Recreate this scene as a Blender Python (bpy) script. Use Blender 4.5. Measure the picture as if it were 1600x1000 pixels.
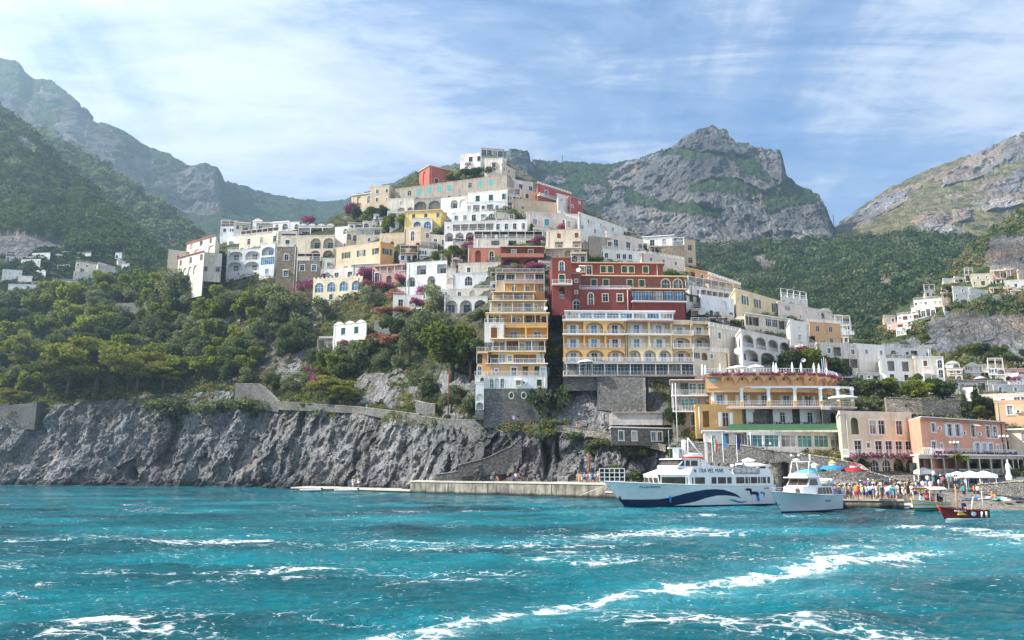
import bpy, math, random
import numpy as np
from math import radians, sin, cos, tan, atan, atan2, pi, sqrt, hypot
for o in list(bpy.data.objects): bpy.data.objects.remove(o)
S = bpy.context.scene
COL = S.collection
rnd = random.Random(7)

# ------------------------------------------------------------------ camera, sky, sun, exposure
F, PITCH, EYE = 1244.4, radians(10.55), 4.8
cd = bpy.data.cameras.new('camera'); cam = bpy.data.objects.new('camera', cd); COL.objects.link(cam)
cd.sensor_width = 36; cd.lens = 28.0; cd.clip_start = .5; cd.clip_end = 20000
cam.location = (0, 0, EYE); cam.rotation_euler = (pi/2+PITCH, 0, 0)
S.camera = cam
SUN_AZ, SUN_EL = radians(-102), radians(41)      # azimuth from +Y (view direction), negative = left
sd = Vec = (sin(SUN_AZ)*cos(SUN_EL), cos(SUN_AZ)*cos(SUN_EL), sin(SUN_EL))
w = bpy.data.worlds.new('World'); S.world = w; w.use_nodes = True
nt = w.node_tree; nt.nodes.clear()
def N(nt, t, **k):
    n = nt.nodes.new(t)
    for a, b in k.items(): setattr(n, a, b)
    return n
out = N(nt, 'ShaderNodeOutputWorld'); bg = N(nt, 'ShaderNodeBackground'); bg.inputs[1].default_value = .086
sky = N(nt, 'ShaderNodeTexSky'); sky.sky_type = 'NISHITA'; sky.sun_disc = False
sky.sun_elevation = SUN_EL; sky.sun_rotation = SUN_AZ; sky.air_density = 1.0; sky.dust_density = .6; sky.ozone_density = 1.6
# thin high cloud in the sky itself: noise over the direction, projected on a high flat layer
tc = N(nt, 'ShaderNodeTexCoord'); sx = N(nt, 'ShaderNodeSeparateXYZ'); nt.links.new(tc.outputs['Generated'], sx.inputs[0])
def M(nt, op, a, b=None, clamp=False):
    n = N(nt, 'ShaderNodeMath', operation=op); n.use_clamp = clamp
    for i, v in enumerate((a, b)):
        if v is None: continue
        if isinstance(v, (int, float)): n.inputs[i].default_value = v
        else: nt.links.new(v, n.inputs[i])
    return n.outputs[0]
zc = M(nt, 'ADD', M(nt, 'MAXIMUM', sx.outputs[2], 0.0), .07)
cx = M(nt, 'DIVIDE', sx.outputs[0], zc); cy = M(nt, 'DIVIDE', sx.outputs[1], zc)
cb = N(nt, 'ShaderNodeCombineXYZ'); nt.links.new(cx, cb.inputs[0]); nt.links.new(cy, cb.inputs[1])
def wnoise(scale, detail, rough, dist, rot, sc, off=(0, 0, 0)):
    mp = N(nt, 'ShaderNodeMapping'); mp.inputs['Rotation'].default_value = (0, 0, rot); mp.inputs['Scale'].default_value = sc
    mp.inputs['Location'].default_value = off
    nt.links.new(cb.outputs[0], mp.inputs[0])
    n = N(nt, 'ShaderNodeTexNoise'); n.inputs['Scale'].default_value = scale; n.inputs['Detail'].default_value = detail
    n.inputs['Roughness'].default_value = rough; n.inputs['Distortion'].default_value = dist
    nt.links.new(mp.outputs[0], n.inputs['Vector']); return n.outputs['Fac']
def ramp(nt, fac, stops, interp='LINEAR'):
    r = N(nt, 'ShaderNodeValToRGB'); nt.links.new(fac, r.inputs[0]); r.color_ramp.interpolation = interp
    el = r.color_ramp.elements
    while len(el) > 1: el.remove(el[-1])
    el[0].position = stops[0][0]; el[0].color = (*stops[0][1], 1) if len(stops[0][1]) == 3 else stops[0][1]
    for p, c in stops[1:]:
        e = el.new(p); e.color = (*c, 1) if len(c) == 3 else c
    return r.outputs[0]
def g3(v): return (v, v, v)
c1 = wnoise(.85, 9, .60, .5, -.7, (1.5, .8, 1), (3.1, 1.2, 0))
c2 = wnoise(2.6, 12, .66, .8, 2.35, (.55, 1.9, 1), (1.7, 4.4, 0))
c3 = wnoise(9.0, 8, .7, .6, .4, (.8, 1.5, 1), (5.2, .4, 0))
cc = M(nt, 'ADD', M(nt, 'ADD', M(nt, 'MULTIPLY', c1, .54), M(nt, 'MULTIPLY', c2, .33)), M(nt, 'MULTIPLY', c3, .13))
# more cloud to the left and far right, clear blue in the middle top
lb = M(nt, 'MULTIPLY', M(nt, 'ABSOLUTE', M(nt, 'ADD', sx.outputs[0], -.10)), .26)
lft = M(nt, 'MULTIPLY', M(nt, 'MAXIMUM', M(nt, 'MULTIPLY', sx.outputs[0], -1.0), 0.0), .07)
cm = M(nt, 'ADD', M(nt, 'ADD', cc, lb), lft)
cf = ramp(nt, cm, [(.465, g3(0.02)), (.54, g3(.22)), (.61, g3(.66)), (.69, g3(1.0))])
mix = N(nt, 'ShaderNodeMix', data_type='RGBA'); nt.links.new(M(nt, 'MULTIPLY', cf, .9), mix.inputs[0])
tint = N(nt, 'ShaderNodeMix', data_type='RGBA', blend_type='MULTIPLY'); tint.inputs[0].default_value = 1
nt.links.new(sky.outputs[0], tint.inputs[6]); tint.inputs[7].default_value = (.74, .99, 1.24, 1)
nt.links.new(tint.outputs[2], mix.inputs[6]); mix.inputs[7].default_value = (7.0, 7.3, 7.6, 1)
nt.links.new(mix.outputs[2], bg.inputs[0]); nt.links.new(bg.outputs[0], out.inputs[0])
sl = bpy.data.lights.new('sun', 'SUN'); sl.energy = 5.0; sl.angle = radians(.5); sl.color = (1, .93, .82)
so = bpy.data.objects.new('sun', sl); COL.objects.link(so)
so.rotation_euler = (pi/2-SUN_EL, 0, -SUN_AZ+pi) if False else (0, 0, 0)
from mathutils import Vector, Matrix
so.rotation_euler = Vector(sd).to_track_quat('Z', 'Y').to_euler()
so.location = (-200, 0, 300)
S.view_settings.view_transform = 'Standard'; S.view_settings.look = 'None'; S.view_settings.gamma = 1
S.view_settings.exposure = 1.12
C = S.cycles
C.max_bounces = 4; C.diffuse_bounces = 3; C.glossy_bounces = 2; C.transmission_bounces = 3; C.transparent_max_bounces = 6; C.volume_bounces = 0
C.use_denoising = True; C.caustics_reflective = False; C.caustics_refractive = False; C.sample_clamp_indirect = 4; C.sample_clamp_direct = 0

# ------------------------------------------------------------------ photo geometry -> world
CP, SP = cos(PITCH), sin(PITCH)
def P(px, py, Y):
    """world point at forward distance Y seen at a place of the photograph (used once, to survey the site)"""
    u = (px-800)/F; v = (500-py)/F
    d = CP - v*SP
    return (u/d*Y, Y, EYE+(SP+v*CP)/d*Y)
def elev(py):
    v = (500-py)/F
    return (SP+v*CP)/(CP-v*SP)
def py_of(z, Y):
    t = (z-EYE)/Y
    v = (t*CP-SP)/(CP+t*SP)
    return 500-v*F
def px_of(X, Y, z):
    t = (z-EYE)/Y; v = (t*CP-SP)/(CP+t*SP)
    return 800+X/Y*(CP-v*SP)*F
# ------------------------------------------------------------------ numpy noise
_prm = np.random.RandomState(3).permutation(256); _prm = np.concatenate([_prm, _prm, _prm])
_grd = np.random.RandomState(5).normal(size=(256, 3)); _grd /= np.linalg.norm(_grd, axis=1)[:, None]
def perlin(p):
    p = np.asarray(p, float); i = np.floor(p).astype(int); f = p-i; i &= 255
    u = f*f*f*(f*(f*6-15)+10)
    r = 0
    for dx in (0, 1):
        for dy in (0, 1):
            for dz in (0, 1):
                h = _prm[_prm[_prm[(i[..., 0]+dx) & 255]+((i[..., 1]+dy) & 255)]+((i[..., 2]+dz) & 255)]
                g = _grd[h & 255]
                d = (g*(f-np.array([dx, dy, dz]))).sum(-1)
                r = r + d*(u[..., 0] if dx else 1-u[..., 0])*(u[..., 1] if dy else 1-u[..., 1])*(u[..., 2] if dz else 1-u[..., 2])
    return r*1.6
def fbm(p, o=4, g=.5, ridged=False):
    a = 1; r = 0; t = 0
    for k in range(o):
        n = perlin(p*2**k+k*17.3)
        r = r+a*((1-2*np.abs(n)) if ridged else n); t += a; a *= g
    return r/t
def worley(p):
    """distance to the nearest feature point"""
    p = np.asarray(p, float); i = np.floor(p).astype(int); f = p-i
    best = np.full(p.shape[:-1], 9.0)
    rs = np.random.RandomState(11).rand(256, 3)
    for dx in (-1, 0, 1):
        for dy in (-1, 0, 1):
            for dz in (-1, 0, 1):
                h = _prm[_prm[_prm[(i[..., 0]+dx) & 255]+((i[..., 1]+dy) & 255)]+((i[..., 2]+dz) & 255)] & 255
                q = rs[h]+np.array([dx, dy, dz])-f
                best = np.minimum(best, (q*q).sum(-1))
    return np.sqrt(best)
def cells(p):
    """a random value 0..1 that is constant in each cell round scattered points"""
    p = np.asarray(p, float); i = np.floor(p).astype(int); f = p-i; best = np.full(p.shape[:-1], 9.0); val = np.zeros(p.shape[:-1])
    rs = np.random.RandomState(11).rand(256, 3); rv = np.random.RandomState(12).rand(256)
    for dx in (-1, 0, 1):
        for dy in (-1, 0, 1):
            for dz in (-1, 0, 1):
                h = _prm[_prm[_prm[(i[..., 0]+dx) & 255]+((i[..., 1]+dy) & 255)]+((i[..., 2]+dz) & 255)] & 255
                q = rs[h]+np.array([dx, dy, dz])-f; d = (q*q).sum(-1); k = d < best; best = np.where(k, d, best); val = np.where(k, rv[h], val)
    return val
def smooth(a, b, x):
    t = np.clip((x-a)/(b-a), 0, 1); return t*t*(3-2*t)

# ------------------------------------------------------------------ objects
def tag(o, label=None, cat=None, group=None, kind=None):
    if label: o['label'] = label
    if cat: o['category'] = cat
    if group: o['group'] = group
    if kind: o['kind'] = kind
    return o
def mesh_ob(name, me, parent=None, mats=None, loc=None):
    if mats:
        for m in mats: me.materials.append(m)
    o = bpy.data.objects.new(name, me); COL.objects.link(o)
    if parent: o.parent = parent
    if loc is not None: o.location = loc
    return o
def empty(name, loc=(0, 0, 0), rz=0, **k):
    o = bpy.data.objects.new(name, None); COL.objects.link(o); o.location = loc; o.rotation_euler = (0, 0, rz)
    o.empty_display_size = .2
    tag(o, k.get('label'), k.get('cat'), k.get('group')); return o
def copy_tree(o, parent=None):
    c = o.copy(); COL.objects.link(c); c.parent = parent
    for ch in KIDS(o): copy_tree(ch, c)
    return c
def KIDS(o): return list(o.children)
class MB:
    """collects faces with material slots and makes one mesh"""
    def __init__(s): s.v = []; s.f = []; s.m = []; s.mats = []; s.sm = []
    def mi(s, mat):
        if mat not in s.mats: s.mats.append(mat)
        return s.mats.index(mat)
    def poly(s, pts, mat, smooth=False):
        n = len(s.v); s.v += [tuple(p) for p in pts]; s.f.append(tuple(range(n, n+len(pts)))); s.m.append(s.mi(mat)); s.sm.append(smooth)
    def box(s, c, d, mat, rz=0, rx=0, ry=0):
        """centre, full sizes"""
        x, y, z = d[0]/2, d[1]/2, d[2]/2
        q = [(-x, -y, -z), (x, -y, -z), (x, y, -z), (-x, y, -z), (-x, -y, z), (x, -y, z), (x, y, z), (-x, y, z)]
        if rx or ry or rz:
            R = Matrix.Rotation(rz, 3, 'Z') @ Matrix.Rotation(ry, 3, 'Y') @ Matrix.Rotation(rx, 3, 'X'); q = [tuple(R @ Vector(t)) for t in q]
        n = len(s.v); s.v += [(a+c[0], b+c[1], e+c[2]) for a, b, e in q]
        for f in ((0, 3, 2, 1), (4, 5, 6, 7), (0, 1, 5, 4), (1, 2, 6, 5), (2, 3, 7, 6), (3, 0, 4, 7)):
            s.f.append(tuple(n+i for i in f)); s.m.append(s.mi(mat)); s.sm.append(False)
    def bx(s, x0, x1, y0, y1, z0, z1, mat): s.box(((x0+x1)/2, (y0+y1)/2, (z0+z1)/2), (abs(x1-x0), abs(y1-y0), abs(z1-z0)), mat)
    def tube(s, a, b, r, mat, n=6, r2=None, cap=True):
        a = Vector(a); b = Vector(b); d = (b-a)
        if d.length < 1e-6: return
        q = d.to_track_quat('Z', 'Y'); r2 = r if r2 is None else r2
        k = len(s.v)
        for (c, rr) in ((a, r), (b, r2)):
            for i in range(n):
                t = 2*pi*i/n; s.v.append(tuple(c+q @ Vector((cos(t)*rr, sin(t)*rr, 0))))
        for i in range(n):
            j = (i+1) % n; s.f.append((k+i, k+j, k+n+j, k+n+i)); s.m.append(s.mi(mat)); s.sm.append(True)
        if cap:
            s.f.append(tuple(k+n-1-i for i in range(n))); s.m.append(s.mi(mat)); s.sm.append(False)
            s.f.append(tuple(k+n+i for i in range(n))); s.m.append(s.mi(mat)); s.sm.append(False)
    def lathe(s, c, prof, mat, n=12, sx=1, sy=1, a0=0, a1=2*pi):
        """prof: (r, z)"""
        k = len(s.v); full = abs(a1-a0-2*pi) < 1e-6; m = n if full else n+1
        for r, z in prof:
            for i in range(m):
                t = a0+(a1-a0)*i/n; s.v.append((c[0]+cos(t)*r*sx, c[1]+sin(t)*r*sy, c[2]+z))
        for j in range(len(prof)-1):
            for i in range(n):
                i2 = (i+1) % m
                s.f.append((k+j*m+i, k+j*m+i2, k+(j+1)*m+i2, k+(j+1)*m+i)); s.m.append(s.mi(mat)); s.sm.append(True)
    def loft(s, rings, mat, closed=True, caps=True, smooth=True):
        k = len(s.v); n = len(rings[0])
        for r in rings: s.v += [tuple(p) for p in r]
        for j in range(len(rings)-1):
            for i in range(n if closed else n-1):
                i2 = (i+1) % n
                s.f.append((k+j*n+i, k+j*n+i2, k+(j+1)*n+i2, k+(j+1)*n+i)); s.m.append(s.mi(mat)); s.sm.append(smooth)
        if caps:
            s.f.append(tuple(k+n-1-i for i in range(n))); s.m.append(s.mi(mat)); s.sm.append(False)
            s.f.append(tuple(k+(len(rings)-1)*n+i for i in range(n))); s.m.append(s.mi(mat)); s.sm.append(False)
    def mesh(s, name='m'):
        me = bpy.data.meshes.new(name); me.from_pydata(s.v, [], s.f)
        for m in s.mats: me.materials.append(m)
        me.polygons.foreach_set('material_index', s.m); me.polygons.foreach_set('use_smooth', s.sm); me.update(); return me
    def build(s, name, parent=None, loc=None, rz=0):
        o = mesh_ob(name, s.mesh(name), parent, None, loc)
        if rz: o.rotation_euler = (0, 0, rz)
        return o
def grid_mesh(name, V, W, H, mats, attrs=None, wrap=False):
    """V: (H*W, 3) array row-major"""
    me = bpy.data.meshes.new(name)
    i = np.arange(H*W).reshape(H, W)
    q = np.stack([i[:-1, :-1], i[:-1, 1:], i[1:, 1:], i[1:, :-1]], -1).reshape(-1, 4)
    me.vertices.add(len(V)); me.vertices.foreach_set('co', np.asarray(V, np.float32).ravel())
    me.loops.add(q.size); me.loops.foreach_set('vertex_index', q.ravel().astype(np.int32))
    me.polygons.add(len(q)); me.polygons.foreach_set('loop_start', np.arange(0, q.size, 4, dtype=np.int32))
    me.polygons.foreach_set('loop_total', np.full(len(q), 4, np.int32)); me.polygons.foreach_set('use_smooth', np.ones(len(q), bool))
    me.update(calc_edges=True)
    for k, a in (attrs or {}).items():
        at = me.attributes.new(k, 'FLOAT', 'POINT'); at.data.foreach_set('value', np.asarray(a, np.float32).ravel())
    for m in mats: me.materials.append(m)
    return me
def tri_soup(name, V, Fc, mats, attrs=None, smooth=False):
    """V (n,3); Fc (m,k) constant-k faces"""
    me = bpy.data.meshes.new(name); k = Fc.shape[1]
    me.vertices.add(len(V)); me.vertices.foreach_set('co', np.asarray(V, np.float32).ravel())
    me.loops.add(Fc.size); me.loops.foreach_set('vertex_index', Fc.ravel().astype(np.int32))
    me.polygons.add(len(Fc)); me.polygons.foreach_set('loop_start', np.arange(0, Fc.size, k, dtype=np.int32))
    me.polygons.foreach_set('loop_total', np.full(len(Fc), k, np.int32))
    if smooth: me.polygons.foreach_set('use_smooth', np.ones(len(Fc), bool))
    me.update(calc_edges=True)
    for kk, a in (attrs or {}).items():
        at = me.attributes.new(kk, 'FLOAT', 'POINT'); at.data.foreach_set('value', np.asarray(a, np.float32).ravel())
    for m in mats: me.materials.append(m)
    return me
# ------------------------------------------------------------------ materials
class Mat:
    def __init__(s, name):
        s.m = bpy.data.materials.new(name); s.m.use_nodes = True; s.nt = s.m.node_tree
        s.b = s.nt.nodes['Principled BSDF']; s.o = s.nt.nodes['Material Output']
        s.b.inputs['Specular IOR Level'].default_value = .3
    def L(s, a, b): s.nt.links.new(a, b)
    def coord(s, kind='Object'):
        return N(s.nt, 'ShaderNodeTexCoord').outputs[kind]
    def geo(s): return N(s.nt, 'ShaderNodeNewGeometry').outputs['Position']
    def noise(s, vec, scale, detail=4, rough=.55, dist=0, out='Fac'):
        n = N(s.nt, 'ShaderNodeTexNoise'); n.inputs['Scale'].default_value = scale; n.inputs['Detail'].default_value = detail
        n.inputs['Roughness'].default_value = rough; n.inputs['Distortion'].default_value = dist
        if vec is not None: s.L(vec, n.inputs['Vector'])
        return n.outputs[out]
    def voro(s, vec, scale, feat='F1', out='Distance', rand=1):
        n = N(s.nt, 'ShaderNodeTexVoronoi'); n.feature = feat; n.inputs['Scale'].default_value = scale; n.inputs['Randomness'].default_value = rand
        s.L(vec, n.inputs['Vector']); return n.outputs[out]
    def mapv(s, vec, scale=(1, 1, 1), rot=(0, 0, 0)):
        n = N(s.nt, 'ShaderNodeMapping'); n.inputs['Scale'].default_value = scale; n.inputs['Rotation'].default_value = rot; s.L(vec, n.inputs[0]); return n.outputs[0]
    def ramp(s, fac, stops): return ramp(s.nt, fac, stops)
    def mix(s, fac, a, b, mode='MIX'):
        n = N(s.nt, 'ShaderNodeMix', data_type='RGBA', blend_type=mode)
        for i, v in ((0, fac), (6, a), (7, b)):
            if isinstance(v, (int, float)): n.inputs[i].default_value = v
            elif isinstance(v, tuple): n.inputs[i].default_value = (*v[:3], 1)
            else: s.L(v, n.inputs[i])
        return n.outputs[2]
    def math(s, op, a, b=None, clamp=False): return M(s.nt, op, a, b, clamp)
    def bump(s, h, strength=.5, dist=1.0, prev=None):
        n = N(s.nt, 'ShaderNodeBump'); n.inputs['Strength'].default_value = strength; n.inputs['Distance'].default_value = dist
        s.L(h, n.inputs['Height'])
        if prev is not None: s.L(prev, n.inputs['Normal'])
        s.L(n.outputs[0], s.b.inputs['Normal']); return n.outputs[0]
    def col(s, c):
        if isinstance(c, tuple): s.b.inputs['Base Color'].default_value = (*c[:3], 1)
        else: s.L(c, s.b.inputs['Base Color'])
        return s
    def rough(s, r):
        if isinstance(r, (int, float)): s.b.inputs['Roughness'].default_value = r
        else: s.L(r, s.b.inputs['Roughness'])
        return s
    def attr(s, n, out='Fac'):
        a = N(s.nt, 'ShaderNodeAttribute'); a.attribute_name = n; return a.outputs[out]
    def rand(s): return N(s.nt, 'ShaderNodeObjectInfo').outputs['Random']
_mc = {}
def plain(name, c, r=.6, metal=0, var=0.0, spec=.3):
    if name in _mc: return _mc[name]
    m = Mat(name); m.rough(r); m.b.inputs['Metallic'].default_value = metal; m.b.inputs['Specular IOR Level'].default_value = spec
    if var:
        g = m.geo(); n = m.noise(g, 1.3, 5, .6)
        d = tuple(x*(1-var) for x in c); l = tuple(min(1, x*(1+var*.6)) for x in c)
        m.col(m.ramp(n, [(.3, d), (.7, l)]))
    else: m.col(c)
    _mc[name] = m.m; return m.m
def plaster(name, c, dirt=.35, stain=(.30, .25, .19)):
    """painted render: blotches, run-off streaks, fine bump"""
    if name in _mc: return _mc[name]
    m = Mat(name); g = m.geo(); m.rough(.85)
    big = m.noise(g, .35, 5, .65); fine = m.noise(g, 3.0, 4, .6)
    streak = m.noise(m.mapv(g, (1.6, 1.6, .16)), 1.0, 5, .65)
    d = tuple(x*.70 for x in c); l = tuple(min(.93, x*1.10) for x in c); patch = m.noise(g, .8, 3, .5, 1.5)
    base = m.ramp(m.math('ADD', m.math('MULTIPLY', big, .7), m.math('MULTIPLY', fine, .3)), [(.34, d), (.5, c), (.68, l)])
    hue = m.mix(m.math('MULTIPLY', m.rand(), .10), base, (.55, .42, .33))
    sf = m.ramp(streak, [(.46, g3(0)), (.70, g3(dirt))]); hue = m.mix(m.ramp(patch, [(.60, g3(0)), (.63, g3(dirt*.5))]), hue, tuple(x*.62+.10 for x in c))
    m.col(m.mix(sf, hue, stain)); m.bump(fine, .35, .04)
    _mc[name] = m.m; return m.m
def stonework(name, a, b, c, scale=2.2, bmp=.8, mortar=.35):
    if name in _mc: return _mc[name]
    m = Mat(name); g = m.geo(); m.rough(.92)
    gv = m.mapv(g, (1, 1, 1.7))
    w_ = m.noise(g, 1.2, 3, .5, 0, 'Color')
    mv = m.mix(.12, gv, w_)
    cell = m.voro(gv, scale, out='Color'); edge = m.voro(gv, scale, 'DISTANCE_TO_EDGE')
    sep = N(m.nt, 'ShaderNodeSeparateColor'); m.L(cell, sep.inputs[0])
    colr = m.ramp(sep.outputs[0], [(0, a), (.5, b), (1, c)])
    big = m.noise(g, .18, 5, .6)
    colr = m.mix(m.ramp(big, [(.4, g3(0)), (.7, g3(.6))]), colr, tuple(x*.6 for x in a))
    e = m.ramp(edge, [(0, g3(mortar)), (.09, g3(1))])
    m.col(m.mix(1.0, colr, e, 'MULTIPLY'))
    h = m.math('ADD', m.ramp(edge, [(0, g3(0)), (.15, g3(1))]), m.math('MULTIPLY', m.noise(g, 6, 4, .6), .5))
    m.bump(h, bmp, .12)
    _mc[name] = m.m; return m.m
W_ = {}
def defw(k, *a, **kw): W_[k] = plaster('plaster_'+k, *a, **kw)
defw('white', (.76, .735, .69), .32); defw('bluewhite', (.72, .73, .74), .32); defw('cream', (.72, .63, .47), .4)
defw('oldwhite', (.66, .61, .53), .6); defw('pinkwhite', (.74, .63, .55), .35)
defw('tan', (.60, .47, .32), .5); defw('beige', (.68, .57, .44), .4); defw('peach', (.72, .52, .36), .3)
defw('greytan', (.36, .31, .25), .6, (.12, .11, .10)); defw('grey', (.30, .29, .28), .6, (.1, .1, .1))
defw('red', (.42, .10, .075), .3, (.2, .08, .06)); defw('darkred', (.20, .036, .032), .45, (.1, .04, .04)); defw('brick', (.48, .16, .10), .3)
defw('yellow', (.72, .55, .18), .25); defw('ochre', (.62, .33, .115), .35); defw('gold', (.67, .39, .13), .3)
defw('paleyellow', (.72, .58, .36), .3); defw('orange', (.72, .42, .21), .3, (.45, .25, .15)); defw('salmon', (.72, .34, .23), .2)
defw('rose', (.62, .36, .30), .3); defw('apricot', (.76, .47, .28), .25)
W_['stone'] = stonework('grey_stone', (.13, .13, .125), (.20, .195, .185), (.30, .285, .26), 2.4)
W_['brownstone'] = stonework('brown_stone', (.22, .17, .12), (.33, .26, .185), (.45, .37, .27), 2.2)
W_['darkstone'] = stonework('dark_stone', (.075, .078, .08), (.12, .12, .12), (.19, .185, .18), 2.3)
W_['palestone'] = stonework('pale_stone', (.25, .22, .18), (.38, .34, .28), (.52, .47, .39), 1.9)
TRIM = plain('white_trim', (.80, .80, .80), .5); CREAMT = plain('cream_trim', (.76, .62, .36), .6); DARKW = plain('dark_wood', (.06, .04, .03), .6)
GREEN_S = plain('green_shutter', (.02, .085, .07), .45); WHITE_S = plain('white_shutter', (.72, .74, .76), .5); BROWN_S = plain('brown_shutter', (.24, .075, .03), .5)
TURQ_S = plain('turquoise_shutter', (.10, .42, .42), .5); IRON = plain('iron', (.05, .05, .055), .5, .3); WRAIL = plain('white_rail', (.74, .74, .75), .4)
ROOFT = plain('flat_roof', (.50, .46, .42), .9, var=.25); TERRA = plain('terracotta', (.42, .20, .11), .8, var=.3)
CANVAS = plain('canvas_cream', (.68, .58, .46), .8, var=.1); CANVW = plain('canvas_white', (.82, .81, .80), .7)
STRAW = plain('straw', (.30, .23, .16), .95, var=.35)
def glass_mat(name, c):
    m = Mat(name); m.b.inputs['Specular IOR Level'].default_value = .35; m.rough(.15)
    g = m.geo(); n = m.noise(g, .5, 2, .5); m.col(m.ramp(n, [(.35, tuple(x*.5 for x in c)), (.65, tuple(x*1.5 for x in c))])); return m.m
GLASS = glass_mat('window_glass', (.035, .05, .065)); GLASSB = glass_mat('blue_glass', (.07, .17, .26)); GLASSD = glass_mat('dark_glass', (.012, .016, .02)); CURT = glass_mat('curtained_glass', (.30, .30, .28)); GLASST = glass_mat('teal_glass', (.05, .20, .21))
SHADE_IN = plain('room_dark', (.03, .028, .026), .9)
def water_mat():
    m = Mat('sea_water'); g = m.geo()
    m.b.inputs['IOR'].default_value = 1.33; m.b.inputs['Specular IOR Level'].default_value = .22
    foam = m.attr('foam'); aer = m.attr('aer')
    gs = m.mapv(g, (1, 1, 1))
    big = m.noise(m.mapv(g, (.6, 1.2, 1)), .07, 4, .55)
    deep = m.ramp(big, [(.32, (.000, .042, .062)), (.50, (.0, .125, .165)), (.66, (.000, .225, .285))])
    col = m.mix(aer, deep, (.05, .27, .33))
    # lace of foam: warped cells thresholded by the foam amount
    wv = m.noise(g, .9, 4, .6, 0, 'Color')
    va = N(m.nt, 'ShaderNodeVectorMath', operation='MULTIPLY_ADD'); m.L(wv, va.inputs[0]); va.inputs[1].default_value = (1.8, 1.8, 0)
    m.L(m.mapv(g, (.75, 1, 0)), va.inputs[2])
    e1 = m.voro(va.outputs[0], 1.15, 'DISTANCE_TO_EDGE'); e2 = m.voro(va.outputs[0], 4.2, 'DISTANCE_TO_EDGE')
    lace = m.math('SUBTRACT', 1.0, m.math('MINIMUM', m.math('MULTIPLY', e1, 2.4), m.math('ADD', m.math('MULTIPLY', e2, 2.6), .18)))
    ns = m.noise(m.mapv(g, (1, 1.6, 1)), 2.2, 6, .7)
    v = m.math('ADD', m.math('MULTIPLY', lace, .55), m.math('MULTIPLY', ns, .45))
    v = m.math('ADD', v, m.math('MULTIPLY', foam, .50))
    ff = m.ramp(v, [(.86, g3(0)), (1.06, g3(.9))])
    sp = m.ramp(m.math('ADD', m.noise(m.mapv(g, (.8, 2.2, 1)), 3.6, 3, .6), m.math('MULTIPLY', m.math('SUBTRACT', m.noise(g, .13, 3, .6), .5), .35)), [(.66, g3(0)), (.72, g3(.75))])  # white specks painted in for foam flecks and sun glints
    ff = m.math('MAXIMUM', ff, sp)
    col = m.mix(ff, col, (.82, .85, .86)); m.col(col)
    m.rough(m.math('ADD', m.math('MULTIPLY', ff, .6), .07))
    n1 = m.noise(m.mapv(g, (.8, 1.5, 1)), 1.3, 6, .66, .5); n2 = m.noise(m.mapv(g, (1, 1.6, 1)), 4.5, 4, .6, .3)
    h = m.math('ADD', m.math('MULTIPLY', n1, 1.3), m.math('MULTIPLY', n2, .24))
    h = m.math('ADD', h, m.math('MULTIPLY', ff, .05))
    m.bump(h, 1.0, .42); return m.m
def va_(m, g, amt):
    n = m.noise(g, .5, 4, .6, 0, 'Color'); v = N(m.nt, 'ShaderNodeVectorMath', operation='MULTIPLY_ADD'); m.L(n, v.inputs[0]); v.inputs[1].default_value = (amt, amt, amt); m.L(m.mapv(g, (1, 1, .55), (0, .1, 0)), v.inputs[2]); return v.outputs[0]
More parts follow.
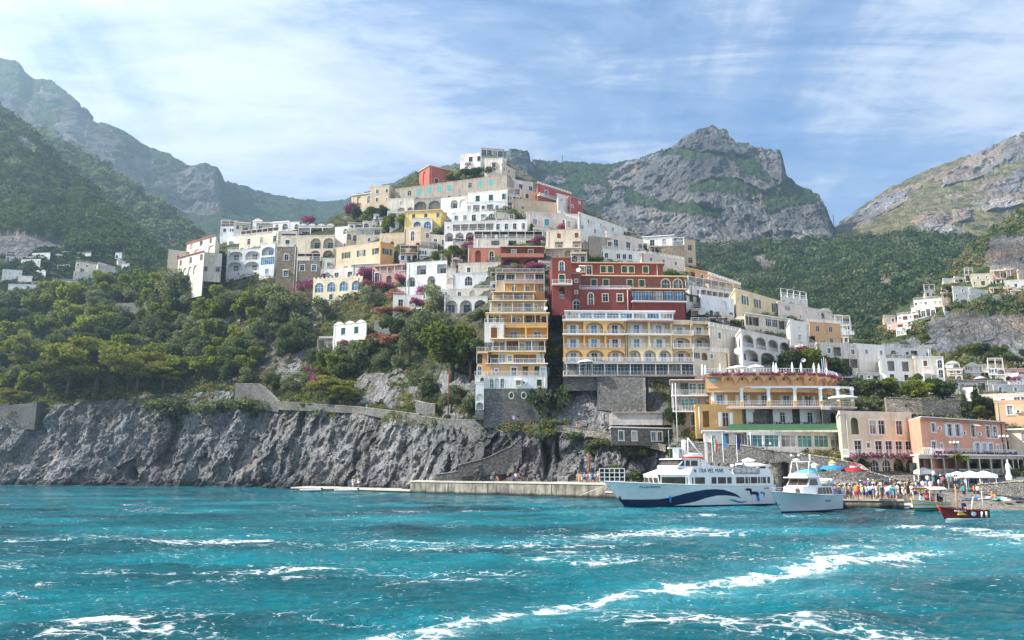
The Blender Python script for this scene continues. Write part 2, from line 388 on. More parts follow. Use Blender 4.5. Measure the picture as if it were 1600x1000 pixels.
def rock_mat(name, tone=1.0, fol=(.035, .055, .02), fol2=(.075, .10, .03), scale=1.0, warm=.5, fs=.05):
    """limestone with scrub where attribute 'veg' is high"""
    m = Mat(name); g = m.geo(); m.rough(.93); m.b.inputs['Specular IOR Level'].default_value = .15
    st = m.noise(m.mapv(g, (1, 1, .28), (0, .08, 0)), .16*scale, 8, .68, .6)
    fine = m.noise(g, .9*scale, 7, .7); pat = m.noise(g, .05*scale, 5, .6)
    t = tone
    rk = m.ramp(m.math('ADD', m.math('MULTIPLY', st, .55), m.math('MULTIPLY', fine, .45)),
                [(.30, (.06*t, .064*t, .072*t)), (.44, (.145*t, .148*t, .158*t)), (.56, (.23*t, .23*t, .235*t)), (.68, (.40*t, .39*t, .37*t))])
    big = m.noise(m.mapv(g, (1, 1, .4), (0, .1, 0)), .035*scale, 5, .6, .8); rk = m.mix(1.0, rk, m.ramp(big, [(.36, g3(.55)), (.5, g3(.95)), (.64, g3(1.35))]), 'MULTIPLY')
    rk = m.mix(m.ramp(pat, [(.42, g3(0)), (.66, g3(warm))]), rk, m.mix(1.0, rk, (1.35, .98, .66), 'MULTIPLY'))
    vn = m.noise(g, fs*4, 6, .7)
    vg = m.ramp(vn, [(.36, fol), (.60, fol2), (.74, (.13, .125, .05))])
    veg = m.attr('veg')
    k = m.ramp(m.math('ADD', veg, m.math('MULTIPLY', m.math('SUBTRACT', m.noise(g, .22*scale, 6, .7), .5), 1.1)), [(.44, g3(0)), (.56, g3(1))])
    wall = m.attr('masonry')
    br = N(m.nt, 'ShaderNodeTexVoronoi'); br.inputs['Scale'].default_value = 1.6; br.feature = 'DISTANCE_TO_EDGE'; m.L(m.mapv(g, (1, 1, 1.6)), br.inputs['Vector'])
    mas = m.mix(1.0, m.ramp(fine, [(.3, (.12, .12, .12)), (.7, (.26, .25, .23))]), m.ramp(br.outputs['Distance'], [(0, g3(.35)), (.12, g3(1))]), 'MULTIPLY')
    cr = m.voro(va_(m, g, 2.2*scale), .33*scale, 'DISTANCE_TO_EDGE'); cr2 = m.voro(va_(m, g, 1.1*scale), 1.1*scale, 'DISTANCE_TO_EDGE')
    ck = m.math('MINIMUM', m.math('MULTIPLY', cr, 5.0), m.math('ADD', m.math('MULTIPLY', cr2, 5.0), .25), True)
    rk = m.mix(1.0, rk, m.ramp(ck, [(.0, g3(.55)), (.3, g3(.92)), (.8, g3(1.05))]), 'MULTIPLY')
    c = m.mix(wall, m.mix(k, rk, vg), mas); m.col(c)
    h = m.math('ADD', m.math('MULTIPLY', st, 1.6), m.math('MULTIPLY', fine, .8)); h = m.math('ADD', h, m.math('MULTIPLY', m.noise(g, 2.6*scale, 5, .7), .3))
    h = m.math('ADD', h, m.math('MULTIPLY', ck, .55)); m.bump(h, 1.0, 1.0/scale); return m.m
def leaf_mat(name, a, b, c=None, tr=.35):
    m = Mat(name); g = m.geo(); m.rough(.75); m.b.inputs['Specular IOR Level'].default_value = .12
    n = m.noise(g, .45, 3, .6); r = m.rand()
    lg = m.noise(g, .016, 4, .6); f = m.math('ADD', m.math('ADD', m.math('MULTIPLY', n, .60), m.math('MULTIPLY', r, .28)), m.math('MULTIPLY', m.math('SUBTRACT', lg, .36), .75))
    colr = m.ramp(f, [(.32, a), (.72, b)] + ([(.92, c)] if c else []))
    m.col(colr)
    t = N(m.nt, 'ShaderNodeBsdfTranslucent'); m.L(m.mix(1.0, colr, (1.5, 1.5, .7), 'MULTIPLY'), t.inputs[0])
    mx = N(m.nt, 'ShaderNodeMixShader'); mx.inputs[0].default_value = tr
    m.L(m.b.outputs[0], mx.inputs[1]); m.L(t.outputs[0], mx.inputs[2]); m.L(mx.outputs[0], m.o.inputs[0]); return m.m
OLIVE = leaf_mat('olive_leaves', (.09, .11, .065), (.24, .26, .155), (.33, .34, .21))
DARKG = leaf_mat('dark_leaves', (.026, .048, .020), (.092, .130, .045))
BRIGHTG = leaf_mat('bright_leaves', (.095, .125, .022), (.23, .26, .045), (.32, .32, .07), .45)
PINE = leaf_mat('pine_needles', (.075, .09, .022), (.21, .21, .045), (.31, .28, .065))
MAGENTA = leaf_mat('magenta_flowers', (.20, .025, .12), (.42, .08, .27), None, .3)
PINKF = leaf_mat('pink_flowers', (.36, .10, .11), (.52, .22, .20), None, .3)
DRYG = leaf_mat('dry_scrub', (.18, .13, .065), (.34, .26, .14))
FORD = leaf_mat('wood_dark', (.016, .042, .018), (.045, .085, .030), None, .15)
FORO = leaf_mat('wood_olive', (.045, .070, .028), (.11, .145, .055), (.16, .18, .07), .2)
BARK = plain('bark', (.10, .075, .055), .9, var=.4)
# ------------------------------------------------------------------ terrain
def interp_cols(cols, px, t):
    """cols {px: [(py, d), ...] foot..ridge}; px (n,), t (m,) -> py, d arrays (m, n); nodes matched by index"""
    ks = sorted(cols); n = len(cols[ks[0]])
    A = np.array([cols[k] for k in ks], float)                       # (K, n, 2)
    idx = np.linspace(0, n-1, n)
    tt = np.asarray(t)*(n-1)
    B = np.empty((len(px), n, 2))
    for j in range(n):
        for q in range(2): B[:, j, q] = np.interp(px, ks, A[:, j, q])
    i0 = np.clip(np.floor(tt).astype(int), 0, n-2); f = (tt-i0)[:, None]
    R = B[:, i0, :]*(1-f)[None]+B[:, i0+1, :]*f[None]
    return R[..., 0].T, R[..., 1].T
def Pn(px, py, Y):
    u = (px-800)/F; v = (500-py)/F; d = CP-v*SP
    return np.stack([u/d*Y, Y, EYE+(SP+v*CP)/d*Y], -1)
NEAR = {
 -260: [(775, 240), (757, 243), (650, 256), (570, 290), (490, 330), (470, 350)],
 0:   [(775, 235), (757, 238), (640, 250), (560, 282), (475, 335), (458, 350)],
 120: [(775, 232), (757, 235), (632, 248), (560, 275), (478, 330), (455, 345)],
 200: [(775, 230), (757, 233), (622, 247), (560, 268), (478, 318), (438, 345)],
 270: [(775, 228), (757, 231), (615, 244), (560, 262), (470, 305), (418, 335)],
 350: [(775, 223), (757, 226), (612, 240), (560, 256), (470, 288), (378, 338)],
 420: [(775, 215), (758, 218), (618, 232), (560, 247), (470, 274), (368, 330)],
 500: [(778, 203), (760, 205), (633, 217), (560, 238), (465, 268), (350, 330)],
 560: [(778, 192), (762, 194), (638, 208), (555, 228), (450, 262), (322, 335)],
 600: [(779, 184), (763, 186), (644, 200), (545, 222), (420, 268), (305, 338)],
 650: [(781, 174), (765, 177), (652, 188), (545, 212), (400, 266), (268, 345)],
 700: [(783, 164), (766, 167), (656, 177), (545, 204), (400, 262), (262, 350)],
 765: [(785, 152), (768, 157), (660, 167), (545, 192), (400, 246), (240, 352)],
 800: [(785, 151), (768, 155), (662, 165), (545, 186), (400, 238), (255, 350)],
 850: [(785, 149), (768, 153), (664, 163), (545, 180), (400, 230), (288, 330)],
 900: [(786, 146), (770, 151), (668, 160), (545, 177), (410, 225), (318, 305)],
 960: [(787, 143), (772, 149), (685, 157), (560, 172), (425, 214), (350, 282)],
 1020:[(788, 141), (773, 147), (695, 154), (580, 166), (445, 207), (375, 262)],
 1090: [(789, 131), (772, 136), (705, 143), (660, 155), (480, 196), (412, 246)],
 1150: [(790, 125), (770, 130), (704, 137), (665, 151), (520, 188), (448, 232)],
 1250: [(791, 118), (771, 122), (716, 130), (675, 147), (545, 184), (480, 236)],
 1310: [(792, 113), (771, 117), (730, 126), (690, 143), (575, 178), (525, 232)],
 1380: [(793, 110), (770, 114), (744, 122), (695, 142), (600, 170), (545, 222)],
 1450: [(797, 97), (781, 106), (758, 119), (700, 140), (612, 165), (560, 215)],
 1530: [(800, 95), (781, 104), (760, 119), (700, 140), (625, 165), (585, 210)],
 1620: [(804, 92), (782, 102), (760, 119), (700, 140), (630, 165), (588, 215)],
 1900:[(815, 85), (782, 97), (764, 110), (700, 128), (630, 158), (580, 215)],
}
_nk = sorted(NEAR)
def Dn(px, py):
    """depth of the near ground seen at a place of the photograph"""
    def one(k):
        a = NEAR[k]; ys = [q[0] for q in a][::-1]; ds = [q[1] for q in a][::-1]
        return float(np.interp(py, ys, ds)) if py >= ys[0] else ds[0]+(ys[0]-py)*1.0
    px = min(max(px, _nk[0]), _nk[-1]-1e-3)
    i = max(j for j in range(len(_nk)) if _nk[j] <= px); a, b = _nk[i], _nk[i+1]; f = (px-a)/(b-a)
    return one(a)*(1-f)+one(b)*f
def in_poly(px, py, poly):
    c = np.zeros(px.shape, bool); n = len(poly)
    for i in range(n):
        x0, y0 = poly[i]; x1, y1 = poly[(i+1) % n]
        if y0 == y1: continue
        m = ((y0 > py) != (y1 > py)) & (px < (x1-x0)*(py-y0)/(y1-y0)+x0)
        c ^= m
    return c
def blurmask(m, k):
    m = m.astype(float)
    for _ in range(k):
        m[1:-1] = (m[:-2]+m[1:-1]*2+m[2:])/4; m[:, 1:-1] = (m[:, :-2]+m[:, 1:-1]*2+m[:, 2:])/4
    return m
HS = {}
def hill(name, cols, px0, px1, nx, ny, mat, rocks=(), vegs=(), jag=1.0, tree=0, treesz=9, rsz=40, vegbase=1.0, label=None, amp=None, ridge_rough=3, back=True, dry=0.0):
    px = np.linspace(px0, px1, nx); t = np.linspace(0, 1, ny)
    py, d = interp_cols(cols, px, t); PX = np.broadcast_to(px, py.shape)
    V = Pn(PX, py, d)
    # rock mask, edges warped with noise of the place
    wx = fbm(V/rsz*1.3, 4)*26; wy = fbm(V/rsz*1.3+31, 4)*22
    rock = np.zeros(py.shape)
    for r in rocks: rock = np.maximum(rock, in_poly(PX+wx, py+wy, r).astype(float))
    for r in vegs: rock = np.where(in_poly(PX+wx*.5, py+wy*.4, r), 0, rock)
    rock = blurmask(rock, 2)
    strata = fbm(V*np.array([1, 1, .45])/rsz, 5, .55, True); gull = fbm(V*np.array([1, 1, .18])/(rsz*.5)+9, 4, .55, True)
    relief = (strata*.6+gull*.4)*jag
    dy = -relief*(.35+.65*rock)
    small = fbm(V/(rsz*.16)+3, 3, .6)
    edge = smooth(0, .06, t)[:, None]
    V = V+np.stack([dy*.25, dy, dy*.15+small*ridge_rough*.5], -1)*edge[..., None]
    veg = np.clip(vegbase+fbm(V/rsz*.9+5, 4)*dry-rock*1.25+rock*fbm(V/rsz*2.6+15, 3)*.5, 0, 1.2)
    if tree:
        wl = worley(V*np.array([1, 1, 1.0])/treesz); wl2 = worley(V/treesz*1.9+7)
        b = (np.sqrt(np.clip(1-wl*wl*1.2, 0, 1))*.7+np.sqrt(np.clip(1-wl2*wl2, 0, 1))*.3)*tree*smooth(.35, .7, veg)
        V = V+np.stack([b*0, -b*.45, b*.9], -1)*edge[..., None]
    V0 = V.copy(); vg0 = veg
    if back:
        rows = [V]; vv = [veg]
        for k, (dd, dz) in enumerate(((.03, -.01), (.10, -.08), (.3, -.35), (.5, -.9))):
            L = V[-1].copy(); D = d[-1]; z = L[:, 2]
            s = 1+dd; L2 = L*np.array([s, s, 1]); L2[:, 2] = np.maximum(z+(z+30)*dz, -20); rows.append(L2[None]); vv.append(veg[-1:])
        V = np.concatenate(rows); veg = np.concatenate(vv)
    me = grid_mesh(name, V.reshape(-1, 3), nx, V.shape[0], [mat], {'veg': veg, 'masonry': veg*0})
    o = mesh_ob(name, me); tag(o, label, 'hill', kind='structure')
    HS[name] = (PX, py, V0, vg0, rock); return o
RM_near = rock_mat('cliff_rock', 1.36, (.035, .05, .022), (.10, .105, .045), 1.0, .28)
RM_far = rock_mat('far_rock', .84, (.018, .040, .018), (.055, .082, .030), .22, .4, .012)  # foliage kept dark so the colour carries the shade of these slopes
RM_left = rock_mat('left_rock', .9, (.03, .055, .02), (.10, .14, .045), .3, .4, .02)
RM_right = rock_mat('right_rock', 1.35, (.06, .075, .03), (.26, .22, .11), .22, 1.0, .014)
RM_mid = rock_mat('mid_rock', 1.15, (.03, .055, .018), (.11, .14, .045), .6, .8, .03)

# headland, town hill and harbour shore: one sheet
def near_ground():
    nx, ny = 1250, 460
    px = np.linspace(-255, 1890, nx); t = np.linspace(0, 1, ny)
    py, d = interp_cols(NEAR, px, t); PX = np.broadcast_to(px, py.shape); V = Pn(PX, py, d)
    T = np.broadcast_to(t[:, None], py.shape)
    cliff = smooth(.0, .05, T)*(1-smooth(.37, .43, T))*(1-smooth(1020, 1110, PX))
    low = (T < .42)
    # hand-placed bare rock above the cliff path
    rk = np.zeros(py.shape)
    for poly in ([(560, 590), (620, 575), (662, 590), (668, 640), (560, 632)], [(855, 592), (945, 590), (1010, 590), (1045, 640), (1000, 690), (860, 665)],
                 [(690, 580), (745, 590), (745, 650), (690, 650)], [(440, 540), (480, 530), (470, 590), (440, 600)]):
        rk = np.maximum(rk, in_poly(PX+fbm(V/9)*14, py+fbm(V/9+4)*14, poly).astype(float))
    rk = blurmask(rk, 3)
    w = np.clip(cliff+rk*.35, 0, 1)
    r1 = fbm(V*np.array([1, 1, .55])/17, 5, .55, True); r2 = fbm(V*np.array([1.1, 1, .30])/6+9, 4, .55, True); r3 = fbm(V/2.2, 3, .6, True)
    # slanting beds on the left cliff
    sl = fbm((V@np.array([[1, 0, .3], [0, 1, 0], [-.25, 0, 1]]))*np.array([1, 1, .25])/7+2, 4, .5, True)
    w1 = worley(V*np.array([1, 1, .45])/8+sl[..., None]*.5); w2 = worley(V*np.array([1, 1, .6])/3.1+r2[..., None]*.3)
    w3 = worley(V*np.array([1, 1, .7])/.95+r3[..., None]*.5)
    wv = V+np.stack([fbm(V/7, 3), fbm(V/7+33, 3), fbm(V/7+66, 3)], -1)*2.5
    tl = wv@np.array([[1, 0, .10], [0, 1, 0], [-.10, 0, 1]])
    c1 = cells(tl*np.array([1, .6, .30])/4.2); c2 = cells(tl*np.array([1, .6, .4])/1.7+9)
    rel = r1*4.0+r2*.8+sl*.8+r3*.45-w1*2.0+c1*3.0+c2*1.3-w3*.3+.6
    rough = fbm(V/14+2, 4)*1.3*(1-smooth(620, 760, PX)*.75)
    town = smooth(.42, .5, T)
    V = V+np.stack([-(rel-2)*.22*w+0*w, -(rel-3.2)*w, (r3*.3)*w+rough*town], -1)
    # cave at the foot of the left cliff
    cv = np.exp(-((PX-213)/8)**2-((py-742)/9)**2); V[..., 1] += cv*9
    for (a, b) in ((862, 715), (855, 700), (858, 730), (875, 705)):
        V[..., 1] += np.exp(-((PX-a)/3)**2-((py-b)/20)**2)*4
    beach = smooth(1395, 1430, PX)*(T < .41)
    veg = np.clip(1.05-cliff*1.25-rk*.9+fbm(V/20+8, 4)*.9*(T > .42), 0, 1.1)
    dz_ = in_poly(PX+fbm(V/20)*60, py+fbm(V/20+9)*40, [(330, 485), (500, 478), (505, 600), (420, 606), (330, 596), (250, 570), (300, 530)]); veg = np.where(dz_ & (T > .43), np.minimum(veg, .42+fbm(V/6, 3)*.6), veg)
    veg = np.where((PX > 870) & (T > .4), veg*.55, veg); veg = np.where((PX > 1050) & (T < .45), 0, veg)
    # green tufts on the cliff under the town
    veg = np.maximum(veg, smooth(.05, .35, fbm(V/5+3, 3))*smooth(870, 940, PX)*(1-smooth(1050, 1100, PX))*smooth(.15, .3, T)*(T < .45)*.9)
    veg = np.maximum(veg, smooth(.22, .5, fbm(V/6+3, 3))*smooth(.24, .40, T)*(T < .45)*(PX < 870)*.8)
    dry = smooth(.0, .3, fbm(V/16+40, 3))
    rows = [V]; vv = [veg]; bb = [beach]
    for dd, dz in ((.03, -.02), (.12, -.22), (.3, -.7), (.4, -1.1)):
        L2 = V[-1]*np.array([1+dd, 1+dd, 1]); L2[:, 2] = np.maximum(L2[:, 2]*(1+dz), -4); rows.append(L2[None]); vv.append(veg[-1:]); bb.append(beach[-1:]*0)
    VV = np.concatenate(rows); veg2 = np.concatenate(vv); be = np.concatenate(bb)
    ms = smooth(600, 720, PX+fbm(V/12, 2)*80)*smooth(.44, .5, T)*smooth(-.25, .15, fbm(V/9+70, 3))*.85*(1-be[:ny]); ms2 = np.concatenate([ms]+[ms[-1:]*0]*4)
    me = grid_mesh('headland', VV.reshape(-1, 3), nx, VV.shape[0], [RM_near], {'veg': veg2, 'masonry': ms2, 'beach': be, 'warm': np.concatenate([.35+.65*smooth(400, 620, PX+fbm(V/15+3, 3)*120)]+[PX[-1:]*0]*4)})
    me.polygons.foreach_set('use_smooth', np.zeros(len(me.polygons), bool))
    tag(mesh_ob('headland', me), 'rocky headland with sea cliffs and terraced slopes carrying the town', 'hill', kind='structure')
    HS['near'] = (PX, py, V, veg, w)
    return V
# shingle beach colour through an attribute, dry straw patches on the slopes
_m = RM_near.node_tree
bc = _m.nodes['Principled BSDF'].inputs['Base Color'].links[0].from_socket
aw = N(_m, 'ShaderNodeAttribute'); aw.attribute_name = 'warm'; mw = N(_m, 'ShaderNodeMix', data_type='RGBA', blend_type='MULTIPLY'); _m.links.new(aw.outputs['Fac'], mw.inputs[0]); _m.links.new(bc, mw.inputs[6]); mw.inputs[7].default_value = (1.38, 1.16, .90, 1); bc = mw.outputs[2]
at = N(_m, 'ShaderNodeAttribute'); at.attribute_name = 'beach'
mx = N(_m, 'ShaderNodeMix', data_type='RGBA'); _m.links.new(at.outputs['Fac'], mx.inputs[0]); _m.links.new(bc, mx.inputs[6])
ns = N(_m, 'ShaderNodeTexNoise'); ns.inputs['Scale'].default_value = 4; ns.inputs['Detail'].default_value = 8; _m.links.new(N(_m, 'ShaderNodeNewGeometry').outputs['Position'], ns.inputs['Vector'])
bcol = ramp(_m, ns.outputs['Fac'], [(.35, (.20, .18, .155)), (.65, (.40, .37, .32))]); _m.links.new(bcol, mx.inputs[7])
# dark wet tide band along the water line
geo_ = N(_m, 'ShaderNodeNewGeometry'); sz_ = N(_m, 'ShaderNodeSeparateXYZ'); _m.links.new(geo_.outputs['Position'], sz_.inputs[0])
tide = ramp(_m, M(_m, 'ADD', M(_m, 'MULTIPLY', sz_.outputs[2], .30), M(_m, 'MULTIPLY', ns.outputs['Fac'], .5)), [(.45, g3(.30)), (.85, g3(1))])
m2 = N(_m, 'ShaderNodeMix', data_type='RGBA', blend_type='MULTIPLY'); m2.inputs[0].default_value = 1; _m.links.new(_m.nodes['Principled BSDF'].inputs['Base Color'].links[0].from_socket, m2.inputs[6]); _m.links.new(tide, m2.inputs[7])
_m.links.new(m2.outputs[2], mx.inputs[6])
_m.links.new(mx.outputs[2], _m.nodes['Principled BSDF'].inputs['Base Color'])
near_ground()

# far mountains
hill('far_left_mountain', {
 -400: [(520, 800), (400, 1000), (250, 1250), (40, 1500)], -100: [(520, 800), (400, 1000), (250, 1250), (80, 1500)],
 0: [(520, 800), (400, 1000), (240, 1250), (97, 1500)], 35: [(520, 800), (400, 1000), (240, 1250), (103, 1500)], 55: [(520, 800), (400, 1000), (245, 1250), (128, 1500)],
 90: [(520, 800), (400, 1000), (250, 1250), (133, 1500)], 125: [(520, 800), (400, 1020), (262, 1250), (163, 1450)], 160: [(520, 800), (400, 1050), (275, 1280), (195, 1450)],
 190: [(520, 800), (400, 1050), (290, 1300), (205, 1460)], 240: [(520, 800), (400, 1100), (310, 1350), (237, 1500)], 270: [(520, 800), (410, 1100), (320, 1370), (246, 1500)],
 300: [(520, 850), (410, 1150), (330, 1400), (264, 1500)], 325: [(520, 850), (410, 1150), (330, 1400), (260, 1480)], 345: [(520, 850), (410, 1150), (335, 1400), (267, 1480)],
 354: [(520, 850), (410, 1150), (340, 1400), (287, 1520)], 400: [(520, 850), (420, 1200), (350, 1450), (301, 1600)], 440: [(520, 850), (430, 1200), (360, 1450), (310, 1650)],
 500: [(520, 850), (440, 1250), (370, 1500), (319, 1700)], 540: [(520, 850), (440, 1250), (370, 1500), (316, 1700)], 600: [(520, 850), (440, 1250), (360, 1500), (296, 1700)],
 650: [(520, 850), (440, 1250), (360, 1500), (276, 1700)], 700: [(520, 850), (440, 1250), (360, 1500), (262, 1700)], 790: [(520, 850), (440, 1250), (360, 1400), (262, 1600)]},
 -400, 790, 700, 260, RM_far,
 rocks=([(95, 180), (130, 175), (190, 210), (195, 290), (140, 285), (100, 240)], [(250, 285), (300, 270), (350, 270), (352, 310), (300, 325)], [(0, 150), (60, 170), (80, 215), (0, 185)],
        [(70, 140), (105, 150), (120, 175), (80, 165)], [(270, 310), (340, 320), (350, 345), (280, 335)], [(195, 240), (240, 260), (235, 300), (200, 290)]),
 jag=42, tree=7, treesz=16, rsz=120, label='hazy blue mountain ridge with pale cliffs far beyond the left slopes', ridge_rough=12)
hill('middle_left_hill', {
 -400: [(520, 500), (420, 600), (300, 720), (100, 900)], -100: [(520, 500), (420, 600), (300, 720), (140, 900)], 60: [(520, 520), (430, 620), (320, 740), (205, 900)], 110: [(520, 520), (430, 620), (330, 740), (232, 880)],
 170: [(520, 520), (440, 620), (350, 740), (262, 860)], 215: [(520, 520), (440, 620), (370, 740), (298, 840)], 260: [(520, 540), (450, 640), (385, 740), (326, 820)],
 300: [(520, 540), (460, 640), (400, 740), (356, 800)], 335: [(520, 540), (470, 640), (430, 700), (398, 760)], 400: [(520, 540), (490, 640), (470, 700), (440, 740)]},
 -400, 400, 520, 240, RM_left, rocks=([(195, 385), (215, 395), (225, 440), (200, 430)],), jag=28, tree=6.5, treesz=10, rsz=90, label='green sunlit ridge behind the dark left slope', ridge_rough=5)
hill('near_left_hill', {
 -400: [(540, 330), (450, 390), (300, 480), (60, 640)], -100: [(540, 330), (450, 390), (300, 480), (120, 640)], 0: [(540, 330), (460, 390), (330, 480), (170, 640)], 50: [(540, 330), (460, 390), (345, 470), (207, 620)],
 100: [(540, 330), (465, 390), (370, 470), (258, 600)], 150: [(540, 335), (470, 390), (385, 460), (300, 570)], 200: [(540, 340), (475, 390), (405, 450), (348, 540)], 250: [(540, 345), (485, 390), (430, 440), (398, 510)],
 300: [(540, 350), (495, 390), (460, 430), (440, 480)], 350: [(540, 350), (510, 390), (480, 430), (470, 460)]},
 -400, 350, 560, 300, RM_left, rocks=([(-20, 365), (60, 372), (105, 380), (92, 402), (30, 415), (-20, 412)], [(25, 222), (62, 228), (60, 248), (30, 240)], [(190, 395), (212, 400), (215, 430), (196, 425)]),
 jag=12, tree=5, treesz=7, rsz=60, label='steep green slope with an outcrop above the far village on the left', ridge_rough=3)
hill('cliff_mountain', {
 760: [(520, 700), (430, 850), (330, 1000), (255, 1150)], 785: [(520, 700), (430, 850), (330, 1000), (248, 1120)], 800: [(520, 700), (430, 850), (330, 1000), (240, 1100)], 825: [(520, 700), (430, 850), (330, 1000), (242, 1100)], 833: [(520, 700), (430, 850), (330, 1000), (256, 1150)],
 880: [(520, 700), (430, 850), (330, 1000), (259, 1200)], 960: [(520, 700), (430, 850), (340, 980), (262, 1200)], 1000: [(520, 700), (420, 850), (335, 990), (252, 1180)], 1050: [(520, 700), (400, 860), (330, 1000), (234, 1150)],
 1080: [(520, 700), (395, 870), (300, 1000), (213, 1140)], 1112: [(520, 700), (392, 880), (290, 1000), (203, 1130)], 1135: [(520, 700), (390, 890), (290, 1000), (211, 1120)], 1150: [(520, 700), (390, 890), (290, 1000), (227, 1110)], 1190: [(520, 720), (388, 900), (300, 1000), (238, 1090)],
 1219: [(520, 740), (386, 900), (310, 1000), (239, 1080)], 1228: [(520, 740), (386, 900), (320, 990), (282, 1070)], 1250: [(520, 740), (384, 900), (335, 980), (299, 1060)], 1278: [(520, 740), (382, 900), (345, 970), (311, 1040)], 1290: [(520, 750), (382, 910), (360, 960), (335, 1020)],
 1304: [(520, 750), (392, 920), (384, 950), (366, 1010)], 1315: [(520, 750), (430, 900), (410, 950), (392, 1010)], 1345: [(520, 750), (470, 880), (450, 930), (432, 980)]},
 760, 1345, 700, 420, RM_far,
 rocks=([(950, 285), (1040, 234), (1080, 210), (1112, 200), (1152, 222), (1222, 236), (1232, 285), (1287, 310), (1306, 372), (1250, 388), (1100, 394), (1030, 374), (960, 372), (935, 345), (960, 315)], [(1038, 242), (1078, 216), (1112, 200), (1137, 212), (1152, 245), (1156, 264), (1135, 256), (1108, 244), (1075, 240)], [(1045, 262), (1088, 252), (1132, 256), (1150, 274), (1155, 284), (1112, 288), (1070, 282)],
        [(1182, 246), (1220, 238), (1230, 290), (1218, 300), (1198, 274)], [(965, 276), (1040, 264), (1062, 280), (1105, 296), (1098, 318), (1130, 328), (1060, 322), (1000, 312), (962, 298)], [(1130, 300), (1160, 292), (1198, 316), (1196, 330), (1128, 330)],
        [(1030, 336), (1130, 332), (1205, 332), (1290, 340), (1302, 372), (1250, 386), (1100, 392), (1028, 372)], [(800, 243), (826, 244), (832, 272), (805, 278)], [(946, 348), (1000, 338), (1030, 356), (990, 372), (950, 372)], [(1160, 262), (1185, 270), (1215, 300), (1205, 306), (1170, 285)],
        [(840, 275), (880, 270), (890, 290), (850, 290)], [(905, 300), (940, 292), (955, 315), (920, 325)], [(1110, 402), (1128, 420), (1120, 435), (1104, 425)]),
 vegs=([(1025, 240), (1060, 236), (1120, 243), (1150, 250), (1150, 262), (1120, 253), (1060, 250), (1028, 252)], [(1150, 243), (1172, 248), (1197, 275), (1216, 290), (1200, 292), (1170, 277), (1150, 262)], [(1075, 298), (1100, 286), (1150, 280), (1185, 300), (1202, 312), (1160, 305), (1120, 305), (1078, 305)],
        [(1190, 312), (1230, 286), (1262, 298), (1282, 312), (1250, 326), (1200, 336)], [(975, 300), (1030, 317), (1080, 321), (1130, 330), (1128, 343), (1080, 340), (1030, 337), (985, 324)]),
 jag=34, tree=6, treesz=11, rsz=80, label='great limestone mountain with banded cliffs behind the town', ridge_rough=9)
hill('right_mountain', {
 1230: [(520, 700), (450, 850), (430, 950), (420, 1150)], 1290: [(520, 700), (430, 850), (400, 950), (374, 1150)], 1312: [(520, 700), (430, 850), (385, 980), (349, 1180)], 1350: [(520, 700), (425, 850), (370, 1000), (322, 1200)], 1400: [(520, 700), (420, 850), (350, 1000), (291, 1200)],
 1450: [(520, 700), (420, 850), (340, 1000), (268, 1200)], 1500: [(520, 700), (420, 850), (330, 1000), (251, 1200)], 1560: [(520, 700), (420, 850), (320, 1000), (226, 1200)], 1600: [(520, 700), (420, 850), (310, 1000), (209, 1200)], 1900: [(520, 700), (420, 850), (300, 1000), (120, 1200)]},
 1230, 1900, 560, 320, RM_right, rocks=([(1428, 348), (1462, 334), (1492, 358), (1482, 384), (1440, 376)], [(1310, 352), (1400, 300), (1440, 290), (1400, 330), (1330, 372)], [(1450, 275), (1600, 215), (1600, 250), (1470, 300)], [(1530, 290), (1600, 270), (1600, 320), (1540, 330)], [(1480, 330), (1520, 320), (1530, 350), (1490, 360)]),
 jag=34, tree=4, treesz=12, rsz=90, vegbase=.72, dry=.9, label='rocky dry mountain with grey outcrops on the right skyline', ridge_rough=6)
hill('wooded_valley', {
 980: [(600, 380), (540, 480), (470, 620), (420, 760)], 1080: [(600, 380), (540, 480), (460, 620), (398, 760)], 1200: [(600, 380), (540, 480), (460, 620), (388, 760)], 1300: [(600, 370), (540, 460), (460, 600), (384, 740)], 1340: [(600, 360), (540, 440), (450, 580), (380, 720)],
 1380: [(600, 350), (540, 420), (440, 560), (378, 690)], 1420: [(600, 340), (540, 410), (440, 540), (372, 670)], 1460: [(600, 330), (540, 400), (440, 520), (380, 660)], 1500: [(600, 330), (540, 400), (440, 520), (384, 660)], 1600: [(600, 330), (540, 400), (440, 520), (372, 660)], 1800: [(600, 330), (540, 400), (440, 520), (350, 660)]},
 980, 1800, 700, 330, RM_mid, rocks=([(1168, 402), (1205, 398), (1210, 420), (1180, 425)], [(1370, 440), (1395, 445), (1390, 475), (1370, 465)]), jag=34, tree=5.5, treesz=8, rsz=95, label='densely wooded valley side between the town and the mountains', ridge_rough=4)
hill('right_hill', {
 1330: [(620, 215), (585, 235), (570, 250), (556, 270)], 1380: [(620, 212), (580, 235), (545, 255), (524, 280)], 1420: [(620, 212), (575, 235), (530, 260), (492, 300)], 1460: [(620, 212), (572, 235), (505, 265), (455, 320)],
 1500: [(620, 212), (570, 235), (492, 265), (412, 340)], 1540: [(620, 212), (570, 232), (488, 262), (368, 350)], 1600: [(620, 212), (570, 230), (486, 260), (328, 360)], 1900: [(620, 212), (570, 228), (486, 255), (230, 360)]},
 1330, 1900, 560, 320, RM_mid, rocks=([(1532, 404), (1548, 380), (1605, 372), (1700, 372), (1700, 432), (1540, 428)], [(1440, 505), (1500, 495), (1700, 492), (1700, 562), (1560, 566), (1440, 566)], [(1385, 500), (1400, 500), (1405, 530), (1388, 530)]),
 jag=7, tree=2.2, treesz=5, rsz=28, vegbase=.85, dry=1.2, label='rocky right hand hillside with scrub below its villas', ridge_rough=2)

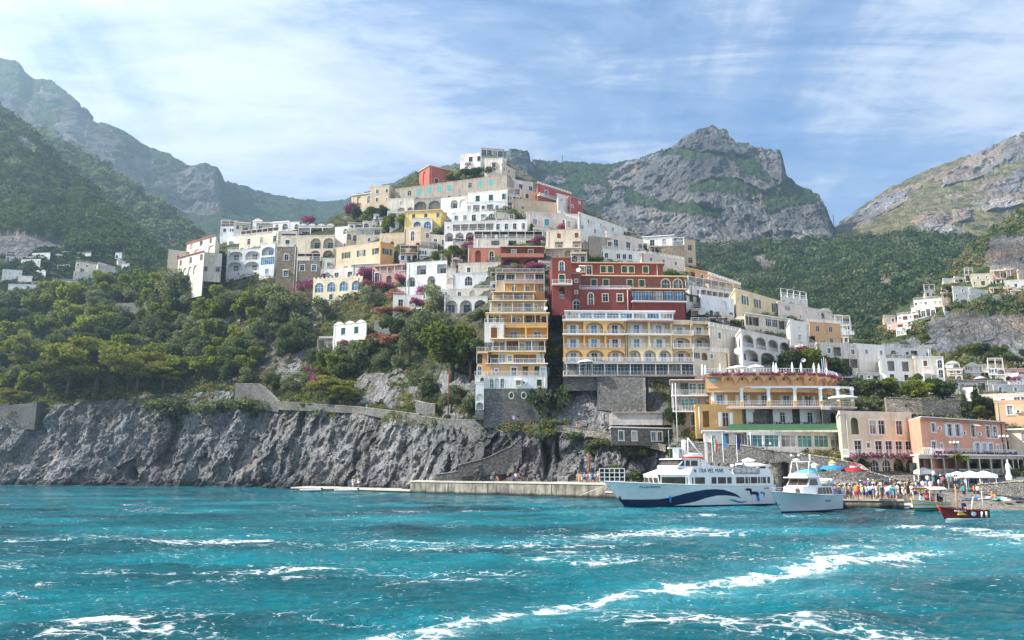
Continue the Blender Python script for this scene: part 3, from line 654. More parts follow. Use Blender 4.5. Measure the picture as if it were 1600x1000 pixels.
# ------------------------------------------------------------------ sea: real swell, foam and milky water as the wash of passing boats
def sea():
    # rows by distance so the swell is resolved near the camera
    ds = np.concatenate([np.geomspace(9, 120, 520), np.geomspace(121, 420, 90)]); az = np.linspace(-1.15, 1.15, 900)
    Y = ds[:, None]*np.ones(900); X = ds[:, None]*az[None]
    p = np.stack([X, Y, X*0], -1)
    amp = 1-smooth(60, 200, Y)*.6
    z = np.zeros(X.shape)
    r = np.random.RandomState(4)
    wa = fbm(p/14, 2)*2.2; wb = fbm(p/11+50, 2)*1.6; wc = fbm(p/6+90, 2)*1.8
    for k in range(26):
        L = .9*1.22**(k % 13)*(1+.2*r.rand()); a = r.normal(-1.75, .55); A = .0085*L**.85
        kx, ky = cos(a)*2*pi/L, sin(a)*2*pi/L; ph = r.rand()*6.28
        s = np.sin(kx*X+ky*Y+ph+(wa if k % 2 else wb*1.3)); z += A*(1-2*np.abs(np.sin((kx*X+ky*Y+ph)/2+(wb if k % 3 else wc))))*.6+A*s*.6
    z += fbm(p/1.1, 3)*.05+fbm(p*np.array([.5, 1, 1])/5, 3)*.12
    z *= amp
    def wake(pts, wid, st):
        best = np.full(X.shape, 1e9)
        q = [P(x, y, EYE/-elev(y)) for x, y in pts]
        for (a, b), (w0, w1) in zip(zip(q[:-1], q[1:]), zip(wid[:-1], wid[1:])):
            ax, ay, bx, by = a[0], a[1], b[0], b[1]; L2 = (bx-ax)**2+(by-ay)**2
            t = np.clip(((X-ax)*(bx-ax)+(Y-ay)*(by-ay))/L2, 0, 1); dd = np.hypot(X-ax-t*(bx-ax), Y-ay-t*(by-ay))/(w0+(w1-w0)*t)
            best = np.minimum(best, dd)
        return st*np.exp(-(best+fbm(p/2.5, 3)*.6)**2*1.1)
    foam = np.zeros(X.shape); aer = np.zeros(X.shape)
    wk = wake([(430, 1015), (620, 985), (800, 953), (950, 932), (1070, 912), (1180, 900), (1300, 878), (1450, 862)], [.55, .65, .75, .85, .95, 1.0, 1.2, 1.5], 1)
    foam += wk*.56; aer += wake([(430, 1020), (620, 992), (800, 960), (950, 938), (1070, 918), (1180, 905), (1300, 880), (1450, 862), (1600, 850)], [1.2, 1.5, 1.8, 2.2, 2.8, 3.6, 4.5, 5, 5], 1)*.5
    w2 = wake([(1180, 905), (1330, 858), (1450, 838), (1620, 846), (1700, 850)], [2, 3, 4, 4, 4], 1); foam += w2*.20; aer += w2*.3
    w5 = wake([(1440, 824), (1540, 828), (1640, 840)], [2.6, 3, 3], 1); foam += w5*.42; aer += w5*.35
    w3 = wake([(-60, 842), (150, 838), (400, 845), (620, 850), (800, 848), (960, 838), (1080, 826)], [3.5]*7, 1); foam += w3*.30; aer += w3*.12
    w4 = wake([(850, 868), (1050, 868), (1200, 866)], [3, 3, 2], 1); foam += w4*.33
    w6 = wake([(-60, 985), (120, 965), (250, 960), (330, 985)], [3, 2.5, 2, 1.5], 1); foam += w6*.22
    w7 = wake([(1020, 960), (1150, 975), (1320, 985), (1480, 1000)], [2.2, 2.6, 2.6, 2], 1); foam += w7*.30
    w8 = wake([(480, 1020), (620, 1000), (700, 985)], [1, 1, .6], 1); foam += w8*.4
    # shore surf at the beach and the quay foot
    w9 = wake([(1560, 792), (1620, 796), (1700, 798)], [1.2, 1.5, 1.5], 1); foam += w9*.6
    sh = np.interp(800+X/Y*F*CP, sorted(NEAR), [NEAR[k][1][1] for k in sorted(NEAR)])-2.5; foam += np.exp(-((Y-sh)/1.6)**2)*.5*(fbm(p/5, 2) > -.15)
    broad = fbm(p*np.array([.35, 1, 1])/9+5, 4); foam += smooth(.02, .5, broad)*.30*smooth(200, 40, Y)+.02
    foam += smooth(.05, .40, fbm(p*np.array([.4, 1, 1])/3.2+50, 3))*.30
    z += (wk+w2*.5)*fbm(p/1.1+9, 3)*.16
    fwd = np.stack([X, Y, z], -1)
    me = grid_mesh('sea', fwd.reshape(-1, 3), 900, len(ds), [water_mat()], {'foam': foam, 'aer': aer})
    tag(mesh_ob('sea', me), 'turquoise sea ruffled by boat wakes and white foam', 'sea', kind='structure')
sea()
# ------------------------------------------------------------------ building kit
_cache = {}
def arch_pts(w, h, n=8, rise=None):
    """outline of an arched opening from bottom-left over the top to bottom-right, x centred"""
    r = w/2; rise = r if rise is None else rise; s = h-rise
    return [(-r, 0)]+[(-r*cos(pi*i/n), s+rise*sin(pi*i/n)) for i in range(n+1)]+[(r, 0)]
def win_mesh(kind, w, h, trim, frame, gl, arch=False):
    key = ('w', kind, round(w, 1), round(h, 1), trim and trim.name, frame.name, gl.name, arch)
    if key in _cache: return _cache[key]
    m = MB(); w = key[2]; h = key[3]
    y = .15
    if arch:
        a = arch_pts(w, h, 10, min(w/2, h*.45)); m.poly([(x, y, z) for x, z in a], gl)
        b = arch_pts(w-.14, h-.07, 10, min(w/2, h*.45)-.05)
        for i in range(len(a)-1):
            m.poly([(a[i][0], y-.05, a[i][1]), (a[i+1][0], y-.05, a[i+1][1]), (b[i+1][0], y-.05, b[i+1][1]), (b[i][0], y-.05, b[i][1])], frame)
        for x in ([-.17*w, .17*w] if w > 1.6 else [0]): m.bx(x-.035, x+.035, y-.05, y, 0, h*.93, frame)
        m.bx(-w/2, w/2, y-.05, y, h*.5, h*.5+.07, frame)
        if trim:
            c = arch_pts(w+.36, h+.18, 10, min(w/2, h*.45)+.16)
            for i in range(len(a)-1):
                m.poly([(c[i][0], -.05, c[i][1]), (c[i+1][0], -.05, c[i+1][1]), (a[i+1][0], -.05, a[i+1][1]), (a[i][0], -.05, a[i][1])], trim)
                m.poly([(c[i][0], -.05, c[i][1]), (c[i][0], .02, c[i][1]), (c[i+1][0], .02, c[i+1][1]), (c[i+1][0], -.05, c[i+1][1])], trim)
    elif kind == 'closed':
        for s in (-1, 1):
            m.bx(min(0, s*w/2)+.02, max(0, s*w/2)-.02, .02, .07, .02, h-.02, frame)
            for k in range(int(h/.16)): m.box((s*w/4, .015, .1+k*.16), (w/2-.16, .03, .05), frame, rx=.5)
        m.bx(-w/2, w/2, .10, .12, 0, h, SHADE_IN)
    else:
        m.bx(-w/2, w/2, y, y+.02, 0, h, gl)
        for x in (-w/2+.035, w/2-.035): m.bx(x-.035, x+.035, y-.06, y-.001, 0, h, frame)
        for z in (.035, h-.035): m.bx(-w/2+.07, w/2-.07, y-.06, y-.001, z-.035, z+.035, frame)
        nv = max(1, int(round(w/1.0))) if kind == 'glass' else 1
        for k in range(1, nv+1):
            x = -w/2+w*k/(nv+1); m.bx(x-.025, x+.025, y-.05, y-.002, .07, h-.07, frame)
        if h > 1.7: m.bx(-w/2+.07, w/2-.07, y-.045, y-.003, h*.68, h*.68+.04, frame)
    if trim and not arch:
        t = .16
        m.bx(-w/2-t, -w/2, -.05, .02, -.05, h+t, trim); m.bx(w/2, w/2+t, -.05, .02, -.05, h+t, trim); m.bx(-w/2, w/2, -.05, .02, h, h+t, trim)
        m.bx(-w/2-t-.05, w/2+t+.05, -.12, .02, -.15, -.05, trim)
    me = m.mesh('window'); _cache[key] = me; return me
def shut_mesh(w, h, mat):
    key = ('s', round(w, 1), round(h, 1), mat.name)
    if key in _cache: return _cache[key]
    m = MB(); w = max(.3, key[1]); h = key[2]
    m.bx(-w/2, w/2, -.05, -.01, 0, h, mat)
    for k in range(int(h/.2)): m.box((0, -.06, .12+k*.2), (w-.14, .03, .07), mat, rx=.6)
    me = m.mesh('shutter'); _cache[key] = me; return me
def rail_mesh(L, mat, hh=1.0, sp=.28, style='bars'):
    key = ('r', round(L, 1), mat.name, hh, sp, style)
    if key in _cache: return _cache[key]
    m = MB(); L = key[1]
    if style == 'glass': m.bx(-L/2, L/2, -.015, .015, .08, hh-.05, GLASST)
    if style == 'wall': m.bx(-L/2, L/2, -.08, .08, 0, hh, mat)
    m.bx(-L/2, L/2, -.03, .03, hh-.05, hh, mat)
    if style != 'wall':
        m.bx(-L/2, L/2, -.02, .02, .05, .09, mat)
        n = max(2, int(L/sp))
        for k in range(n+1):
            x = -L/2+L*k/n; q = .035 if k % 6 == 0 else .02
            for a, b in (((x-q, -q), (x+q, -q)), ((x+q, -q), (x+q, q)), ((x+q, q), (x-q, q)), ((x-q, q), (x-q, -q))):
                m.poly([(a[0], a[1], .0), (b[0], b[1], .0), (b[0], b[1], hh-.05), (a[0], a[1], hh-.05)], mat)
    me = m.mesh('railing'); _cache[key] = me; return me
_bf = [0]
def root_world(r): return Matrix.Translation(r.location) @ Matrix.Rotation(r.rotation_euler[2], 4, 'Z')
def BLK(root, BM, W, H, dep, wall, floors, left=None, right=None, sink=9, fw=None, sh=GREEN_S, tr=TRIM, rail=WRAIL, gl=GLASS, fr=TRIM, roof='flat', can=CANVAS, sinkm=None, bh=1.0, near=True, balm=None, pier=None):
    """one block of a building: walls with openings, windows, balconies, roof"""
    wall = W_[wall] if isinstance(wall, str) else wall
    _bf[0] += 1; R = random.Random(_bf[0]*13)
    m = MB()
    def put(name, me, x, y, z, rz=0, parent=None, label=None, fm=None):
        o = bpy.data.objects.new(name, me); COL.objects.link(o)
        L = (fm or Matrix()) @ Matrix.Translation((x, y, z)) @ Matrix.Rotation(rz, 4, 'Z')
        if parent is None: o.parent = root; L = BM @ L
        else: o.parent = parent
        o.matrix_local = L
        if label: o['label'] = label
        return o
    def face(FM, Wd, fl, flh):
        """panel in the face's own frame: x across (centred), y=0 plane, outward -y, z up"""
        def q(pts, mat=wall): m.poly([tuple(FM @ Vector(p)) for p in pts], mat)
        if sink: q([(-Wd/2, 0, -sink), (Wd/2, 0, -sink), (Wd/2, 0, 0), (-Wd/2, 0, 0)], sinkm or wall)
        z = 0
        for f, fh in reversed(list(zip(fl, flh))):
            spec, _, mods = f.partition('+')
            z0, z1 = z, z+fh; z = z1
            n = max(1, len(spec)); bw = Wd/n; k = 0
            sc = max(.6, min(1.35, fh/3.3))
            for i, c in enumerate(spec or '.'):
                u0 = -Wd/2+i*bw; u1 = u0+bw; uc = (u0+u1)/2
                if c == '.': q([(u0, 0, z0), (u1, 0, z0), (u1, 0, z1), (u0, 0, z1)]); continue
                arch = c in 'aAvkR'; rec = {'a': 1.7, 'B': 1.4, 'R': 1.4, 'l': 1.9, 'v': .35, 'k': 1.5}.get(c, .2)
                if c in 'ws': w_, h_, s_ = 1.2*sc, 1.6*sc, .8*sc
                elif c in 'ct': w_, h_, s_ = 1.35*sc, 1.8*sc, .7*sc
                elif c in 'dbj': w_, h_, s_ = 1.4*sc, 2.35*sc, .12
                elif c == 'n': w_, h_, s_ = .75*sc, .8*sc, 1.3*sc
                elif c == 'o': w_, h_, s_ = .8*sc, 1.1*sc, 1.0*sc
                elif c == 'A': w_, h_, s_ = min(bw*.72, 2.4*sc), fh*.78, .12
                elif c == 'g': w_, h_, s_ = bw*.88, fh*.72, fh*.12
                elif c in 'lB': w_, h_, s_ = bw*.92, fh*(.80 if c == 'l' else .86), .06
                else: w_, h_, s_ = bw*.82, fh*.84, .06
                w_ = min(w_, bw*.94); h_ = min(h_, fh-s_-.08)
                w_ = round(w_, 1); h_ = round(h_, 1)
                if w_ < .3 or h_ < .3: q([(u0, 0, z0), (u1, 0, z0), (u1, 0, z1), (u0, 0, z1)]); continue
                a0, a1, b0, b1 = uc-w_/2, uc+w_/2, z0+s_, z0+s_+h_
                q([(u0, 0, z0), (a0, 0, z0), (a0, 0, z1), (u0, 0, z1)]); q([(a1, 0, z0), (u1, 0, z0), (u1, 0, z1), (a1, 0, z1)])
                q([(a0, 0, z0), (a1, 0, z0), (a1, 0, b0), (a0, 0, b0)])
                if arch:
                    ap = arch_pts(w_, h_, 10, min(w_/2, h_*.45)); ap = [(x+uc, zz+b0) for x, zz in ap]
                    for j in range(1, len(ap)-2):
                        q([(ap[j][0], 0, ap[j][1]), (ap[j+1][0], 0, ap[j+1][1]), (ap[j+1][0], 0, z1), (ap[j][0], 0, z1)])
                    for j in range(len(ap)-1): q([(ap[j+1][0], 0, ap[j+1][1]), (ap[j][0], 0, ap[j][1]), (ap[j][0], rec, ap[j][1]), (ap[j+1][0], rec, ap[j+1][1])])
                    q([(a0, 0, b0), (a1, 0, b0), (a1, rec, b0), (a0, rec, b0)])
                    if c != 'A': q([(x, rec, zz) for x, zz in ap])
                else:
                    q([(a0, 0, b1), (a1, 0, b1), (a1, 0, z1), (a0, 0, z1)])
                    q([(a0, 0, b0), (a1, 0, b0), (a1, rec, b0), (a0, rec, b0)]); q([(a0, rec, b1), (a1, rec, b1), (a1, 0, b1), (a0, 0, b1)])
                    q([(a0, 0, b0), (a0, rec, b0), (a0, rec, b1), (a0, 0, b1)]); q([(a1, rec, b0), (a1, 0, b0), (a1, 0, b1), (a1, rec, b1)])
                    if c in 'lB': q([(a0, rec, b0), (a1, rec, b0), (a1, rec, b1), (a0, rec, b1)])
                if c in 'wsdbjno': 
                    wo = put('window', win_mesh('w', w_, h_, tr, fr, R.choice((gl, gl, GLASSD, GLASSD, CURT))), uc, 0, b0, fm=FM)
                    if near and c in 'wsd' and R.random() < .10:
                        am = MB(); am.box((0, -.45, h_+.05), (w_+.5, 1.0, .05), R.choice((can, CANVW, STRAW)) or CANVW, rx=.45); put('awning', am.mesh(), 0, 0, 0, parent=wo)
                    if near and R.random() < .07:
                        am = MB(); am.bx(-.42, .42, -.32, -.004, 0, .55, TRIM); am.bx(-.3, .1, -.33, -.321, .08, .47, IRON); put('air_conditioner', am.mesh(), uc+w_/2+.8, 0, b0+.3, fm=FM)
                    if c in 'sb' and near:
                        for sgn in (-1, 1): put('shutter', shut_mesh(w_*.5, h_, sh), sgn*(w_/2+.2+w_*.25), 0, 0, parent=wo)
                elif c in 'ct': put('window', win_mesh('closed', w_, h_, tr, sh if c == 'c' else TURQ_S, gl), uc, 0, b0, fm=FM)
                elif c == 'A': put('window', win_mesh('w', w_, h_, tr, fr, gl, True), uc, 0, b0, fm=FM)
                elif c == 'g': put('window', win_mesh('glass', w_, h_, None, fr, R.choice((gl, gl, gl, CURT))), uc, 0, b0, fm=FM)
                elif c in 'BR':
                    dw, dh = 1.4*sc, 2.3*sc; do = put('window', win_mesh('w', dw, min(dh, h_*.86), None, fr, R.choice((gl, gl, GLASSD, CURT))), uc, rec-.17, b0, fm=FM)
                    for sgn in (-1, 1): put('shutter', shut_mesh(dw*.5, min(dh, h_*.86), sh), sgn*(dw*.76), .12, 0, parent=do)
                    put('railing', rail_mesh(w_, rail, .95*sc), uc, -.1, b0, fm=FM)
                elif c in 'al':
                    dw, dh = round(min(1.7*sc, w_*.6), 1), round(min(2.15*sc, h_*.75), 1)
                    do = put('window', win_mesh('w', dw, dh, None, fr, gl), uc+R.uniform(-.1, .1)*w_, rec-.17, b0, fm=FM)
                    if 'r' in mods: put('railing', rail_mesh(w_, rail, .95*sc), uc, .12, b0, fm=FM)
                if c == 'j': 
                    bm_ = MB(); bm_.bx(-w_/2-.5, w_/2+.5, -.7, 0, -.12, 0, tr or wall)
                    bo = put('balcony', bm_.mesh(), uc, 0, z0+.1, fm=FM); put('railing', rail_mesh(w_+1, rail, .9), 0, -.66, 0, parent=bo)
            if 'b' in mods:
                dp = 1.3; bb = MB(); bb.bx(-Wd/2-.1, Wd/2+.1, -dp, -.003, z0-.14, z0+.04, balm or TRIM)
                bo = put('balcony', bb.mesh(), 0, 0, 0, fm=FM)
                st = 'wall' if 'w' in mods else 'bars'
                put('railing', rail_mesh(Wd+.1, (balm or wall) if st == 'wall' else rail, bh, style=st), 0, -dp+.06, z0+.04, parent=bo)
                for sgn in (-1, 1): put('railing', rail_mesh(dp-.15, (balm or wall) if st == 'wall' else rail, bh, style=st), sgn*(Wd/2+.02), -dp/2, z0+.04, pi/2, parent=bo)
            if 'f' in mods:
                put('flowers', flower_strip(Wd), 0, -1.42 if 'b' in mods else -.15, z0+.25 if 'b' in mods else z0-.1, fm=FM)
            if 'p' in mods:
                cm = MB(); cm.box((0, -.95, z1-.32), (Wd*.98, 2.0, .08), can, rx=.16)
                for k in range(int(Wd/3)+2):
                    x = -Wd*.48+Wd*.96*k/(int(Wd/3)+1); cm.bx(x-.05, x+.05, -1.85, -1.75, z0+.04, z1-.5, WRAIL)
                put('canopy', cm.mesh(), 0, 0, 0, fm=FM)
            if 'e' in mods:
                e = MB(); e.bx(-Wd/2-.15, Wd/2+.15, -.22, -.003, z1-.16, z1+.06, tr or TRIM); put('cornice', e.mesh(), 0, 0, 0, fm=FM)
            if 't' in mods:
                e = MB(); e.box((0, -.55, z1-.12), (Wd+.5, 1.3, .14), TERRA, rx=.38); put('eave', e.mesh(), 0, 0, 0, fm=FM)
    fl = floors; nf = len(fl); fw = fw or [1]*nf; t = sum(fw); flh = [H*x/t for x in fw]
    face(Matrix(), W, fl, flh)
    blank = ['.']*nf
    RM = Matrix.Translation((W/2, dep/2, 0)) @ Matrix.Rotation(pi/2, 4, 'Z'); face(RM, dep, right or blank, flh if right and len(right) == nf else [H/len(right or blank)]*len(right or blank))
    LM = Matrix.Translation((-W/2, dep/2, 0)) @ Matrix.Rotation(-pi/2, 4, 'Z'); face(LM, dep, left or blank, flh if left and len(left) == nf else [H/len(left or blank)]*len(left or blank))
    m.poly([(W/2, dep, -sink), (-W/2, dep, -sink), (-W/2, dep, H), (W/2, dep, H)], wall)
    Mi = (root_world(root) @ BM).inverted() @ Vector((0, 0, 0)); k0 = Mi.x/min(-1, Mi.y)*-1
    k0 = Mi.x/Mi.y if Mi.y < -1 else 0
    shk = 0 if (left if k0 > 0 else right) else max(-1.2, min(1.2, k0*.85))
    def shear(mb): mb.v = [(x+shk*y if y > .6 else x, y, z) for x, y, z in mb.v]
    shear(m)
    if W > 5 and near:
        dm = MB(); xx = R.choice((-1, 1))*W*R.uniform(.42, .49); dm.tube((xx, -.10, -1), (xx, -.10, H), .07, R.choice((TRIM, IRON, W_['oldwhite'])), 5); put('drainpipe', dm.mesh(), 0, 0, 0)
    put('wall', m.mesh(), 0, 0, 0)
    rm = MB()
    if roof in ('flat', 'rail', 'tall', 'pergola', 'crenel'):
        ph = {'flat': .45, 'rail': .12, 'tall': .95, 'pergola': .2, 'crenel': .6}[roof]; th = .28
        rm.bx(-W/2+th, W/2-th, th, dep-th, H-.12, H+.02, ROOFT)
        for a in ((-W/2-.04, W/2+.04, -.04, th), (-W/2-.04, W/2+.04, dep-th, dep+.04)): rm.bx(*a, H-.01, H+ph, wall)
        for a in ((-W/2-.04, -W/2+th), (W/2-th, W/2+.04)): rm.bx(*a, th, dep-th, H-.01, H+ph, wall)
        if roof == 'flat': rm.bx(-W/2-.1, W/2+.1, -.1, th+.05, H+ph, H+ph+.07, tr or wall)
        if roof == 'crenel':
            k = 0
            while -W/2+k*1.5 < W/2-.4: rm.bx(-W/2+k*1.5, -W/2+k*1.5+.6, 0, .3, H+ph, H+ph+.55, wall); k += 1
    elif roof == 'tile':
        rm.box((0, dep/2, H+.35), (W+.8, dep+1.0, .18), TERRA, rx=.10); rm.bx(-W/2-.3, W/2+.3, -.35, dep+.2, H-.02, H+.12, tr or wall)
    elif roof == 'hip':
        e = .5; z = H; a = [(-W/2-e, -e, z), (W/2+e, -e, z), (W/2+e, dep+e, z), (-W/2-e, dep+e, z)]; rh = min(W, dep)*.22; c = [(-W/2+dep*.4 if W > dep else 0, dep/2, z+rh), (W/2-dep*.4 if W > dep else 0, dep/2, z+rh)]
        rm.bx(-W/2-e, W/2+e, -e, dep+e, z-.02, z+.16, tr or wall); a = [(x, y, zz+.17) for x, y, zz in a]
        rm.poly([a[0], a[1], c[1], c[0]], TERRA); rm.poly([a[1], a[2], c[1]], TERRA); rm.poly([a[2], a[3], c[0], c[1]], TERRA); rm.poly([a[3], a[0], c[0]], TERRA)
    elif roof == 'vault':
        n = max(1, int(round(W/4.2))); b = W/n
        rm.bx(-W/2-.05, W/2+.05, -.05, dep+.05, H-.01, H+.12, wall)
        for k in range(n):
            x0 = -W/2+b*k; pr = [(x0+b*i/10, sin(pi*i/10)*b*.22+H+.12) for i in range(11)]
            rm.loft([[(x, -.15, z) for x, z in pr], [(x, dep, z) for x, z in pr]], ROOFT, False, False)
            rm.poly([(x, -.15, z) for x, z in pr], wall)
    elif roof == 'gable':
        rm.poly([(-W/2, 0, H), (W/2, 0, H), (0, 0, H+W*.28)], wall); rm.poly([(W/2, dep, H), (-W/2, dep, H), (0, dep, H+W*.28)], wall)
        for s in (-1, 1): rm.poly([(s*(W/2+.3), -.3, H-.08), (0, -.3, H+W*.28+.1), (0, dep+.3, H+W*.28+.1), (s*(W/2+.3), dep+.3, H-.08)][::s], TERRA)
    elif roof == 'slab': rm.bx(-W/2-.4, W/2+.4, -.5, dep+.2, H-.01, H+.2, tr or wall)
    shear(rm)
    if rm.f: put('roof', rm.mesh(), 0, 0, 0)
    if roof == 'rail':
        put('railing', rail_mesh(W, rail, .95), 0, .12, H+.12)
    if roof == 'pergola':
        put('railing', rail_mesh(W, rail, .9), 0, .12, H+.2)
        pm = MB(); n = max(2, int(W/2.6))
        for k in range(n+1):
            x = -W/2+.1+(W-.2)*k/n
            for y in (.3, min(dep, 4.5)-.2): pm.bx(x-.06, x+.06, y-.06, y+.06, H+.1, H+2.6, TRIM)
            pm.bx(x-.05, x+.05, .1, min(dep, 4.5), H+2.6, H+2.75, TRIM)
        for y in (.3, min(dep, 4.5)-.2): pm.bx(-W/2, W/2, y-.05, y+.05, H+2.75, H+2.87, TRIM)
        if can: pm.bx(-W/2+.1, W/2-.1, .4, min(dep, 4.5)-.3, H+2.875, H+2.93, can)
        shear(pm); put('pergola', pm.mesh(), 0, 0, 0)
    if roof in ('flat', 'tall', 'rail', 'vault') and W > 5:
        for k in range(R.choice((0, 1, 1, 2))):
            cm = MB(); x = R.uniform(-W*.38, W*.38); y = R.uniform(dep*.3, dep*.8); s = R.uniform(.25, .4)
            if R.random() < .6:
                cm.bx(-s, s, -s, s, 0, 1.1, wall); cm.bx(-s-.08, s+.08, -s-.08, s+.08, 1.1, 1.22, TERRA); put('chimney', cm.mesh(), x+shk*y, y, H)
            else:
                cm.bx(-s*1.6, s*1.6, -s, s, 0, .9, TRIM); put('water_tank', cm.mesh(), x+shk*y, y, H)
    return root
def flower_strip(L):
    key = ('f', round(L))
    if key in _cache: return _cache[key]
    r = np.random.RandomState(int(L*7)); n = int(L*34)
    c = np.stack([r.uniform(-L/2, L/2, n), r.uniform(-.25, .12, n), r.uniform(-.45, .45, n)*.8], 1); c[:, 2] -= np.abs(r.normal(0, .2, n))
    me = leafsoup('flowers', c, .2, [MAGENTA, DARKG], r, .35); _cache[key] = me; return me
def leafsoup(name, c, sz, mats, r, p2=0.0, flat=0):
    n = len(c); a = r.normal(size=(n, 3)); a /= np.linalg.norm(a, axis=1)[:, None]
    b = np.cross(a, r.normal(size=(n, 3))); b /= np.linalg.norm(b, axis=1)[:, None]
    s = (sz*r.uniform(.6, 1.3, n))[:, None]
    V = np.stack([c+a*s, c+b*s*.6, c-a*s, c-b*s*.6], 1).reshape(-1, 3); Fc = np.arange(n*4).reshape(-1, 4)
    me = tri_soup(name, V, Fc, mats)
    if len(mats) > 1: me.polygons.foreach_set('material_index', (r.rand(n) < p2).astype(np.int32))
    return me
RECTS = []
def site(x0, x1, yt, yb, d=None, yaw=None, dd=0):
    RECTS.append((x0, x1, min(yt) if isinstance(yt, tuple) else yt, yb))
    xc = (x0+x1)/2
    if d is None: d = Dn(xc, yb)-.6
    d += dd
    if isinstance(yt, tuple):
        el, er = elev(yt[0]), elev(yt[1]); a = d*(el-er)/(el+er); ym = (yt[0]+yt[1])/2
        a = max(-(x1-x0)*d/F*.55, min((x1-x0)*d/F*.75, a))
    else:
        ym = yt; a = tan(radians(yaw or 0))*(x1-x0)/2*d/F
    py = (ym+yb)/2
    l = P(x0, py, d-a); r = P(x1, py, d+a)
    ang = atan2(r[1]-l[1], r[0]-l[0]); W = hypot(r[0]-l[0], r[1]-l[1])
    c = ((l[0]+r[0])/2, (l[1]+r[1])/2)
    zb = P(xc, yb, c[1])[2]; zt = P(xc, ym, c[1])[2]
    return c, ang, W, zb, zt-zb, d
def surf(name, px, py):
    PX, PY, V = HS[name][:3]
    i = np.argmin((PX-px)**2+(PY-py)**2); return V.reshape(-1, 3)[i]
def dep_of(xc, yt, yb): return max(6, min(15, Dn(xc, yt)-Dn(xc, yb)+3))
def H(label, x0, x1, yt, yb, wall, floors, d=None, yaw=None, dd=0, dep=None, add=(), name='house', cat='house', group=None, hid=None, **k):
    c, ang, W, zb, Ht, d = site(x0, x1, yt, yb, d, yaw, dd)
    r = empty(name, (c[0], c[1], zb), ang, label=label, cat=cat, group=group)
    RM = Matrix.Translation((c[0], c[1], zb)) @ Matrix.Rotation(ang, 4, 'Z'); RI = RM.inverted()
    ym = sum(yt)/2 if isinstance(yt, tuple) else yt
    BLK(r, Matrix(), W, Ht, dep or dep_of((x0+x1)/2, ym, yb), wall, floors, **k)
    for a in add:
        a = dict(a); q = a.pop('q'); c, ang, W2, zb2, H2, d2 = site(*q, a.pop('d', None), a.pop('yaw', None), a.pop('dd', 0))
        BM = RI @ Matrix.Translation((c[0], c[1], zb2)) @ Matrix.Rotation(ang, 4, 'Z')
        ym = sum(q[2])/2 if isinstance(q[2], tuple) else q[2]
        kk = {**k, 'roof': 'flat'}; kk.pop('left', None); kk.pop('right', None); kk.pop('fw', None); kk.update(a)
        BLK(r, BM, W2, H2, kk.pop('dep', None) or dep_of((q[0]+q[1])/2, ym, q[3]), kk.pop('wall', wall), kk.pop('floors'), **kk)
    r['_W'] = W; r['_H'] = Ht
    return r
# ------------------------------------------------------------------ the town, from the summit down
FARK = dict(near=False)
H('white villa with a canopied roof terrace on the very summit of the town', 746, 791, (246, 249), 262, 'white', ['.w.w.', 'w..w.'], roof='rail', dep=9, dd=3, add=[
  dict(q=(752, 786, (231, 234), 247), dd=6, wall='bluewhite', floors=['gggg'], dep=6, roof='hip')])
H('white house with two dark windows just left of the summit villa', 719, 752, (243, 240), 270, 'white', ['..c.c', '.w...'], sh=DARKW, dd=0, roof='flat', left=['.w.', '...'])
H('weathered beige house with an open side below the summit villa', 757, 786, (250, 248), 283, 'oldwhite', ['.w.', '...'], right=['.c.c', '....'], sh=DARKW, dep=13, add=[
  dict(q=(784, 806, (256, 268), 284), wall='beige', floors=['ww.', '.l.'], roof='flat')])
H('red villa with cream cornices and a hipped roof beside the summit', 671, 707, (259, 268), 292, 'red', ['.c.c.'], sh=DARKW, tr=CREAMT, roof='hip', left=['.v.'], dep=9, name='villa', cat='villa')
H('long grey-brown building with turquoise shutters stretched under the summit', 617, 792, (297, 274), 316, 'greytan', ['.wtttt.wtt.', '....wwn....'], fw=[1, .9], roof='flat', right=['..', '..'], dep=9, dd=1, tr=None, name='apartment_building', cat='building')
H('tan villa with white pilasters at the left shoulder of the hill', 578, 608, (293, 291), 331, 'tan', ['.w.w', '.w.n', '..k.'], tr=TRIM, roof='flat', right=['..', 'w.', '..'], dep=9, add=[
  dict(q=(549, 580, (306, 302), 334), floors=['.v.A', '.A..'], wall='tan', roof='slab', dd=-1)])
H('white arched wing with a dark door beneath the grey-brown building', 606, 648, (312, 310), 334, 'oldwhite', ['.w.', '.kA'], roof='flat', tr=None)
H('grey stone front with a wide dark arch left of the white arcades', 646, 690, (313, 310), 330, 'grey', ['kk'], roof='flat', tr=None)
H('yellow house with a cream pergola and two big white arched windows', 632, 689, (331, 328), 358, 'yellow', ['.w.w.w', '......'], roof='slab', tr=CREAMT, right=['w', '.'], dep=9, add=[
  dict(q=(644, 676, 343, 359), wall='bluewhite', floors=['AA'], dd=-2.5, dep=3, gl=GLASSB, roof='flat')])
H('plain white house with three dark windows under the grey-brown building', 731, 793, (303, 298), 317, 'white', ['.c.c.c'], roof='flat', dep=8)
H('white house with a terrace and blue awning above the arcaded hotel', 728, 793, (318, 316), 331, 'bluewhite', ['dlwlw.'], roof='flat', rail=WRAIL, dep=7)
H('white stepped house with one tall blind arch right of the yellow house', 689, 730, (312, 308), 342, 'white', ['.av', 'w.n'], roof='flat', dep=8)
H('white terrace house with blue windows over the arcaded hotel', 706, 775, (333, 330), 347, 'white', ['wwdwA'], roof='rail', gl=GLASSB, dep=7)
H('long white arcaded hotel with big arches in the middle of the upper town', 694, 824, (349, 345), 376, 'white', ['nllllldddd+r', 'aaavaAaA'], fw=[.9, 1.1], roof='flat', dep=8, gl=GLASS, name='hotel', cat='hotel')
H('cream yellow house with three dark shuttered windows at the top right shoulder', 812, 858, (299, 303), 313, 'paleyellow', ['.c.cc.'], sh=GREEN_S, roof='flat', dep=8)
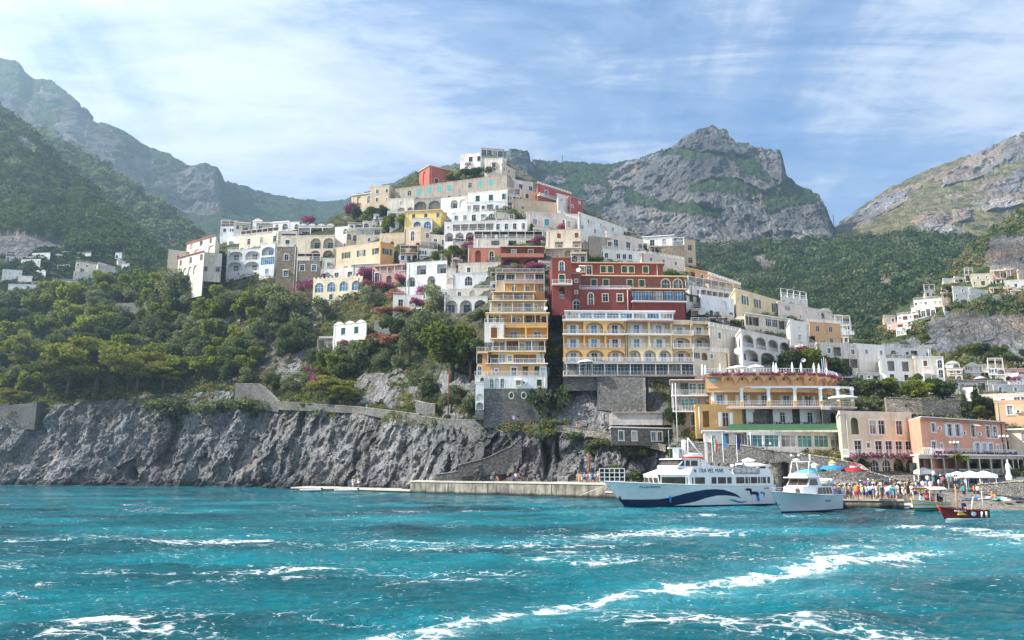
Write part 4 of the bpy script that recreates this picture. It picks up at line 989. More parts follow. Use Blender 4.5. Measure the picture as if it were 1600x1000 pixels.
H('pale pink house left of the white rooftop terraces with globe lamps', 802, 833, (282, 287), 300, 'pinkwhite', ['.w.w'], sh=BROWN_S, roof='flat', dep=8)
H('white terraces with red walls and globe lamps on the right skyline', 840, 893, (287, 304), 314, 'red', ['.w.w.w+b'], roof='rail', tr=TRIM, dep=7)
H('bright red house stepping down the right skyline', 889, 911, (308, 314), 336, 'red', ['.w', 'w.', '.w'], right=['w', 'w', 'w'], roof='flat', dep=7)
H('white steps of flats between the red house and the tan wall', 872, 893, (306, 312), 337, 'white', ['w.', '.w', 'w.+b'], roof='rail', dep=6)
H('weathered tan terrace wall house under the cream yellow house', 801, 884, (312, 320), 336, 'tan', ['.n......'], roof='flat', dep=8, tr=None)
H('long pale beige house with a roof garden above the cream balconied villa', 822, 905, (333, 337), 357, 'pinkwhite', ['.w.t..w..'], roof='flat', dep=8)
H('white row of terraces stepping down the right skyline', 905, 980, (334, 360), 372, 'white', ['.w.w.w.w', 'w.w.w.w.'], roof='flat', dep=7)
H('white sloping roof terraces left of the skyline steps', 884, 932, (338, 352), 365, 'oldwhite', ['w..w.'], roof='rail', dep=7)
H('beige house with cream arched balconies in the centre of the town', 853, 908, (362, 360), 403, 'beige', ['.c.c', '.l.l+b', 'vvkk'], sh=BROWN_S, tr=None, balm=W_['cream'], roof='flat', left=['..', 'w.', '..'], dep=9)
H('grey stone house with one window below a white veranda', 920, 957, (371, 374), 403, 'greytan', ['...w', '..w.'], tr=TRIM, roof='flat', dep=7, add=[
  dict(q=(912, 945, (358, 356), 372), dd=2, wall='oldwhite', floors=['lll'], roof='slab')])
H('long peach house with railed windows below the skyline steps', 948, 1005, (364, 377), 393, 'pinkwhite', ['.j.j.A'], roof='flat', dep=8)
H('white and pale blue rooftop house with a sloping canopy on the right shoulder', 1005, 1052, (371, 368), 387, 'white', ['.d.w.'], roof='slab', dep=9)
H('tall brown stone house with a white roof frame on the right shoulder', 1030, 1070, (386, 384), 415, 'brownstone', ['...', '...'], roof='pergola', dep=12, tr=None, can=None, right=['.w', '.w'], add=[
  dict(q=(1070, 1087, (376, 378), 416), wall='tan', floors=['w', 'w'], roof='flat', yaw=0)])
H('white house with dark canopies above the dark red hotel', 943, 1008, (390, 394), 409, 'white', ['w.www.w'], roof='rail', dep=7)
H('pink white house with a bougainvillea roof above the dark red hotel', 1003, 1070, (396, 407), 428, 'pinkwhite', ['.w.w.w.', '.A...w.'], roof='rail', dep=9)
# left wing of the town
H('small square tan house at the far left end of the town', 262, 293, (392, 395), 425, 'beige', ['.n.', '...'], roof='flat', left=['.w.', 'w..'], dep=7, d=300)
H('stepped white house with brown roof canopies at the left end of the town', 292, 336, (381, 368), 398, 'oldwhite', ['www', '.v.v'], roof='slab', sh=BROWN_S, d=297, dep=8, tr=W_['brick'], add=[
  dict(q=(278, 318, (405, 391), 430), d=291, wall='oldwhite', floors=['w.w.w', '.vvv.'], roof='slab', dep=6, left=['.w.', 'v.w']),
  dict(q=(316, 346, (396, 398), 428), d=289, wall='oldwhite', floors=['.v.', 'w.w'], roof='flat', sink=3)])
H('white hotel wing with two storeys of wide arched loggias', 354, 407, (391, 389), 432, 'bluewhite', ['aa+r', 'aa+r', '.w.w'], fw=[1, 1, .5], roof='rail', dep=7, name='hotel', cat='hotel', add=[
  dict(q=(406, 430, (384, 382), 432), wall='bluewhite', floors=['a', 'g', 'w'], gl=GLASSB, dd=-1, roof='rail')])
H('curved cream terrace wing with blue doors and roof pergolas', 374, 434, (371, 364), 388, 'cream', ['.d.d.d', '.w....'], fw=[1.2, .6], gl=GLASSB, roof='pergola', can=STRAW, dep=10, dd=3, add=[
  dict(q=(355, 378, (371, 369), 388), wall='white', floors=['d.'], roof='rail', dd=4)])
sg = H('stone tower of the cliff hotel with a dark name sign', 431, 462, (386, 386), 462, 'brownstone', ['.w.', '.w.', '...'], fw=[1, 1, 1], gl=GLASSB, roof='rail', dep=10, name='hotel', cat='hotel', add=[
  dict(q=(435, 464, 363, 386), wall='cream', floors=['...', '.c.+b'], fw=[.6, 1.1], roof='flat', dd=1.5, sh=GREEN_S)])
H('cream hotel wing with pairs of arched balconies under a sandy vaulted roof', 463, 523, (370, 369), 408, 'cream', ['.aa+r', '.aa+r'], roof='flat', dep=9, rail=IRON, sh=GREEN_S, name='hotel', cat='hotel', add=[
  dict(q=(466, 523, (353, 353), 370), dd=4, wall='white', floors=['lll+r'], roof='vault')])
H('rough stone house with two windows under a dark pergola', 462, 499, (408, 408), 468, 'brownstone', ['ww', '..', '..'], roof='pergola', can=DARKW, dep=7, gl=GLASSB)
H('white gabled house with small windows beside the vaulted hotel', 523, 545, (357, 355), 388, 'white', ['.A', '..', '.w'], roof='flat', dep=7, right=['.A.A', '....', '....'], add=[
  dict(q=(541, 559, (362, 366), 388), dd=2, wall='cream', floors=['AA', '..'], roof='flat')])
H('glazed roof veranda behind the tan shuttered house', 557, 597, (357, 357), 380, 'beige', ['ggg', '.w.'], dd=2, roof='slab', dep=6)
H('weathered tan house with green shutters above the arched cream house', 523, 594, (389, 379), 428, 'tan', ['.s.s.s', '.c..s.'], tr=None, roof='flat', dep=9, right=['.s.', '...'], add=[
  dict(q=(594, 615, (380, 384), 424), wall='ochre', floors=['.s.', '...'], yaw=20, roof='flat')])  # ochre on the right face puts its warm shade into the wall colour
H('low tan wall house with a small arched door', 593, 633, (367, 365), 386, 'tan', ['.....', '..k..'], roof='flat', dep=7, tr=None)
H('tan house with one large arched window in the upper left town', 632, 657, (358, 356), 396, 'tan', ['.A.', '..k'], roof='flat', dep=9, tr=TRIM, right=['.w', '..'], add=[
  dict(q=(657, 671, (357, 360), 392), wall='tan', floors=['.w', '..'], yaw=20, roof='flat')])
H('low white house with a dark arched door between the pink and tan houses', 671, 696, (368, 370), 386, 'oldwhite', ['.d.w'], dep=6, roof='flat')
H('white block with a dark canopy over an arched niche', 550, 592, (414, 412), 434, 'oldwhite', ['.k..'], roof='slab', dep=7)
H('long low white terrace with a blue awning left of the arched cream house', 500, 552, (422, 418), 440, 'white', ['d.w.d'], roof='rail', dep=7, add=[dict(q=(503, 525, 405, 422), floors=['.w.'], dd=2)])
H('cream house with three arched balconies and a crenellated roof', 489, 566, (439, 434), 470, 'cream', ['AAAA+', '.c.c'], fw=[1.2, .9], tr=CREAMT, gl=GLASSB, roof='crenel', dep=8)
H('terracotta pink house with a canopy in the middle left town', 585, 632, (417, 414), 440, 'rose', ['d.k.d+p'], can=STRAW, roof='flat', dep=7)
H('low pink house under flowering terraces', 592, 634, (428, 427), 447, 'rose', ['.k.d+'], roof='rail', dep=6)
H('white cottage with green shutters and a vaulted roof alone among the trees', 521, 572, (509, 504), 546, 'white', ['.c.c.+', '.v.s.'], roof='vault', dep=8, name='cottage', cat='cottage', rail=IRON, add=[dict(q=(498, 522, 528, 546), floors=['l.+p'], can=STRAW, roof='flat', wall='oldwhite')])
H('small white house hung with pink bougainvillea', 614, 662, (462, 462), 484, 'white', ['.d.n.d'], roof='rail', dep=7, add=[dict(q=(621, 645, 451, 463), floors=['.o.o'], dd=3, roof='flat', wall='white')])
H('white house with dark loggias over two tall arches', 635, 698, (413, 409), 456, 'bluewhite', ['.l.l', 'a.a.', '....'], fw=[1, 1, .5], roof='flat', dep=9, tr=None, left=['..', '.w', '..'], add=[
  dict(q=(697, 712, (421, 421), 456), floors=['.', 'v', '.'], wall='oldwhite')])
H('old white house with shutters left of the red arched terraces', 716, 782, (414, 412), 429, 'oldwhite', ['.w..w.'], roof='flat', sh=BROWN_S, dep=7)
H('pale house with two great arched glass doors', 708, 773, (429, 428), 447, 'bluewhite', ['.A.A'], roof='flat', gl=GLASS, tr=None, dep=7)
H('faded white terrace house with a blind arch under the great arched doors', 703, 773, (452, 451), 466, 'oldwhite', ['.w.v.c.'], roof='rail', sh=BROWN_S, tr=None, dep=6)
H('white arcade of three arches on a rough stone base', 694, 762, (466, 465), 489, 'white', ['aaa'], roof='flat', dep=7, sinkm=W_['palestone'], sink=6)
H('white pergola terrace with bougainvillea above the red arched house', 740, 848, (374, 374), 384, 'oldwhite', ['..l.l.l.'], roof='pergola', can=DARKW, dep=6)
H('brick red house with cream trimmed doors over white vaulted loggias', 783, 849, (386, 386), 420, 'darkred', ['.b.b.+bw', 'aa+r'], tr=CREAMT, sh=DARKW, roof='slab', dep=8, balm=W_['brick'], add=[
  dict(q=(731, 784, (388, 388), 410), wall='brick', floors=['.k.A.'], roof='rail', dep=7)])
# the tall tiered house
H('tall ochre house of stacked terraces and awnings standing on a dark stone base', 756, 855, 588.5, 607, 'bluewhite', ['.AvA..w...c.'], d=162, yaw=0, gl=GLASSB, roof='rail', dep=13, sink=8, name='apartment_building', cat='building', sinkm=W_['stone'], can=CANVAS, tr=CREAMT, balm=plain('slab_brown', (.36, .26, .18), .8, var=.3), add=[
  dict(q=(745, 763, 550, 587), d=163.8, wall='ochre', floors=['l.+p', 'A.'], sink=0, dep=9, roof='rail'),
  dict(q=(742, 757, 588, 600), d=161.5, wall='bluewhite', floors=['.k'], sink=0, dep=9, roof='rail'), dict(q=(743, 756, 600, 640), d=161.2, wall='bluewhite', floors=['.', 'v', 'k'], sink=2, dep=8, roof='flat'),
  dict(q=(762, 853, 569, 588.5), d=163.3, wall='gold', floors=['.n..d.l.lb+b'], sink=0, dep=12, roof='slab', tr=TRIM),
  dict(q=(767, 850, 550, 569), d=164.5, wall='gold', floors=['lgwlllg+b'], sink=0, dep=12, roof='slab'),
  dict(q=(769, 852, 530, 550), d=166.5, wall='ochre', floors=['lgllwggl+bp'], sink=0, dep=12, roof='slab'),
  dict(q=(757, 787, 505, 535), d=166.6, wall='white', floors=['.c.'], sink=2, dep=12, roof='rail', sh=BROWN_S),
  dict(q=(787, 856, 508, 530), d=169, wall='gold', floors=['ll+r', ], sink=0, dep=12, roof='flat'),
  dict(q=(761, 856, 490, 508), d=173, wall='gold', floors=['cc.w.llc+bp'], sink=0, dep=12, roof='slab', sh=DARKW, rail=IRON),
  dict(q=(766, 852, 471, 489), d=177, wall='tan', floors=['.gg.ggw.+bp'], sink=0, dep=10, roof='slab', can=STRAW),
  dict(q=(770, 834, 457, 470), d=180, wall='ochre', floors=['.g.gg.+bp'], sink=0, dep=10, roof='slab', can=STRAW),
  dict(q=(787, 851, 443, 472), d=184, wall='ochre', floors=['.d.d.g+p', '......'], sink=0, dep=10, roof='rail', can=STRAW)])
H('ochre terrace house under bougainvillea above the tiered house', 774, 851, 426, 440, 'tan', ['gg.gg+p'], can=STRAW, roof='rail', dep=8, d=192)
# dark red hotel
H('dark red corner tower with an arched balcony and cream trim', 863, 893, 405, 486, 'darkred', ['.A.+', '.c.+b', '.a.+r', '...'], fw=[.9, 1, 1, .9], tr=CREAMT, d=180, yaw=0, sink=1, sh=GREEN_S, gl=GLASSB, roof='flat', name='hotel', cat='hotel', left=['...', '...', '...', '...'])
H('dark red hotel with cream trimmed windows and glass verandas', 893, 1036, 411, 430, 'darkred', ['.wd.cc.cc.c..'], tr=CREAMT, d=196, yaw=2, sh=GREEN_S, gl=GLASS, roof='tile', name='hotel', cat='hotel', dep=9, add=[
  dict(q=(900, 1068, 432, 452), d=187, floors=['.cc.cc.AA+b', ], yaw=2, dep=10, roof='slab', rail=IRON, sink=2),
  dict(q=(906, 986, 453, 484), d=182, wall='darkred', floors=['.A.w.w.', '.......'], fw=[1, .3], yaw=0, roof='rail', dep=8),
  dict(q=(987, 1070, 452, 484), d=181, wall='darkred', floors=['ggggg+b', '.......'], fw=[1, .6], gl=GLASSB, yaw=3, roof='slab', dep=9, rail=IRON),
  dict(q=(893, 908, 430, 484), d=182.5, wall='darkred', floors=['n', 'n', 'A'], yaw=0, roof='flat')])
# yellow hotel
H('large yellow hotel with three floors of white shuttered balconies', 880, 979, 500, 566, 'gold', ['BRR+e', 'BBB+e', 'RRR'], d=165, yaw=1, sink=3, sh=WHITE_S, tr=TRIM, roof='rail', gl=GLASSB, dep=12, name='hotel', cat='hotel', bh=.95, balm=W_['paleyellow'], add=[
  dict(q=(979, 1050, 500, 566), d=165.5, wall='paleyellow', floors=['BB+e', 'BB+e', 'RRR'], yaw=3, roof='tile'),
  dict(q=(1050, 1081, 504, 566), d=167, wall='paleyellow', floors=['B+b', 'R+b', 'R'], yaw=4, roof='flat', dep=10),
  dict(q=(1082, 1111, (503, 504), 566), d=170, wall='paleyellow', floors=['B+b', 'R+b', 'd'], roof='rail', dep=8),
  dict(q=(884, 1052, 487, 499), d=171, wall='bluewhite', floors=['gggggggg'], yaw=1, roof='slab', dep=5, sink=1),
  dict(q=(880, 1085, 566, 588), d=164, wall='stone', floors=['.ggggggggg+bp'], yaw=1, roof='rail', dep=8, can=CANVW, gl=GLASS)])
# right slope
H('small orange house at the right end of the skyline', 1071, 1108, (419, 427), 440, 'orange', ['.l.w.'], roof='slab', dep=8, tr=CREAMT)
H('row of low orange houses stepping down the right ridge', 1108, 1158, (430, 447), 455, 'orange', ['w..w..c'], roof='rail', dep=8)
H('white house with a white pergola roof on the right ridge', 1077, 1148, (447, 458), 466, 'white', ['.wlllllw'], roof='pergola', can=CANVW, dep=7, left=['..'])
H('small white house with a brown eave left of the satellite dishes', 1072, 1099, (461, 465), 484, 'white', ['.c.ww', '.....'], roof='slab', dep=7, d=196, tr=DARKW)
H('white house with a blue awning and an arched doorway on the right slope', 1095, 1147, (463, 470), 498, 'bluewhite', ['...v.', '.cd.A'], roof='flat', dep=9)
H('long yellow house with white quoins and railed doors on the right slope', 1150, 1232, (454, 477), 496, 'paleyellow', ['.b.b..b.b', '.........'], fw=[1.3, .8], tr=TRIM, roof='flat', dep=9, rail=IRON)
H('pale pink gabled house with a white scaffold frame on its roof', 1216, 1283, (474, 487), 500, 'pinkwhite', ['.g..w.w', '...w..w'], roof='flat', dep=9, add=[
  dict(q=(1222, 1262, (464, 470), 476), dd=5, wall='white', floors=['..n.'], roof='pergola', can=None)])
H('orange tan house with a white roof terrace at the right end of the slope', 1263, 1314, (503, 507), 541, 'orange', ['.w.w.', 'l..w.'], tr=None, roof='rail', dep=10, right=['w.w', '...'])
H('white house with one balcony beside the orange tan house', 1235, 1264, (503, 507), 548, 'white', ['.n.', '.j.', '...'], roof='flat', dep=9)
H('long white veranda house full of plants on the right slope', 1165, 1236, (490, 500), 521, 'oldwhite', ['ll.gglg', '.......'], fw=[1.2, .6], roof='slab', dep=8)
H('white villa with a loggia of slender arches over three great arches', 1160, 1236, (518, 534), 585, 'white', ['aaaa+r', 'aaa+', '....'], fw=[1, .9, .7], roof='flat', dep=10, tr=None, name='villa', cat='villa')
H('plain old white house with stairs behind the umbrella terrace', 1110, 1160, (510, 520), 580, 'oldwhite', ['.w..w', '.....', '.....'], roof='rail', dep=9)
H('low cream wall house with dark windows beside the yellow hotel', 1084, 1140, (548, 552), 578, 'cream', ['gkw..', '.....'], roof='rail', dep=8, d=166)
H('white and cream house with square windows above the grey umbrella terrace', 1278, 1340, (538, 541), 592, 'oldwhite', ['.wl.w', '.l.ll', '..w.+b'], roof='flat', dep=9)
H('white house with a long slanting stair wall right of the flag terrace', 1338, 1384, (540, 543), 590, 'white', ['.w.w', '...l', '....'], roof='flat', dep=9)
H('white villa with dark doors and a canopy under the right slope', 1376, 1432, (560, 562), 600, 'white', ['.l.l.', '.c.c.'], sh=DARKW, roof='rail', dep=9, name='villa', cat='villa', add=[
  dict(q=(1380, 1455, (543, 546), 562), dd=6, floors=['.A.wl.w'], wall='white', roof='rail')])
H('old stone fronted house with one arched window at the end of the white row', 1430, 1476, (560, 560), 606, 'oldwhite', ['.c.A', '...A', '....'], sh=BROWN_S, roof='flat', dep=9, right=['.', '.', '.'])
H('low white house under a vine pergola on the right slope', 1396, 1450, (596, 598), 618, 'bluewhite', ['d.d.dd'], roof='slab', dep=7)
H('white house with one arched window behind the cypresses', 1503, 1527, (610, 608), 640, 'white', ['.A', 'nn'], roof='flat', dep=7)
H('low white house with a lilac umbrella terrace on the right edge', 1478, 1560, (594, 596), 610, 'bluewhite', ['wwn..l.l'], roof='tile', dep=7)
H('white terraces with awnings behind the salmon house on the right edge', 1545, 1640, (601, 603), 616, 'white', ['.w.w.w.l'], roof='rail', dep=7)
H('pink house behind magenta bougainvillea on the right edge', 1560, 1640, (579, 579), 590, 'rose', ['l.w.w.w'], roof='flat', dep=7)
H('white balconied house above the salmon house on the right edge', 1530, 1640, (620, 616), 634, 'pinkwhite', ['.w.w.gg.gg+b'], roof='flat', dep=7)
H('salmon house with white framed windows above the pink hotel', 1556, 1650, (630, 628), 668, 'apricot', ['.d.d.d', '...w..'], gl=GLASSB, roof='flat', dep=9)
H('cream house at the right edge beyond the pink hotel', 1577, 1660, (672, 670), 735, 'cream', ['.g.g', '.d.d+b', '....'], roof='slab', dep=9, d=133)
# waterfront
H('orange restaurant building with a scalloped cornice of arched corbels', 1102, 1265, (588, 590), 612, 'orange', ['..........'], d=146.6, yaw=2, roof='none', dep=14, sink=0, name='restaurant_building', cat='building', tr=None, add=[
  dict(q=(1108, 1280, (610, 613), 636), d=148, wall='ochre', floors=['.b..b..b..b..b.'], sh=WHITE_S, dep=10, roof='flat', gl=GLASSB, sink=1, yaw=2),
  dict(q=(1160, 1286, (637, 638), 668), d=146.5, wall='stone', floors=['v.v.v.k'], dep=10, roof='flat', sink=2, yaw=2),
  *[dict(q=(a, b, (638, 638.5), 661.5), d=146.0, wall='bluewhite', floors=['b+f'], dep=1.6, roof='flat', sink=.3, yaw=2, sh=WHITE_S) for a, b in ((1166, 1196), (1208, 1238), (1250, 1282))],
  dict(q=(1087, 1160, (636, 637), 668), d=145, wall='gold', floors=['.l..b..'], fw=[1], dep=10, roof='flat', sh=WHITE_S, sink=2, yaw=1),
  dict(q=(1286, 1318, (641, 643), 680), d=144.5, wall='stone', floors=['.k.', '...'], dep=9, roof='rail', sink=2, yaw=4)])
H('white balcony house with shuttered glass left of the orange restaurant', 1050, 1104, 594, 668, 'grey', ['.lgg+b', '.gg.+b', 'g.g.'], d=151, yaw=0, roof='tile', dep=9, gl=GLASST, tr=TRIM)
H('glazed white seafront restaurant with a green roof terrace', 1167, 1347, (675, 676), 702, 'white', ['ggggggg'], d=134, yaw=3, roof='none', dep=9, gl=GLASST, sink=.6, name='restaurant', cat='restaurant', tr=TRIM)
H('small white terrace house with flowers left of the glazed restaurant', 1100, 1168, (674, 674), 694, 'white', ['.w.l.lk'], d=135, yaw=0, roof='slab', dep=8, sink=3)
H('cream seafront hotel with flowered balconies over tall arches', 1316, 1428, (647, 650), 742, 'cream', ['.a.dd.d.', '.dndddd+bf', 'kkAAkA'], fw=[1, 1.05, .9], d=125, tr=TRIM, rail=WRAIL, roof='flat', dep=12, name='hotel', cat='hotel', balm=TRIM)
H('pink seafront hotel with white framed windows and flowered balconies', 1440, 1572, (652, 660), 712, 'salmon', ['.w.bb.d.dd.+', '.dn.w..bbdnd+bf'], d=124, tr=TRIM, rail=WRAIL, roof='tile', dep=12, name='hotel', cat='hotel', balm=TRIM, gl=GLASSB, sh=WHITE_S)
H('open fronted restaurant with lamps and white tablecloths under the pink hotel', 1436, 1600, (711, 713), 742, 'oldwhite', ['lllllllll+r'], d=121.5, tr=TRIM, roof='slab', dep=6, name='restaurant', cat='restaurant', sinkm=W_['darkstone'], fr=DARKW)
# behind and above on the right hill, and the villages on both sides
def small(label, x0, x1, yt, yb, wall, fl, d, group=None, **k):
    hn = 'near_left_hill' if x1 < 300 else 'right_hill' if x0 > 1380 and not 1455 < x0 < 1465 else 'wooded_valley'
    d0 = d; d = float(surf(hn, (x0+x1)/2, yb)[1])-(9 if x1 < 300 else 4)
    if 'add' in k: k['add'] = [{**a, 'd': a['d']-d0+d} for a in k['add']]
    return H(label, x0, x1, yt, yb, wall, fl, d=d, near=False, group=group, sink=k.pop('sink', 8), dep=k.pop('dep', 9), **k)
small('ochre and white villa on top of the right hand hill', 1519, 1552, (430, 429), 446, 'cream', ['.w.w.', 'w.l.w'], 300)
small('white villa with many balconies standing on the coast road', 1490, 1520, (449, 450), 476, 'white', ['.w.', 'w.w', '.l.'], 290, add=[dict(q=(1516, 1545, (452, 456), 478), d=292, floors=['w.w.', '.w.w'], wall='white')])
small('pink flats left of the umbrella pine on the coast road', 1472, 1490, (458, 460), 480, 'pinkwhite', ['w.', '.w'], 288)
small('pale stepped hotel terraces sloping below the coast road', 1428, 1474, (470, 466), 490, 'pinkwhite', ['www.ww', 'llllll'], 285, roof='rail', add=[dict(q=(1424, 1462, (482, 478), 500), d=280, floors=['wlwlw'], wall='pinkwhite', roof='rail')])
small('pink and turquoise stepped house below the coast road', 1402, 1436, (494, 490), 508, 'pinkwhite', ['wlwl', 'w.w.'], 275, roof='rail')
small('lowest white stepped house on the right hand hill', 1386, 1420, (508, 504), 524, 'rose', ['w.lw', '.lw.'], 268, roof='rail', add=[dict(q=(1400, 1424, (514, 512), 526), d=262, floors=['w.l'], wall='white')])
small('cream house alone at the right end of the coast road', 1570, 1640, (440, 437), 452, 'white', ['.w.w.w'], 300)
small('tiny farmhouse on the wooded valley side', 1234, 1256, 420, 425, 'cream', ['wwww'], 520)
small('white terraced farmhouse among the far valley trees', 1460, 1478, 400, 412, 'white', ['w.w', '...'], 470)
small('grey roofed house half hidden behind the pink gabled house', 1270, 1300, 470, 484, 'bluewhite', ['w.w', '.w.'], 330)
small('big plain white house at the left edge of the far village', 3, 34, (422, 424), 438, 'white', ['.n.n', 'n..n'], 392, add=[dict(q=(28, 50, (432, 433), 442), d=388, floors=['....'], wall='white')])
small('lower white house in trees at the left edge of the far village', 12, 56, (445, 446), 464, 'bluewhite', ['.w.w.', '.....'], 376)
small('long pink roofed terrace in the far village', 30, 80, (440, 441), 449, 'pinkwhite', ['....w.'], 383, roof='tile')
small('pale pink flats with a row of arches in the far village', 81, 121, (438, 440), 454, 'pinkwhite', ['wwwwww', 'kkkkkk'], 374, roof='rail')
small('white house beside the pink arched flats in the far village', 121, 144, (441, 443), 452, 'white', ['w.w.w'], 378)
small('long cream flats with balconies in the far village', 114, 158, (425, 429), 440, 'oldwhite', ['ww.www', '.w.w.w'], 388)
small('upper row of stepped white flats in the far village', 118, 166, (409, 416), 428, 'oldwhite', ['w.w.w.w', '.l.l.l.'], 400, roof='rail', add=[dict(q=(136, 182, (419, 424), 434), d=396, floors=['w.lw.lw'], wall='oldwhite', roof='rail')])
small('highest row of pale flats at the right of the far village', 152, 180, (412, 420), 432, 'oldwhite', ['wwwww', 'l.l.l'], 404, roof='rail')
small('white villa with long balconies under the left outcrop', 33, 63, (407, 406), 412, 'white', ['w.w.w'], 415, add=[dict(q=(41, 68, 402, 408), d=420, floors=['llll'], wall='oldwhite')])
small('small white house over the left village near the outcrop', 50, 78, (397, 396), 402, 'white', ['w.w.'], 428)
small('little white house above the far flats', 95, 112, 394, 400, 'white', ['w.w'], 430)
small('white stepped house alone on the ridge above the far village', 184, 196, (406, 410), 414, 'white', ['www'], 430, add=[dict(q=(180, 190, 396, 406), d=436, floors=['w.'], wall='bluewhite'), dict(q=(190, 202, 413, 419), d=426, floors=['..'], wall='white')])

# ---- smaller houses packed into the gaps between the named ones
def infill(poly, n, seed, where, wr, hr, group, hill_=None, walls=('white', 'oldwhite', 'cream', 'beige', 'pinkwhite', 'bluewhite', 'tan', 'white', 'oldwhite'), lim=.22):
    r = random.Random(seed); got = []; t = 0; xs = [p[0] for p in poly]; ys = [p[1] for p in poly]
    while len(got) < n and t < 6000:
        t += 1; w_ = r.uniform(*wr); h_ = r.uniform(*hr); x = r.uniform(min(xs), max(xs)); y = r.uniform(min(ys), max(ys))
        if not in_poly(np.array([x]), np.array([y-h_/2]), poly)[0]: continue
        a = (x-w_/2, x+w_/2, y-h_, y); ov = 0
        for b in RECTS+got:
            ox = min(a[1], b[1])-max(a[0], b[0]); oy = min(a[3], b[3])-max(a[2], b[2])
            if ox > 0 and oy > 0: ov += ox*oy
        if ov > lim*w_*h_: continue
        got.append(a)
    got.sort(key=lambda a: (int(a[3]//30), a[0])); last = None; k = 0
    CN = {'white': 'white', 'oldwhite': 'stained white', 'cream': 'cream', 'beige': 'beige', 'pinkwhite': 'pale pink', 'bluewhite': 'cool white', 'tan': 'tan', 'brick': 'brick red', 'ochre': 'ochre', 'peach': 'peach'}
    for a in got:
        row = int(a[3]//30); k = k+1 if row == last else 0; last = row; ri = sorted({int(b[3]//30) for b in got}).index(row)
        wl = r.choice(walls); nb = max(2, int((a[1]-a[0])/9)); fl = []
        for f in range(2 if a[3]-a[2] > 15 else 1): fl.append(''.join(r.choice('wscdaAlnk.ws') for _ in range(nb))+r.choice(('', '', '+b', '+r', '+p', '+e')))
        rf = r.choice(('flat', 'rail', 'flat', 'vault', 'tile', 'pergola')); sh_ = r.choice((GREEN_S, BROWN_S, WHITE_S, GREEN_S))
        d = float(surf(hill_, (a[0]+a[1])/2, a[3])[1])-4 if hill_ else Dn((a[0]+a[1])/2, a[3])+.3
        H(f"{CN[wl]} little house with {dict(flat='flat', rail='railed', vault='vaulted', tile='tiled', pergola='pergola')[rf]} roof, {('first','second','third','fourth','fifth','sixth','seventh','eighth','ninth','tenth','eleventh','twelfth')[min(k, 11)]} in {('top','second','third','fourth','fifth','sixth','seventh','eighth','ninth','tenth')[min(ri, 9)]} row {where}", a[0], a[1], (a[2]+r.uniform(-1, 1), a[2]+r.uniform(-1, 2)), a[3], wl, fl, d=d, roof=rf, sh=sh_, rail=r.choice((WRAIL, IRON)), can=r.choice((STRAW, CANVAS, CANVW)), group=group, sink=6, near=hill_ is None, dep=None if hill_ is None else 8)
infill([(600, 335), (640, 300), (800, 270), (860, 300), (1000, 370), (1060, 400), (1060, 420), (900, 410), (860, 420), (850, 440), (760, 470), (690, 500), (630, 480), (600, 420), (520, 420), (540, 360)], 66, 5, 'of central gap houses', (13, 30), (10, 18), 'little houses packed into the upper town', lim=.32)
infill([(1060, 430), (1160, 450), (1320, 500), (1320, 560), (1240, 560), (1110, 510), (1060, 470)], 30, 6, 'of right slope gap houses', (14, 30), (10, 18), 'little houses on the right slope', lim=.35)
infill([(1320, 545), (1480, 570), (1600, 590), (1600, 640), (1500, 640), (1400, 600), (1320, 600)], 20, 8, 'of harbour gap houses', (18, 36), (12, 18), 'little houses above the harbour', lim=.35)
infill([(1385, 500), (1425, 475), (1470, 448), (1520, 425), (1600, 425), (1600, 455), (1550, 478), (1490, 484), (1430, 505), (1425, 530), (1390, 530)], 15, 9, 'along the coast road', (13, 24), (9, 14), 'little houses along the coast road', 'right_hill', ('white', 'pinkwhite', 'white', 'cream', 'peach'), .3)
infill([(0, 405), (60, 395), (110, 395), (180, 405), (200, 425), (170, 452), (60, 468), (0, 462)], 13, 10, 'of far left village houses', (12, 24), (7, 11), 'little houses of the far village', 'near_left_hill', ('white', 'pinkwhite', 'white', 'bluewhite', 'oldwhite'), .3)
infill([(350, 350), (440, 345), (470, 356), (560, 350), (600, 375), (560, 385), (470, 372), (360, 372)], 8, 12, 'behind the left hotels', (14, 26), (9, 14), 'little houses behind the left hotels')
